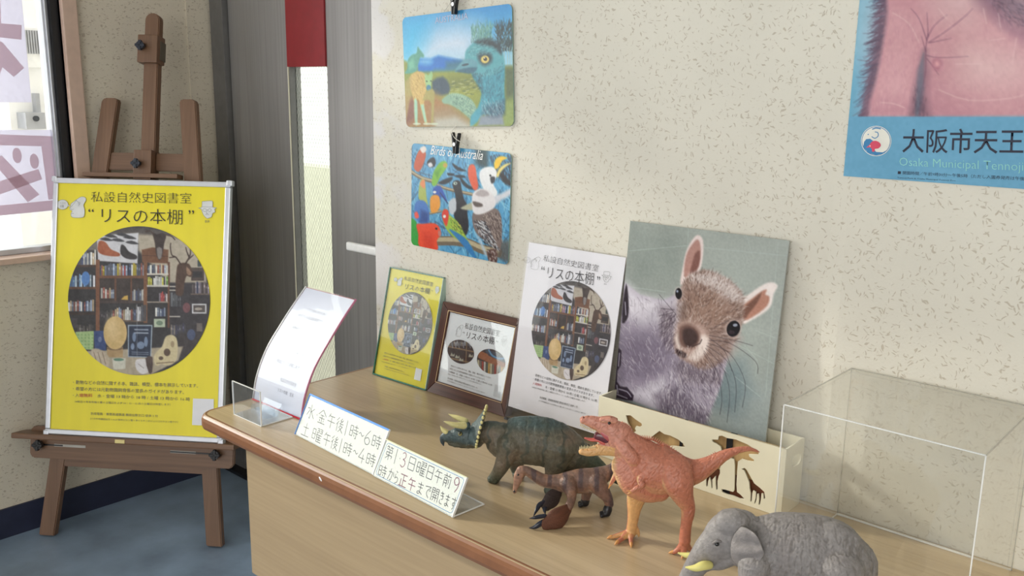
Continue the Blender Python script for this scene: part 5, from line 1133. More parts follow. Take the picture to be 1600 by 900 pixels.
# near kangaroos
A.poly([(165, 500), (185, 470), (220, 455), (262, 470), (275, 510), (270, 600), (258, 660), (270, 740), (280, 790), (264, 786), (240, 700), (225, 640), (212, 640), (215, 770), (225, 800), (200, 780), (196, 660), (180, 600), (168, 560)], (196, 166, 96), 3, smooth=2)
A.poly([(140, 520), (175, 490), (175, 600), (150, 740), (140, 780), (134, 600)], (170, 150, 90), 6, .8); A.poly([(195, 640), (215, 650), (216, 790), (200, 780)], (150, 200, 180), 4, .9, smooth=2); A.poly([(236, 670), (256, 668), (276, 780), (262, 782)], (150, 200, 180), 4, .9)
A.poly([(262, 470), (285, 480), (305, 455), (314, 480), (306, 520), (300, 570), (280, 580), (268, 540)], (150, 190, 130), 3, smooth=2); A.ell(288, 562, 15, 19, (56, 120, 150)); A.ell(276, 520, 5, 4, (40, 50, 50)); A.ell(302, 518, 4, 4, (40, 50, 50))
A.poly([(300, 570), (325, 590), (322, 680), (316, 780), (304, 780), (306, 660), (275, 640), (250, 640), (270, 590)], (160, 150, 84), 4, smooth=2); A.fur([(170, 480), (270, 470), (270, 620), (180, 620)], 220, 16, 2.5, [(216, 190, 120), (150, 120, 70)], lambda x, y: 75, .6, 20)
for x in (205, 270, 315): A.ell(x+8, 792, 26, 7, (200, 214, 190), al=.8)
# lizard
A.poly([(372, 640), (400, 612), (440, 596), (500, 602), (555, 630), (590, 680), (598, 740), (570, 772), (530, 740), (480, 700), (420, 668), (385, 662)], (134, 170, 146), 3, smooth=3)
A.fur([(420, 610), (540, 620), (590, 700), (570, 760), (440, 660)], 260, 16, 2.2, [(60, 90, 86), (190, 220, 190), (90, 130, 116)], lambda x, y: 40 if (int(x/9) % 2) else 125, .75, 12)
for k in range(12): A.line([(420+k*13, 605+k*k*.5), (424+k*13, 592+k*k*.5)], 3, (190, 210, 180))
# emu neck and head
A.poly([(560, 470), (640, 450), (740, 380), (775, 420), (772, 560), (775, 700), (740, 740), (640, 730), (600, 780), (555, 806), (560, 740), (600, 690), (625, 600), (600, 540)], (66, 152, 172), 4, smooth=2)
A.poly([(620, 740), (760, 720), (770, 800), (600, 806)], (134, 146, 160), 6); A.poly([(640, 690), (775, 640), (772, 730), (700, 745), (630, 725)], (44, 66, 88), 10, .9)
A.poly([(520, 350), (540, 305), (590, 265), (660, 262), (730, 300), (765, 350), (770, 430), (720, 470), (640, 490), (570, 470), (530, 430)], (88, 166, 176), 4, smooth=3)
A.poly([(580, 270), (640, 250), (700, 255), (750, 300), (752, 350), (700, 300), (640, 290)], (38, 52, 60), 6, smooth=2); A.poly([(458, 452), (470, 430), (510, 385), (560, 375), (600, 400), (590, 430), (520, 440), (462, 462)], (96, 156, 170), 3, smooth=2)
A.poly([(458, 455), (520, 436), (600, 430), (570, 470), (510, 466)], (52, 100, 122), 3, smooth=2); A.ell(522, 414, 24, 7, (46, 70, 84), rot=-12); A.poly([(600, 350), (640, 330), (690, 350), (690, 395), (650, 420), (615, 400)], (38, 48, 56), 8, .85, smooth=2)
A.ell(648, 380, 27, 25, (196, 176, 90)); A.ell(650, 380, 22, 20, (226, 204, 120)); A.ell(650, 378, 12, 12, (24, 22, 22)); A.ell(645, 372, 4, 4, (250, 250, 240))
A.fur([(600, 470), (770, 400), (772, 700), (640, 720), (620, 560)], 700, 20, 2.4, [(120, 200, 214), (40, 90, 110), (84, 160, 182), (30, 60, 76)], lambda x, y: 100+(x-690)*.25, .7, 16); A.fur([(530, 330), (620, 270), (760, 330), (700, 340), (560, 370)], 260, 16, 2.2, [(140, 210, 214), (50, 90, 100)], lambda x, y: -30, .6, 20)
A.fur([(560, 460), (630, 470), (640, 600), (600, 540)], 160, 14, 2.4, [(30, 60, 74), (60, 110, 124)], lambda x, y: 110, .8, 16); A.fur([(620, 640), (770, 640), (770, 740), (630, 730)], 220, 18, 2.6, [(130, 190, 206), (50, 100, 126), (190, 220, 226)], lambda x, y: 75, .7, 20)
A.fur([(580, 255), (700, 245), (750, 290), (600, 275)], 90, 20, 2.4, [(36, 50, 56), (90, 140, 150)], lambda x, y: -60, .8, 20)
A.noise(3, 5)
A.mesh('picture_print', M_gprint, au, y=-.0012, shape='round', rad=.013)
def card(par, x0, x1, z0, z1, rad, m):
    bm = bmesh.new(); prism(bm, rrect(x0, x1, z0, z1, rad, 5), -.001, .0008); return obj('plastic_backing', bm, m, par)
card(au, x0, x1, z0, z1, .0135, mat('teal_plastic_edge', (150, 190, 178), .3))
text_fit('lettering', 'AUSTRALIA', au, MA, ZA(330, 152), ZA(540, 122), ZA(330, 112), mat('pale_violet_print', (186, 190, 214), .4), y=-.0018)
ZB = lambda x, y: (600+x*.25563, 200+y*.25563)
bp_, (x0, x1, z0, z1) = wallpic('hanging_picture', [ZB(172, 92), ZB(778, 155), ZB(765, 838), ZB(168, 712)], 'glossy square picture of many parrots, lower of two hanging on the wall')
MBp = Mof(bp_)
A = Art(MBp, x0, x1, z0, z1, 260, (88, 158, 200), ZB)
A.fur([(165, 90), (785, 150), (770, 840), (165, 720)], 900, 60, 9, [(60, 130, 180), (120, 190, 220), (40, 90, 130), (90, 160, 200), (150, 210, 230), (50, 70, 90)], lambda x, y: 80, .5, 25)
A.poly([(560, 100), (640, 120), (640, 260), (560, 220)], (40, 52, 50), 14, .8); A.fur([(640, 160), (780, 160), (775, 330), (690, 260)], 90, 50, 6, [(30, 34, 40), (60, 90, 120), (44, 50, 60)], lambda x, y: 75, .8, 14)
BR_ = lambda p, w_: (A.line(p, w_, (112, 100, 84), smooth=3), A.line([(x, y-w_*.18) for x, y in p], w_*.45, (196, 184, 150), .8, smooth=3))
BR_([(165, 265), (230, 305), (300, 325)], 20); BR_([(330, 350), (400, 375), (540, 405)], 16); BR_([(280, 522), (350, 508)], 12); BR_([(320, 690), (430, 690), (520, 705), (600, 740), (700, 760)], 46); A.poly([(690, 700), (775, 680), (775, 830), (700, 800)], (92, 84, 78), 10, .8)
A.poly([(690, 262), (720, 270), (780, 330), (780, 360), (730, 330)], (44, 40, 44), 4); A.poly([(660, 420), (720, 400), (776, 370), (776, 410), (720, 440), (680, 470)], (204, 206, 214), 6, smooth=2)
def bird(p, c, **k): A.poly(p, c, 3, smooth=3, **k)
bird([(185, 240), (200, 170), (225, 130), (255, 145), (256, 180), (235, 240), (210, 268)], (196, 84, 50)); bird([(222, 125), (250, 110), (262, 135), (240, 155)], (224, 214, 206))
bird([(265, 215), (280, 190), (305, 180), (318, 205), (310, 235), (280, 240)], (30, 30, 40)); bird([(270, 220), (290, 210), (300, 232), (280, 240)], (220, 220, 224))
bird([(295, 345), (302, 280), (325, 235), (350, 208), (378, 204), (390, 228), (372, 262), (345, 300), (320, 350)], (124, 184, 56)); A.ell(376, 228, 13, 14, (190, 160, 70)); A.poly([(310, 270), (350, 245), (330, 310)], (84, 150, 50), 6, .8)
for p in ([(420, 215), (460, 240), (505, 262), (460, 262), (430, 240)], [(335, 335), (380, 310), (420, 300), (410, 325), (370, 345)], [(468, 300), (520, 350), (580, 375), (520, 372), (480, 340)], [(430, 290), (480, 288), (500, 300), (460, 305)], [(390, 275), (430, 280), (425, 292), (395, 290)]): bird(p, (26, 34, 46))
bird([(516, 250), (528, 226), (548, 222), (562, 245), (570, 300), (578, 360), (558, 382), (535, 350), (518, 300)], (220, 92, 62))
bird([(420, 345), (440, 320), (468, 328), (476, 370), (490, 430), (512, 480), (505, 560), (480, 600), (440, 560), (425, 500), (440, 420)], (38, 36, 44)); A.ell(438, 338, 12, 10, (180, 200, 190)); A.ell(440, 338, 4, 4, (20, 20, 20)); bird([(400, 450), (440, 430), (440, 520), (405, 520)], (190, 196, 204)); bird([(430, 520), (500, 500), (520, 600), (500, 660), (470, 640)], (30, 30, 40))
bird([(585, 300), (590, 262), (620, 240), (665, 238), (690, 262), (690, 300), (670, 340), (695, 390), (680, 420), (630, 400), (600, 350)], (228, 230, 232)); bird([(652, 300), (680, 300), (678, 330), (658, 338)], (54, 54, 62)); A.ell(652, 290, 6, 6, (24, 24, 28))
bird([(676, 215), (690, 185), (722, 172), (755, 184), (725, 200), (705, 240), (680, 250)], (232, 190, 50)); bird([(690, 290), (705, 250), (740, 222), (778, 215), (745, 238), (715, 270), (700, 300)], (226, 206, 120))
bird([(215, 375), (225, 320), (245, 312), (255, 345), (262, 420), (275, 500), (280, 570), (262, 580), (240, 470), (215, 430)], (168, 180, 90)); bird([(222, 345), (235, 318), (252, 322), (250, 370)], (224, 140, 90))
bird([(300, 395), (310, 362), (340, 352), (360, 375), (392, 460), (352, 420), (340, 470), (310, 480)], (42, 84, 176)); bird([(285, 430), (310, 408), (340, 420), (345, 480), (320, 515), (288, 510)], (226, 150, 50)); A.line([(345, 395), (392, 460)], 6, (40, 50, 90)); A.ell(312, 392, 10, 8, (230, 226, 216))
bird([(188, 480), (205, 446), (245, 444), (272, 480), (280, 540), (275, 585), (220, 580), (195, 540)], (70, 118, 190)); A.poly([(230, 500), (275, 520), (270, 585), (220, 578)], (40, 66, 130), 8, .8); bird([(188, 520), (205, 512), (216, 545), (195, 552)], (230, 90, 80))
bird([(165, 560), (200, 575), (214, 640), (218, 722), (165, 708)], (50, 156, 62)); bird([(200, 590), (240, 585), (310, 582), (342, 610), (348, 650), (325, 690), (328, 745), (220, 725), (212, 650)], (226, 74, 44)); A.ell(322, 615, 7, 6, (30, 20, 20)); bird([(335, 625), (352, 640), (346, 662), (334, 655)], (190, 120, 110)); A.poly([(240, 640), (300, 650), (310, 740), (250, 730)], (196, 52, 34), 14, .6)
bird([(358, 520), (368, 498), (390, 500), (402, 530), (450, 570), (480, 620), (512, 680), (575, 800), (560, 800), (480, 700), (430, 670), (385, 620), (365, 575)], (150, 186, 70)); bird([(356, 530), (368, 498), (392, 502), (398, 535), (385, 600), (366, 570)], (214, 60, 44)); A.ell(372, 540, 9, 10, (230, 224, 220)); bird([(400, 620), (450, 640), (515, 690), (575, 800), (556, 798), (470, 700)], (50, 120, 180))
A.fur([(400, 540), (470, 590), (490, 650), (410, 610)], 120, 16, 3, [(40, 50, 40), (220, 210, 80), (90, 130, 50)], lambda x, y: 50, .8, 12)
# kookaburra
bird([(545, 520), (600, 505), (680, 490), (715, 530), (724, 620), (718, 720), (700, 750), (640, 700), (580, 660), (548, 600)], (124, 108, 104)); A.fur([(620, 510), (712, 520), (722, 700), (640, 640), (600, 560)], 330, 13, 5, [(150, 134, 128), (84, 70, 68), (176, 160, 152), (70, 58, 58)], lambda x, y: 70, .8, 14)
A.fur([(545, 560), (620, 570), (700, 740), (600, 690)], 200, 20, 5, [(36, 36, 42), (210, 214, 220), (70, 70, 80)], lambda x, y: 50, .85, 12)
bird([(470, 490), (520, 462), (560, 452), (600, 468), (590, 496), (520, 502)], (176, 176, 150)); bird([(540, 470), (545, 400), (590, 370), (645, 385), (680, 430), (680, 480), (640, 510), (590, 528), (552, 520)], (224, 220, 222)); bird([(560, 405), (590, 378), (630, 385), (645, 410), (600, 420)], (178, 168, 170)); bird([(545, 448), (600, 462), (602, 480), (560, 480)], (96, 84, 80)); A.poly([(560, 640), (600, 690), (640, 790), (620, 780)], (176, 196, 214), 5, .8); bird([(635, 750), (690, 745), (690, 835), (645, 820)], (96, 70, 66)); A.fur([(630, 740), (690, 745), (690, 830), (645, 820)], 40, 12, 5, [(190, 180, 176), (50, 40, 40)], lambda x, y: 70, .8, 20)
A.noise(3, 5)
A.mesh('picture_print', M_gprint, bp_, y=-.0012, shape='round', rad=.012)
card(bp_, x0, x1, z0, z1, .0125, mat('teal_plastic_edge'))
text_fit('lettering', 'Birds of Australia', bp_, MBp, ZB(286, 162), ZB(604, 196), ZB(292, 106), mat('white_print', (240, 240, 240), .4), y=-.0018, italic=.004)

def clip(px, py, label, s=1.):
    q = hit(px, py, 1, 1.445); r = tag(empty('hanging_clip', (q[0], 1.4475, q[2]), 0, 0, .05), label, 'clip')
    for sg in (-1, 1):
        bm = bmesh.new()
        prism(bm, [(sg*.0005, -.022), (sg*.0055, -.024), (sg*.007, -.006), (sg*.0125, .022), (sg*.0085, .0245), (sg*.0015, .0)], -.005, .005)
        bmesh.ops.bevel(bm, geom=bm.edges[:], offset=.001, segments=2, affect='EDGES'); obj('jaw', bm, M_black, r)
    bm = bmesh.new(); cyl(bm, (0, -.0065, -.002), (0, .0065, -.002), .0045, seg=16); obj('spring', bm, mat('steel_spring', (150, 150, 152), .3, metal=.8), r)
    return r
clip(709, 5, 'black plastic clip gripping the top of the upper hanging picture'); clip(711, 224, 'black plastic clip gripping the top of the lower hanging picture')
def tubecurve(name, pts, rad, m, par=None):
    P = catmull(pts, 6); bm = bmesh.new(); R = []
    for i, p in enumerate(P):
        t = Vector(P[min(i+1, len(P)-1)]-P[max(i-1, 0)]).normalized(); a = t.orthogonal().normalized(); b = t.cross(a)
        R.append([bm.verts.new(Vector(p)+a*rad*math.cos(k*math.pi/3)+b*rad*math.sin(k*math.pi/3)) for k in range(6)])
    for A_, B_ in zip(R[:-1], R[1:]):
        for k in range(6): bm.faces.new((A_[k], A_[(k+1) % 6], B_[(k+1) % 6], B_[k]))
    bmesh.ops.recalc_face_normals(bm, faces=bm.faces[:]); return obj(name, bm, m, par, True)
def wp_(px, py, y=1.453): q = hit(px, py, 1, y); return (q[0], y, q[2])
M_str = mat('white_string', (224, 220, 210), .8)
tag(tubecurve('string', [wp_(713, 196, 1.45), wp_(706, 206, 1.44), wp_(711, 216, 1.4385), wp_(720, 222, 1.44), wp_(733, 231, 1.4545)], .0008, M_str), 'thin white string looped through the clip between the two hanging pictures', 'string')
tag(tubecurve('string', [wp_(694, 18, 1.4545), wp_(701, 8, 1.45), wp_(709, -4, 1.44), wp_(714, -20, 1.45), wp_(716, -60, 1.458)], .0008, M_str), 'thin white string at the clip above the upper hanging picture', 'string')

# --- zoo poster
ZZ = lambda x, y: (1280+x/3, y/3)
q = hit(*ZZ(117, 825), 1, 1.4545); ZX0, ZZ0 = q[0]-.001, q[2]
zp = tag(empty('zoo_poster', (ZX0, 1.4545, ZZ0)), 'large blue zoo poster of a pink-chested ape at the top right of the wall', 'poster')
MZ = Mof(zp); q = local_of(MZ, [ZZ(117, 825), ZZ(960, 883), ZZ(175, 545), ZZ(960, 548)])
BH = (q[2][1]+q[3][1])/2
A = Art(MZ, 0, .515, 0., .36, 430, (104, 170, 200), ZZ)
A.poly([(100, -300), (400, -300), (400, 300), (100, 300)], (150, 192, 212), 60, .9); A.poly([(100, 545), (1800, 548), (1800, 930), (100, 900)], (104, 166, 200), 1)
TOR = [(300, -250), (318, 0), (322, 60), (308, 160), (285, 290), (262, 400), (240, 470), (235, 546), (1800, 548), (1800, -300), (330, -300)]
A.poly([(270, -250), (330, -250), (345, 20), (330, 120), (300, 300), (270, 420), (235, 546), (205, 542), (225, 420), (262, 250), (300, 60)], (92, 70, 92), 6, .95)
A.fur([(300, -200), (335, -100), (320, 60), (300, 250), (262, 400), (230, 546), (210, 540), (240, 400), (275, 200), (300, 20)], 420, 60, 5, [(48, 42, 66), (70, 52, 76), (96, 74, 100), (40, 40, 70)], lambda x, y: 158-(y*.05), .75, 16)
A.poly(TOR, (202, 146, 156), 6)
def sh(p, c, so, al): A.poly(p, c, so, al)
sh([(330, 60), (460, 60), (430, 540), (262, 540)], (222, 172, 178), 70, .8); sh([(240, 480), (430, 470), (430, 546), (236, 546)], (188, 130, 146), 30, .6)
sh([(430, 540), (455, 400), (495, 240), (508, 330), (500, 430), (520, 546)], (88, 66, 84), 14, .85); sh([(462, 330), (490, 250), (492, 420), (468, 546), (450, 546)], (70, 110, 130), 4, .55)
sh([(540, -20), (760, -60), (700, 90), (600, 60)], (228, 200, 200), 50, .8); sh([(620, 100), (860, 140), (860, 420), (640, 380)], (222, 178, 180), 90, .8); sh([(700, 260), (960, 280), (960, 380), (720, 360)], (232, 200, 198), 50, .7)
sh([(500, 330), (560, 460), (700, 548), (500, 548)], (186, 128, 144), 40, .6); sh([(720, -60), (1000, -60), (1000, 140), (920, 110), (830, 60), (760, 0)], (110, 88, 106), 30, .8); sh([(850, -60), (1000, -60), (1000, 70), (900, 40)], (176, 150, 160), 24, .7); sh([(760, -40), (900, 130), (960, 160), (960, 190), (860, 120)], (140, 100, 124), 20, .6)
for p in [[(510, 160), (500, 230), (500, 330), (480, 440), (470, 546)], [(505, 190), (470, 90), (430, 40)], [(508, 180), (540, 120), (600, 70)], [(512, 200), (590, 150), (680, 80), (720, 40)], [(520, 200), (620, 180)], [(505, 260), (560, 270), (700, 265)], [(500, 240), (480, 170)], [(512, 170), (506, 60)], [(505, 275), (525, 300), (560, 350)]]: A.line(p, 5, (112, 70, 96), .6, smooth=3, taper=.5)
for p in [[(290, 480), (350, 486), (400, 505)], [(345, 60), (420, 110), (470, 200)], [(560, 420), (700, 470), (900, 460), (1000, 430)], [(600, 90), (560, 40)], [(770, 40), (785, 110)], [(840, 60), (850, 130)], [(925, 180), (905, 300)], [(800, 190), (870, 180)], [(640, 300), (760, 300)]]: A.line(p, 4, (236, 204, 204), .55, smooth=3)
A.ell(553, 303, 22, 26, (176, 112, 130), soft=6); A.ell(553, 300, 12, 14, (222, 164, 170), soft=4); A.ell(575, 322, 10, 8, (206, 150, 160), soft=4)
A.fur([(330, 20), (480, 60), (460, 540), (240, 540)], 400, 26, 3, [(230, 190, 192), (180, 120, 140)], lambda x, y: 95, .22, 14); A.fur([(520, 60), (1000, 60), (1000, 540), (520, 540)], 500, 30, 3, [(232, 196, 196), (184, 126, 144)], lambda x, y: 60+(x-700)*.1, .2, 24)
A.fur([(440, 400), (500, 400), (510, 546), (440, 546)], 90, 22, 3, [(60, 46, 66), (96, 70, 90)], lambda x, y: 92, .3, 8); A.fur([(760, -40), (960, -40), (960, 130), (860, 90)], 200, 26, 3, [(70, 56, 76), (150, 130, 150), (96, 80, 100)], lambda x, y: 40, .5, 24)
A.poly([(100, 546), (1800, 549), (1800, 930), (100, 900)], (104, 166, 200), 1); A.noise(4, 4); A.noise(60, 5)
A.mesh('print', M_mprint, zp, y=-.0006)
boxes('paper', [(0, .515, -.0004, .0002, 0, .728)], mat('pale_blue_poster_paper', (120, 176, 206), .55), zp)
MZI = mat('dark_navy_print', (32, 36, 58), .5)
TZ = lambda nm, s_, bl, br, tl, m, **k: text_fit(nm, s_, zp, MZ, bl, br, tl, m, y=-.0010, cv=ZZ, **k)
TZ('lettering', '大阪市天王寺動物園', (390, 716), (1490, 730), (394, 604), MZI, off=.006)
TZ('english_lettering', 'Osaka Municipal Tennoji Zoo', (377, 788), (1090, 820), (377, 738), mat('pale_green_print', (150, 214, 206), .5), off=-.012)
TZ('small_text', '■ 開園時間／午前9時30分～午後5時（ただし入園券発売は午後4時まで）　■ 休園日／毎週月曜日', (369, 817), (1340, 866), (370, 800), MZI, res=1)
TZ('small_text', 'Tennoji Park & Osaka Municipal Tennoji Zoo', (367, 838), (640, 852), (367, 829), MZI, res=1)
def zc(cx, cy, r, n=40): return [(cx+r*math.cos(t), cy+r*math.sin(t)) for t in np.linspace(0, 2*math.pi, n+1)[:-1]]
MZW = mat('cream_print', (236, 234, 224), .5); MZB = mat('mid_blue_print', (58, 132, 184), .5); MZR = mat('pink_red_print', (222, 76, 104), .5)
flat('emblem_ring', zp, MZ, zc(268, 661, 71), MZW, y=-.0008, cv=ZZ); flat('emblem_ring_gap', zp, MZ, zc(268, 661, 68), MZB, y=-.0009, cv=ZZ); flat('emblem_disc', zp, MZ, zc(268, 661, 65), MZW, y=-.0010, cv=ZZ)
flat('emblem_wave', zp, MZ, [(207, 690), (212, 664), (222, 652), (240, 650), (256, 662), (262, 680), (256, 698), (268, 712), (300, 714), (318, 704), (300, 720), (268, 727), (234, 718)], MZB, y=-.0012, cv=ZZ)
flat('emblem_bird', zp, MZ, [(222, 692), (238, 678), (248, 664), (268, 660), (286, 670), (290, 684), (278, 696), (262, 698), (262, 709), (250, 711), (248, 698), (238, 690)], MZR, y=-.0014, cv=ZZ, smooth=2)
flat('emblem_eye', zp, MZ, zc(240, 684, 3, 10), MZW, y=-.0016, cv=ZZ)
strokes('emblem_trunk', zp, MZ, [[(262, 618), (276, 622), (277, 638), (262, 648), (247, 640)]], .0013, MZB, y=-.0013, cv=ZZ)
strokes('emblem_brow', zp, MZ, [[(250, 606), (268, 600), (290, 604)]], .0018, MZB, y=-.0013, cv=ZZ)
flat('emblem_eye', zp, MZ, zc(231, 630, 3, 10), MZB, y=-.0014, cv=ZZ)

# ================================================================ THE ANIMAL MODELS
class Beast:
    """points are read off the animal's own vertical mid-plane (heading h, through B), shifted sideways by w metres (+ = towards the viewer's side)"""
    def __init__(s, B, h):
        s.B = np.array([B[0], B[1], DZ]); h = np.array([h[0], h[1], 0.]); s.h = h/np.linalg.norm(h); s.n = np.array([-s.h[1], s.h[0], 0.])
        if s.n @ (CAM-s.B) < 0: s.n = -s.n
    def at(s, px, py, w=0.):
        d = rays([(px, py)])[0]; b = s.B+s.n*w; t = ((b-CAM) @ s.n)/(d @ s.n); return CAM+d*t-s.B
    def sc(s, px, py, w=0.):
        return np.linalg.norm(s.at(px, py, w)+s.B-CAM)*.98/FPX
    def foot(s, px, py, r=0.):
        d = rays([(px, py)])[0]; t = (DZ+r-CAM[2])/d[2]; return CAM+d*t-s.B
def loft(bm, P, R, K, lat, seg=18, sub=5, cap=True):
    """closed tube through points P, radii R, lateral factor K; lat = sideways axis"""
    P = np.asarray(P, float); R = np.asarray(R, float); K = np.asarray(K, float)*np.ones(len(R))
    D = catmull(np.column_stack([P, R, K]), sub); P, R, K = D[:, :3], np.maximum(D[:, 3], 1e-5), D[:, 4]
    if cap:
        t0 = P[0]-P[1]; t0 /= np.linalg.norm(t0); t1 = P[-1]-P[-2]; t1 /= np.linalg.norm(t1)
        P = np.vstack([P[0]+t0*R[0]*.92, P[0]+t0*R[0]*.7, P[0]+t0*R[0]*.38, P, P[-1]+t1*R[-1]*.38, P[-1]+t1*R[-1]*.7, P[-1]+t1*R[-1]*.92])
        R = np.concatenate([[R[0]*.35, R[0]*.7, R[0]*.92], R, [R[-1]*.92, R[-1]*.7, R[-1]*.35]]); K = np.concatenate([[K[0]]*3, K, [K[-1]]*3])
    T = np.gradient(P, axis=0); T /= np.linalg.norm(T, axis=1)[:, None]+1e-12; lat = np.asarray(lat, float)
    rings = []
    for p, r, k, t in zip(P, R, K, T):
        l = lat-(lat @ t)*t
        if np.linalg.norm(l) < .15: l = np.cross(t, [0, 0, 1.])
        l /= np.linalg.norm(l); u = np.cross(t, l)
        rings.append([bm.verts.new(p+r*math.cos(a)*u+r*k*math.sin(a)*l) for a in np.linspace(0, 2*np.pi, seg+1)[:-1]])
    for a, b in zip(rings[:-1], rings[1:]):
        for i in range(seg): bm.faces.new((a[i], a[(i+1) % seg], b[(i+1) % seg], b[i]))
    bm.faces.new(rings[0][::-1]); bm.faces.new(rings[-1])
    return rings
def fuse(bm, voxel, smooth, name):
    bmesh.ops.recalc_face_normals(bm, faces=bm.faces[:])
    me = bpy.data.meshes.new(name); bm.to_mesh(me); bm.free(); o = bpy.data.objects.new(name, me); COL.objects.link(o)
    r = o.modifiers.new('r', 'REMESH'); r.mode = 'VOXEL'; r.voxel_size = voxel
    s = o.modifiers.new('s', 'SMOOTH'); s.factor = .5; s.iterations = smooth
    bpy.context.view_layer.update(); m2 = bpy.data.meshes.new_from_object(o.evaluated_get(bpy.context.evaluated_depsgraph_get())); bpy.data.objects.remove(o)
    return m2
def vcos(me):
    n = len(me.vertices); c = np.zeros(n*3, np.float32); me.vertices.foreach_get('co', c); nn = np.zeros(n*3, np.float32); me.vertices.foreach_get('normal', nn)
    return c.reshape(-1, 3).astype(float), nn.reshape(-1, 3).astype(float)
def paint(me, C):
    a = me.color_attributes.new('paint', 'FLOAT_COLOR', 'POINT'); C4 = np.ones((len(C), 4)); C4[:, :3] = lin(np.clip(C, 0, 255)); a.data.foreach_set('color', C4.astype(np.float32).ravel())
def vnoise(P, f, seed=0):
    r = np.random.default_rng(seed); G = r.random((32, 32, 32)); Q = P*f; i = np.floor(Q).astype(int); t = Q-i; t = t*t*(3-2*t); out = 0
    for dx in (0, 1):
        for dy in (0, 1):
            for dz in (0, 1):
                w_ = (t[:, 0] if dx else 1-t[:, 0])*(t[:, 1] if dy else 1-t[:, 1])*(t[:, 2] if dz else 1-t[:, 2])
                out = out+w_*G[(i[:, 0]+dx) % 32, (i[:, 1]+dy) % 32, (i[:, 2]+dz) % 32]
    return out-.5
def sstep(a, b, x): t = np.clip((x-a)/(b-a), 0, 1); return t*t*(3-2*t)
def mixc(C, c, f): f = np.clip(f, 0, 1)[:, None]; return C*(1-f)+np.array(c, float)[None]*f
def cone_row(bs, name, L, m, par, seg=8):
    """a row of small teeth or spines: L = (base, tip, radius)"""
    bm = bmesh.new()
    for b, t, r in L: cyl(bm, b, t, r, r*.12, seg)
    o = obj(name, bm, m, par, True); o['kind'] = 'stuff'; return o
def horn(name, P, R, lat, m, par, K=1., seg=12):
    bm = bmesh.new(); loft(bm, P, R, K, lat, seg=seg, sub=5); bmesh.ops.recalc_face_normals(bm, faces=bm.faces[:]); return obj(name, bm, m, par, True)
def ball(name, p, r, m, par, sc=(1, 1, 1), sub=2):
    bm = bmesh.new(); bmesh.ops.create_icosphere(bm, subdivisions=sub, radius=r, matrix=Matrix.Translation(p) @ Matrix.Diagonal((*sc, 1))); return obj(name, bm, m, par, True)
def chain(bs, L, off=0.):
    """L rows: px, py, w, r_px -> points and radii in metres"""
    P = [bs.at(a, b, w_) for a, b, w_, r in L]; R = [r*bs.sc(a, b, w_) for a, b, w_, r in L]; return P, R
M_eye = mat('dark_glossy_eye', (22, 20, 22), .12, coat=.5)
M_horn = mat('cream_yellow_horn', (206, 196, 136), .45, noise=.06, nscale=80)
M_tooth = mat('ivory_tooth', (222, 206, 160), .35)

# ---------------------------------------------------------------- triceratops
tb = Beast((-1.000, 1.172), (-.80, -.60)); N_ = tb.n
tr = tag(empty('triceratops_model', tuple(tb.B)), 'dark green and brown three-horned dinosaur model standing in front of the brown picture frame', 'dinosaur model')
bm = bmesh.new()
P, R = chain(tb, [(772, 676, 0, 19), (784, 686, 0, 30), (803, 688, 0, 37), (828, 688, 0, 39), (852, 691, 0, 39), (874, 699, 0, 37), (896, 708, 0, 29), (912, 716, 0, 19)]); loft(bm, P, R, [.85, .85, .84, .86, .88, .84, .82, .85], N_)
P, R = chain(tb, [(905, 713, 0, 22), (922, 721, 0, 15.5), (938, 732, 0, 11), (953, 744, 0, 7.5), (967, 753, 0, 4.6), (980, 758, 0, 2.2)]); loft(bm, P, R, .9, N_)
P, R = chain(tb, [(752, 676, 0, 17), (766, 676, 0, 19), (784, 683, 0, 24)]); loft(bm, P, R, .9, N_)
# head
P, R = chain(tb, [(697, 683, 0, 8.5), (705, 682, 0, 10), (716, 681, 0, 14), (729, 682, 0, 17.5), (742, 684, 0, 17)]); loft(bm, P, R, [.6, .62, .72, .78, .8], N_)
P, R = chain(tb, [(703, 693, 0, 3.6), (716, 694, 0, 5.5), (732, 694, 0, 7)]); loft(bm, P, R, [.8, .9, 1], N_)
P, R = chain(tb, [(716, 669, .012, 6), (728, 666, .013, 6.5)]); loft(bm, P, R, .8, N_); P, R = chain(tb, [(716, 667, -.012, 6), (729, 664, -.013, 6.5)]); loft(bm, P, R, .8, N_)
# frill: flaring solid from the cheeks to the rim
def ring(c, up, lat, a, b, n=28): return [bm.verts.new(c+up*a*math.cos(t)+lat*b*math.sin(t)) for t in np.linspace(0, 2*np.pi, n+1)[:-1]]
rt, rb_ = tb.at(759, 637), tb.at(745, 696); rc = (rt+rb_)/2; up = (rt-rb_)/2; ua = np.linalg.norm(up); up /= ua
h1 = tb.at(733, 681); fr = []
for f, a, b in ((0, .62, .5), (.35, .66, .58), (.62, .76, .75), (.82, .9, .92), (.96, 1., 1.), (1.08, .97, .97), (1.05, .8, .8), (.98, .5, .5)):
    c = h1+(rc-h1)*f; fr.append(ring(c, up, N_, ua*a, .040*b))
for a, b in zip(fr[:-1], fr[1:]):
    for i in range(28): bm.faces.new((a[i], a[(i+1) % 28], b[(i+1) % 28], b[i]))
bm.faces.new(fr[0][::-1]); bm.faces.new(fr[-1])
def leg(bs, bm, L, foot=None, k=.9, fr=0):
    P, R = chain(bs, L)
    if foot: 
        px, py, r = foot; q = bs.foot(px, py, r*.55); P.append(q); R.append(r)
        P.append(bs.foot(px, py, r*.35)); R.append(r*1.02)
        P = P[:-1]; R = R[:-1]
    loft(bm, P, R, k, bs.h if False else bs.n, sub=5)
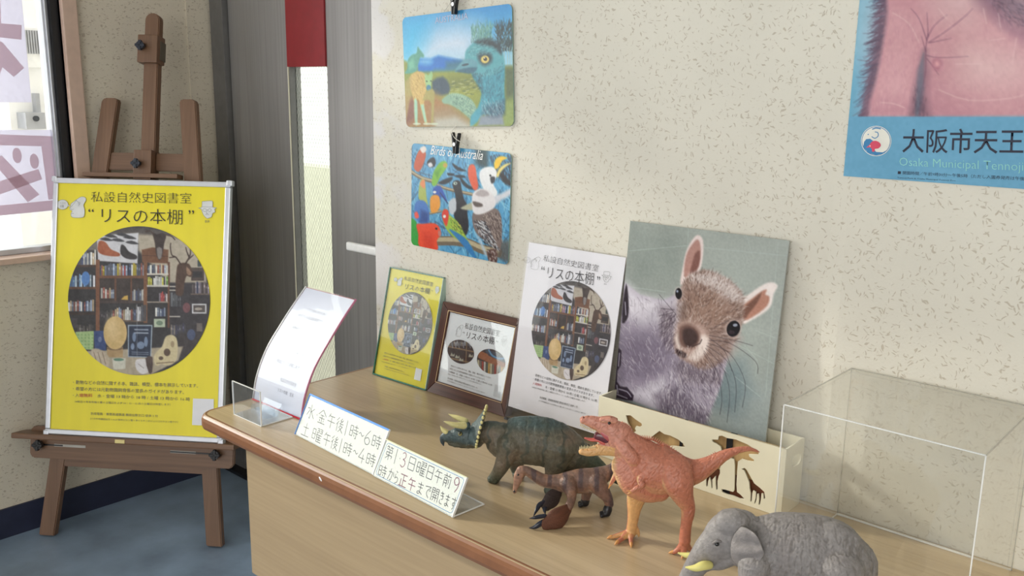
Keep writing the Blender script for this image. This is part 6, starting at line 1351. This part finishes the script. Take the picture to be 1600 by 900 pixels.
# legs: x,y,w,r ... then a foot on the desk
def plant(bs, bm, L, fx, fy, rfoot, k=.95, toe=.006):
    P, R = chain(bs, L); q = bs.foot(fx, fy, 0); P.append(np.array([q[0], q[1], rfoot*.9])); R.append(rfoot); loft(bm, P, R, k, bs.n)
    q2 = q+bs.h*toe; loft(bm, [[q[0], q[1], rfoot*.75], [q2[0], q2[1], rfoot*.62]], [rfoot*.95, rfoot*.75], 1.15, bs.n)
plant(tb, bm, [(798, 696, .020, 23), (790, 715, .024, 15), (782, 732, .024, 11)], 773, 754, .0108)
plant(tb, bm, [(802, 700, -.020, 20), (806, 722, -.024, 13), (809, 736, -.024, 10)], 812, 748, .0105)
plant(tb, bm, [(872, 702, .016, 30), (868, 724, .022, 19), (863, 742, .024, 12)], 862, 772, .0115)
plant(tb, bm, [(884, 708, -.016, 25), (888, 726, -.022, 15), (890, 742, -.024, 11)], 893, 760, .0110)
me = fuse(bm, .0013, 5, 'body')
co, nn = vcos(me); hh = co @ tb.h; zz = co[:, 2]; ll = co @ tb.n
n1 = vnoise(co, 90, 1); n2 = vnoise(co, 260, 2); n3 = vnoise(co, 40, 3)
zmax = zz.max(); C = np.tile(np.array([96., 92., 78.]), (len(co), 1))
zb_ = tb.at(828, 652)[2]
C = mixc(C, (114, 100, 84), sstep(-.1, .25, n3)*.9)
C = mixc(C, (66, 82, 82), sstep(zb_-.022, zb_-.004, zz)); C = mixc(C, (62, 74, 64), .8*sstep(.035, .01, zz))
stripe = np.sin(hh*190+n1*3); C = mixc(C, (58, 66, 58), .6*sstep(.55, .95, stripe)*sstep(.03, .05, zz))
hx_ = tb.at(750, 670) @ tb.h; C = mixc(C, (70, 88, 92), .85*sstep(hx_-.004, hx_+.004, hh)); C = mixc(C, (96, 90, 70), .7*sstep(hx_, hx_+.005, hh)*sstep(.082, .070, zz))
tl_ = tb.at(905, 715) @ tb.h; C = mixc(C, (66, 78, 64), .8*sstep(tl_, tl_-.02, hh))
C *= (1+n2*.28)[:, None]; paint(me, C)
co2 = co+nn*(n2*.0008+.0006*np.clip(np.sin(hh*420+n1*5), 0, 1)*sstep(.03, .06, zz))[:, None]; me.vertices.foreach_set('co', co2.astype(np.float32).ravel())
M_tri = paintmat('painted_scaly_hide', .42, bump=.6, bscale=420, spec=.45, detail=3)
link('body', me, M_tri, tr, True)
horn('nose_horn', [tb.at(697, 675), tb.at(692, 671), tb.at(688.5, 666)], [.0052, .0036, .0008], N_, M_horn, tr)
horn('brow_horn', [tb.at(726, 665, .014), tb.at(711, 664, .020), tb.at(701, 661, .022), tb.at(694, 658.5, .022)], [.0066, .0050, .0032, .0007], N_, M_horn, tr)
horn('brow_horn', [tb.at(727, 658, -.014), tb.at(716, 653, -.018), tb.at(708, 650, -.020), tb.at(701, 647, -.021)], [.0062, .0048, .0030, .0007], N_, M_horn, tr)
horn('beak', [tb.at(698, 681), tb.at(693, 684), tb.at(691.5, 690), tb.at(693, 696)], [.0088, .0072, .0045, .0012], N_, mat('dark_slate_beak', (70, 80, 84), .35), tr, K=.62)
rng2 = np.linspace(0.02, 2*np.pi, 27)[:-1]
bead = None
for t in rng2:
    if math.cos(t) < -.97: continue
    p = rc*1.+(rc-h1)*.02+up*ua*1.0*math.cos(t)+N_*.040*math.sin(t)
    if bead is None: bead = ball('frill_spike', (0, 0, 0), .0031, M_horn, tr, (.8, .8, 1.15)); o = bead
    else: o = bead.copy(); COL.objects.link(o)
    o.location = p
e = ball('eye', tb.at(718.5, 677.5, .0155), .0026, M_eye, tr); ball('eye_ring', tb.at(719, 678, .0142), .0038, mat('dull_gold_ring', (150, 140, 90), .4), tr)

# ---------------------------------------------------------------- long-clawed dinosaur
th_ = Beast((-.862, 1.150), (-.76, -.65)); N_ = th_.n
tz = tag(empty('long_clawed_dinosaur_model', tuple(th_.B)), 'brown striped dinosaur model with long dark claws and black feet, crouching between the others', 'dinosaur model')
bm = bmesh.new()
P, R = chain(th_, [(814, 735, 0, 7.5), (822, 735, 0, 7.5), (834, 742, 0, 9), (849, 750.5, 0, 10.5), (866, 753, 0, 12), (884, 754, 0, 17), (905, 752, 0, 20), (924, 750, 0, 20), (940, 743, 0, 15.5), (952, 736, 0, 11), (963, 727, 0, 7), (978, 716, 0, 3.5), (988, 710, 0, 1.5)]); loft(bm, P, R, .72, N_)
P, R = chain(th_, [(815, 735, 0, 8), (811, 744, 0, 8.5), (808, 754, 0, 6), (805, 764, 0, 4), (804, 769, 0, 3)]); loft(bm, P, R, .62, N_)
P, R = chain(th_, [(932, 755, .010, 17), (942, 768, .014, 12), (949, 778, .016, 8.5), (952, 788, .016, 7)]); loft(bm, P, R, .8, N_)
P, R = chain(th_, [(918, 752, -.012, 15), (917, 768, -.016, 9), (915, 778, -.016, 7)]); loft(bm, P, R, .8, N_)
P, R = chain(th_, [(888, 756, .010, 15), (892, 769, .018, 9.5), (893, 780, .028, 7), (889, 791, .040, 7)]); loft(bm, P, R, .8, N_)
P, R = chain(th_, [(880, 757, -.010, 12), (870, 766, -.004, 8), (864, 774, .004, 7)]); loft(bm, P, R, .8, N_)
me = fuse(bm, .0012, 4, 'body'); co, nn = vcos(me); hh = co @ th_.h; zz = co[:, 2]
n1 = vnoise(co, 90, 4); n2 = vnoise(co, 300, 5)
C = np.tile(np.array([112., 86., 74.]), (len(co), 1)); C = mixc(C, (132, 98, 78), sstep(-.1, .3, n1))
C = mixc(C, (72, 56, 58), .85*sstep(.35, .8, np.sin(hh*235+.4+n1*1.2))*sstep(.035, .06, zz))
tlh = th_.at(948, 738) @ th_.h; C = mixc(C, (78, 62, 64), .9*sstep(tlh, tlh-.008, hh)); C = mixc(C, (166, 126, 104), .8*sstep(th_.at(819, 740) @ th_.h, th_.at(815, 740) @ th_.h, hh))
C = mixc(C, (176, 158, 136), .7*sstep(-.3, -.75, nn[:, 2])*sstep(.03, .05, zz)); C *= (1+n2*.3)[:, None]; paint(me, C)
link('body', me, M_tri, tz, True)
M_feather = mat('rust_brown_feathered', (96, 56, 38), .6, noise=.1, nscale=60, bump=.8, bscale=300, stretch=(1, 1, 4))
M_featherd = mat('dark_brown_feathered', (56, 44, 42), .6, noise=.1, nscale=60, bump=.8, bscale=300, stretch=(1, 1, 4))
M_claw = mat('blue_black_claw', (28, 34, 50), .25)
P, R = chain(th_, [(887, 796, .044, 9), (879, 804, .056, 14.5), (868, 812, .064, 17), (857, 819, .068, 12)]); horn('forearm_feathers', P, R, N_, M_feather, tz, K=.38, seg=20)
P, R = chain(th_, [(869, 771, .004, 10), (862, 780, .012, 13.5), (854, 788, .020, 10.5)]); horn('forearm_feathers', P, R, N_, M_featherd, tz, K=.4, seg=20)
for L in ([(851, 806, .066, 3.6), (842, 807.5, .068, 3.6), (835, 809, .070, 2.6), (827.5, 810, .070, .6)], [(852, 814, .066, 4.4), (843, 819, .070, 4.6), (835, 824, .072, 3.2), (827, 825, .072, .6)],
          [(850, 785, .022, 4.2), (843, 789, .028, 4.2), (839, 796, .036, 3), (834, 806, .044, .7)], [(855, 791, .022, 4), (851, 796, .028, 3.4), (852, 803, .034, .7)]):
    P, R = chain(th_, L); horn('claw', P, R, N_, M_claw, tz, K=.6)
for nm, (fx, fy, w_, px_, py_) in {'a': (948, 807, .016, 951, 790), 'b': (914, 791, -.016, 915, 778)}.items():
    q = th_.foot(fx, fy, 0); a = th_.at(px_, py_, w_); bm = bmesh.new()
    loft(bm, [a, (a+np.array([q[0], q[1], .008]))/2, [q[0], q[1], .0072]], [.0062, .0078, .0074], 1., N_)
    for k in (-1, 0, 1): loft(bm, [[q[0], q[1], .006], np.array([q[0], q[1], .0036])+th_.h*.009+N_*.0055*k], [.0055, .0034], 1., N_, seg=10)
    me = fuse(bm, .001, 3, 'foot'); link('foot', me, mat('black_foot', (26, 27, 32), .35), tz, True)
ball('eye', th_.at(809.5, 742, .0068), .0018, M_eye, tz)
for s_, y_ in ((.0028, 768), (-.001, 766)): ball('nostril_tip', th_.at(803.5, y_, s_), .0020, M_eye, tz)

# ---------------------------------------------------------------- tyrannosaur
rx = Beast((-.712, 1.128), (-.80, -.60)); N_ = rx.n
tx = tag(empty('tyrannosaur_model', tuple(rx.B)), 'orange two-legged dinosaur model with wide open toothy jaws and raised tail', 'dinosaur model')
bm = bmesh.new()
P, R = chain(rx, [(964, 676, 0, 15), (980, 694, 0, 23), (996, 710, 0, 31), (1014, 727, 0, 40), (1034, 734, 0, 40), (1054, 737, 0, 33), (1072, 738, 0, 25), (1090, 735, 0, 18.5), (1110, 725, 0, 13), (1131, 712, 0, 9), (1152, 704, 0, 5.8), (1170, 701.5, 0, 3.8), (1186, 706, 0, 1.6)])
loft(bm, P, R, [.75, .72, .78, .84, .84, .82, .82, .85, .9, .95, 1, 1, 1], N_)
P, R = chain(rx, [(912, 656.5, 0, 7), (921, 658, 0, 9.5), (934, 662, 0, 12), (946, 667, 0, 14.5), (958, 672, 0, 17), (970, 678, 0, 19)]); loft(bm, P, R, [.62, .64, .66, .8, .85, .8], N_)
P, R = chain(rx, [(909.5, 705.5, 0, 5.8), (920, 706, 0, 7.2), (934, 703, 0, 9.2), (948, 700, 0, 13), (962, 697, 0, 17), (974, 690, 0, 19)]); loft(bm, P, R, [.8, .85, .8, .7, .7, .72], N_)
P, R = chain(rx, [(958, 676, .008, 10), (962, 690, .008, 11), (972, 700, .006, 13)]); loft(bm, P, R, .7, N_)
P, R = chain(rx, [(940, 656, .010, 4.2), (953, 656, .012, 5.2), (962, 658, .012, 4)]); loft(bm, P, R, .8, N_); P, R = chain(rx, [(940, 654, -.010, 4), (953, 654, -.012, 5), (962, 656, -.012, 4)]); loft(bm, P, R, .8, N_)
P, R = chain(rx, [(962, 684, .010, 8), (975, 700, .018, 10), (990, 718, .022, 11)]); loft(bm, P, R, .6, N_)
# belly keel
P, R = chain(rx, [(978, 728, 0, 23), (994, 748, 0, 29), (1014, 762, 0, 24), (1030, 766, 0, 18)]); loft(bm, P, R, .9, N_)
# near leg
P, R = chain(rx, [(1054, 736, .022, 28), (1060, 756, .029, 24), (1067, 775, .029, 17), (1074, 790, .026, 12), (1075, 801, .026, 10.5), (1073, 815, .026, 8.8), (1071, 830, .026, 8.5), (1070, 845, .026, 9)]); loft(bm, P, R, [.7, .72, .8, .9, 1, 1, 1, 1], N_)
q0 = rx.at(1070, 848, .026)
def toes(bm, q0, tips, r0):
    out = []
    for (tx_, ty_) in tips:
        t = rx.foot(tx_, ty_, 0); t = np.array([t[0], t[1], .0028]); m_ = q0*.45+t*.55; m_[2] = max(q0[2]*.42, .006); loft(bm, [q0, m_, t], [r0, r0*.62, .0032], 1., N_, seg=12); out.append((m_, t))
    return out
T1 = toes(bm, q0, [(1052, 866), (1067, 871), (1081, 862)], .0078)
# far leg, stepping forward
P, R = chain(rx, [(1000, 752, -.012, 20), (996, 772, -.020, 16.5), (992, 788, -.022, 12.5), (990, 803, -.022, 9.5), (988, 818, -.022, 8.2), (986, 832, -.022, 8.5)]); loft(bm, P, R, [.8, .85, .95, 1, 1, 1], N_)
q1 = rx.at(985, 832, -.022); T2 = toes(bm, q1, [(955, 842), (965, 850), (986, 853)], .0072); P, R = chain(rx, [(992, 822, -.022, 4), (997, 832, -.022, 3), (998, 838, -.022, 1.5)]); loft(bm, P, R, 1, N_)
# arms
for L in ([(1004, 744, .026, 7), (1001, 752, .030, 6), (1004, 758, .034, 4.6), (994, 763, .036, 3.6), (986, 768, .037, 2.6)], [(966, 728, -.014, 7), (964, 738, -.018, 5.4), (959, 748, -.020, 4.2), (954, 757, -.021, 2.6)]):
    P, R = chain(rx, L); loft(bm, P, R, .9, N_, seg=12)
me = fuse(bm, .0011, 4, 'body'); co, nn = vcos(me); hh = co @ rx.h; zz = co[:, 2]; ll = co @ rx.n
n1 = vnoise(co, 80, 6); n2 = vnoise(co, 320, 7); n4 = vnoise(np.stack([hh*1.+zz*.7, ll, (zz-hh*.7)*.28], 1), 260, 8)
C = np.tile(np.array([188., 118., 94.]), (len(co), 1)); C = mixc(C, (200, 134, 112), sstep(.1, .5, n1)*.6)
C = mixc(C, (206, 146, 128), .7*sstep(rx.at(1000, 700) @ rx.h, rx.at(965, 690) @ rx.h, hh)*sstep(.09, .12, zz))
# pale ochre belly, throat and inner leg
dn = sstep(-.15, -.6, nn[:, 2]+.5*(-(nn @ rx.h))*0); hb = rx.at(985, 740) @ rx.h
belly = np.maximum(sstep(.5, .9, nn @ rx.h)*sstep(.055, .075, zz)*sstep(rx.at(960, 700)[2]+.002, rx.at(960, 712)[2], zz), dn*.45)
C = mixc(C, (214, 178, 128), belly*.85)
jaw = (hh > rx.at(966, 700) @ rx.h) & (zz < rx.at(940, 694)[2]) & (zz > rx.at(930, 716)[2]-.004) & (hh > rx.at(960, 712) @ rx.h); C = mixc(C, (216, 172, 112), jaw*.85)
inner = sstep(.0, .6, nn @ rx.n)*(ll < -.004)*(zz < .085); C = mixc(C, (214, 176, 110), inner*.7)
n2 = n2*.45
C = mixc(C, (172, 102, 78), .5*sstep(.10, .04, zz)*(1-inner)); C *= (1+n2*.25)[:, None]; paint(me, C)
fold = np.abs(n4); co2 = co+nn*(-(sstep(.07, 0, fold))*.0013*sstep(.055, .08, zz)+n2*.0007)[:, None]; me.vertices.foreach_set('co', co2.astype(np.float32).ravel())
M_rex = paintmat('painted_wrinkled_hide', .38, bump=.3, bscale=340, spec=.45, detail=3)
link('body', me, M_rex, tx, True)
M_claw2 = mat('ochre_claw', (206, 146, 84), .4)
for m_, t in T1+T2:
    d = (t-m_); d[2] = 0; d /= np.linalg.norm(d); horn('toe_claw', [t+np.array([0, 0, .0015]), t+d*.004, t+d*.0075+np.array([0, 0, -.0018])], [.0026, .0020, .0004], N_, M_claw2, tx)
for L in ([(986, 768, .037, 2), (980, 767, .037, .6)], [(986, 769, .037, 2), (981, 772, .037, .6)], [(954, 757, -.021, 2), (951, 763, -.022, .6)]):
    P, R = chain(rx, L); horn('hand_claw', P, R, N_, M_claw2, tx, seg=8)
P, R = chain(rx, [(936, 682, 0, 9), (945, 684, 0, 11), (956, 687, 0, 12)]); horn('mouth_lining', P, R, N_, mat('dark_maroon_mouth', (92, 26, 36), .3, coat=.4), tx, K=.6)
P, R = chain(rx, [(941, 677, .008, 3), (949, 682, .0095, 5.5), (956, 687, .010, 6)]); horn('cheek', P, R, N_, mat('pink_cheek', (176, 84, 84), .35, coat=.3), tx, K=.35)
P, R = chain(rx, [(944, 692, 0, 4), (934, 687, 0, 3.2), (924, 687, 0, 2.6), (914, 684.5, 0, 1.2)]); horn('tongue', P, R, N_, mat('red_tongue', (196, 84, 74), .25, coat=.4), tx, K=1.6)
up_, lo_ = [], []
for i in range(11):
    f = i/10; x_ = 907.5+f*23; y_ = 662.5+f*9+1.2*math.sin(f*3); wv = .0045+.0030*min(f*2, 1)
    for s_ in (1, -1):
        b = rx.at(x_, y_, s_*wv); up_.append((b, b+np.array([0, 0, -.0042-.0012*(i % 2)])+rx.h*.0006, .0011))
    x_ = 906+f*24; y_ = 701.5-f*1.5; b = rx.at(x_, y_, wv); lo_.append((b, b+np.array([0, 0, .0046+.0014*(i % 2)]), .0011)); b = rx.at(x_, y_, -wv); lo_.append((b, b+np.array([0, 0, .0042]), .0011))
cone_row(rx, 'upper_teeth', up_, M_tooth, tx); cone_row(rx, 'lower_teeth', lo_, M_tooth, tx)
sp = []
line_ = catmull([rx.at(*p) for p in [(962, 656), (974, 662), (984, 668), (993, 683), (1006, 684.5), (1020, 686.5), (1034, 694), (1048, 701), (1062, 714), (1078, 722), (1092, 721), (1106, 715), (1120, 707)]], 5)
for i in range(4, len(line_)-1):
    t = line_[i+1]-line_[i-1]; t /= np.linalg.norm(t); u_ = np.cross(N_, t); u_ = u_ if u_[2] > 0 else -u_; s_ = .0052 if 15 < i < 48 else .0034; sp.append((line_[i]-u_*.0018, line_[i]+u_*s_-t*0, .0017))
cone_row(rx, 'back_spines', sp, mat('salmon_spine', (198, 124, 100), .4), tx)
ball('eye', rx.at(952, 661, .0150), .0026, M_eye, tx); ball('nostril', rx.at(912, 652.5, .0052), .0014, mat('dark_nostril', (110, 60, 48), .5), tx)

# ---------------------------------------------------------------- elephant
el = Beast((-.435, 1.055), (-.88, -.475)); N_ = el.n
ez = tag(empty('elephant_model', tuple(el.B)), 'grey wrinkled elephant model with yellow tusks at the front of the desk', 'elephant model')
bm = bmesh.new()
P, R = chain(el, [(1168, 848, 0, 42), (1196, 856, 0, 55), (1228, 862, 0, 60), (1262, 866, 0, 61), (1294, 872, 0, 59), (1316, 884, 0, 50)]); loft(bm, P, R, [.62, .68, .74, .78, .74, .66], N_, seg=24)
P, R = chain(el, [(1300, 862, .012, 46), (1316, 884, .014, 42)]); loft(bm, P, R, .62, N_); P, R = chain(el, [(1300, 862, -.012, 46), (1316, 884, -.014, 40)]); loft(bm, P, R, .62, N_)
P, R = chain(el, [(1158, 826, 0, 31), (1146, 834, 0, 38), (1132, 846, 0, 36), (1120, 858, 0, 28)]); loft(bm, P, R, [.6, .68, .66, .58], N_)
P, R = chain(el, [(1150, 818, .010, 22), (1138, 818, .010, 21)]); loft(bm, P, R, .8, N_); P, R = chain(el, [(1150, 816, -.010, 22), (1138, 816, -.010, 21)]); loft(bm, P, R, .8, N_)
P, R = chain(el, [(1122, 848, 0, 28), (1106, 862, 0, 23), (1091, 880, 0, 18), (1078, 900, 0, 15), (1067, 922, 0, 13), (1060, 945, 0, 11), (1058, 966, 0, 9.5), (1050, 984, 0, 8)]); loft(bm, P, R, [.75, .8, .85, .9, 1, 1, 1, 1], N_)
P, R = chain(el, [(1138, 868, 0, 17), (1124, 878, 0, 13), (1112, 884, 0, 8), (1106, 890, 0, 3.5)]); loft(bm, P, R, .9, N_)
GZ = -DZ
def eleg(px, py, w_, fx, r1, r2):
    P, R = chain(el, [(px, py, w_, r1)]); a = P[0]; b = el.at(fx, 960, w_); b = np.array([b[0], b[1], .0145])
    loft(bm, [a, a*.55+b*.45, a*.2+b*.8, b], [R[0], r2*1.12, r2*.92, r2], 1., N_)
eleg(1180, 880, .024, 1172, 26, .0155); eleg(1192, 882, -.024, 1196, 26, .0155); eleg(1312, 890, .026, 1318, 36, .0165); eleg(1312, 890, -.026, 1298, 36, .0165)
me = fuse(bm, .0013, 6, 'body'); co, nn = vcos(me); hh = co @ el.h; zz = co[:, 2]; ll = co @ el.n
n1 = vnoise(co, 50, 9); n2 = vnoise(co, 300, 10)
W_ = np.stack([hh*1., ll*.3, zz*.16], 1); W_[:, 0] += .25*(zz-.09)*np.where(hh > -.02, 1, -1)*.5+vnoise(co, 28, 12)*.012
n4 = vnoise(W_, 300, 11); n5 = vnoise(W_, 600, 13)
backm = sstep(el.at(1140, 850) @ el.h, el.at(1175, 850) @ el.h, hh)
C = np.tile(np.array([140., 135., 133.]), (len(co), 1)); C = mixc(C, (134, 128, 126), sstep(0, .35, n1)); C = mixc(C, (112, 106, 102), .6*sstep(.08, 0, np.abs(n4))*backm); C *= (1+n2*.16)[:, None]; paint(me, C)
g_ = (sstep(.10, 0, np.abs(n4))*.0010+sstep(.09, 0, np.abs(n5))*.0006)*backm*sstep(el.at(1240, 804)[2]+.004, el.at(1240, 812)[2], zz)
hip = el.at(1303, 872); hipd = np.abs((hh-(hip @ el.h))+.28*(zz-hip[2])); g_ += .0035*sstep(.006, 0, hipd)*sstep(hip[2]+.004, hip[2]-.02, zz)*(ll > 0)
co2 = co-nn*g_[:, None]+nn*(n2*.0002)[:, None]; me.vertices.foreach_set('co', co2.astype(np.float32).ravel())
M_ele = paintmat('grey_painted_rubber_hide', .5, bump=.5, bscale=350, spec=.4, detail=4)
link('body', me, M_ele, ez, True)
# ears: curved flaps
def ear(sgn):
    front = [(1158, 822), (1146, 836), (1141, 855), (1143, 872), (1153, 884)]; mid = [(1166, 824), (1160, 840), (1157, 856), (1158, 872), (1163, 886)]; m2_ = [(1174, 829), (1175, 842), (1175, 856), (1175, 871), (1174, 885)]; rear = [(1180, 834), (1187, 845), (1192, 857), (1194.5, 867), (1182, 881)]
    V = []; n_ = 9; cols = [catmull(c, 4) for c in (front, mid, m2_, rear)]; ws = (.026, .034, .037, .043)
    for c, w_ in zip(cols, ws):
        for i, (a, b) in enumerate(c):
            V.append(el.at(a, b, w_+.002*math.sin(i*.8)) if sgn > 0 else (lambda p: p-2*(p @ N_)*N_+np.array([0, 0, -.022])+N_*.008)(el.at(a, b, w_)))
    m_ = len(cols[0]); F = [(j*m_+i, j*m_+i+1, (j+1)*m_+i+1, (j+1)*m_+i) for j in range(3) for i in range(m_-1)]
    me = bpy.data.meshes.new('ear'); me.from_pydata([tuple(v) for v in V], [], F); o = bpy.data.objects.new('ear', me); COL.objects.link(o)
    s = o.modifiers.new('s', 'SOLIDIFY'); s.thickness = .0028; s.offset = 0; s2 = o.modifiers.new('b', 'SUBSURF'); s2.levels = 3
    bpy.context.view_layer.update(); m2 = bpy.data.meshes.new_from_object(o.evaluated_get(bpy.context.evaluated_depsgraph_get())); bpy.data.objects.remove(o)
    c_, _ = vcos(m2); paint(m2, np.tile(np.array([136., 130., 128.]), (len(c_), 1))*(1+vnoise(c_, 160, 3)*.2)[:, None]); link('ear', m2, M_ele, ez, True)
ear(1); ear(-1)
M_tusk = mat('pale_yellow_tusk', (222, 212, 130), .35)
horn('tusk', [el.at(1108, 883, .018), el.at(1098, 884, .025), el.at(1086, 887.5, .028), el.at(1072, 886.5, .028)], [.0056, .0060, .0046, .0012], N_, M_tusk, ez)
horn('tusk', [el.at(1094, 868, -.014), el.at(1082, 868.5, -.018), el.at(1070, 867, -.020), el.at(1060, 864, -.020)], [.0048, .0046, .0034, .001], N_, M_tusk, ez)
ball('eye', el.at(1120, 850, .0205), .0032, M_eye, ez)
for s_ in (1,): P, R = chain(el, [(1126, 846, .0205, 2.2), (1120, 845.5, .0215, 2.4), (1114, 849, .0205, 1.8)]); horn('eyelid', P, R, N_, mat('grey_eyelid', (124, 118, 116), .5), ez)
horn('tail', [el.at(1352, 862), el.at(1360, 885), el.at(1360, 915)], [.0035, .0026, .0018], N_, mat('grey_eyelid'), ez)

# flat soles: nothing of the models reaches below the desk top
for root in (tr, tz, tx, ez):
    for o in COL.objects:
        if o.parent is root and o.type == 'MESH' and o.name.split('.')[0] != 'frill_spike':
            c_, _ = vcos(o.data); z_ = c_[:, 2]
            if z_.min() < .0006: c_[:, 2] = np.maximum(z_, .0006); o.data.vertices.foreach_set('co', c_.astype(np.float32).ravel()); o.data.update()
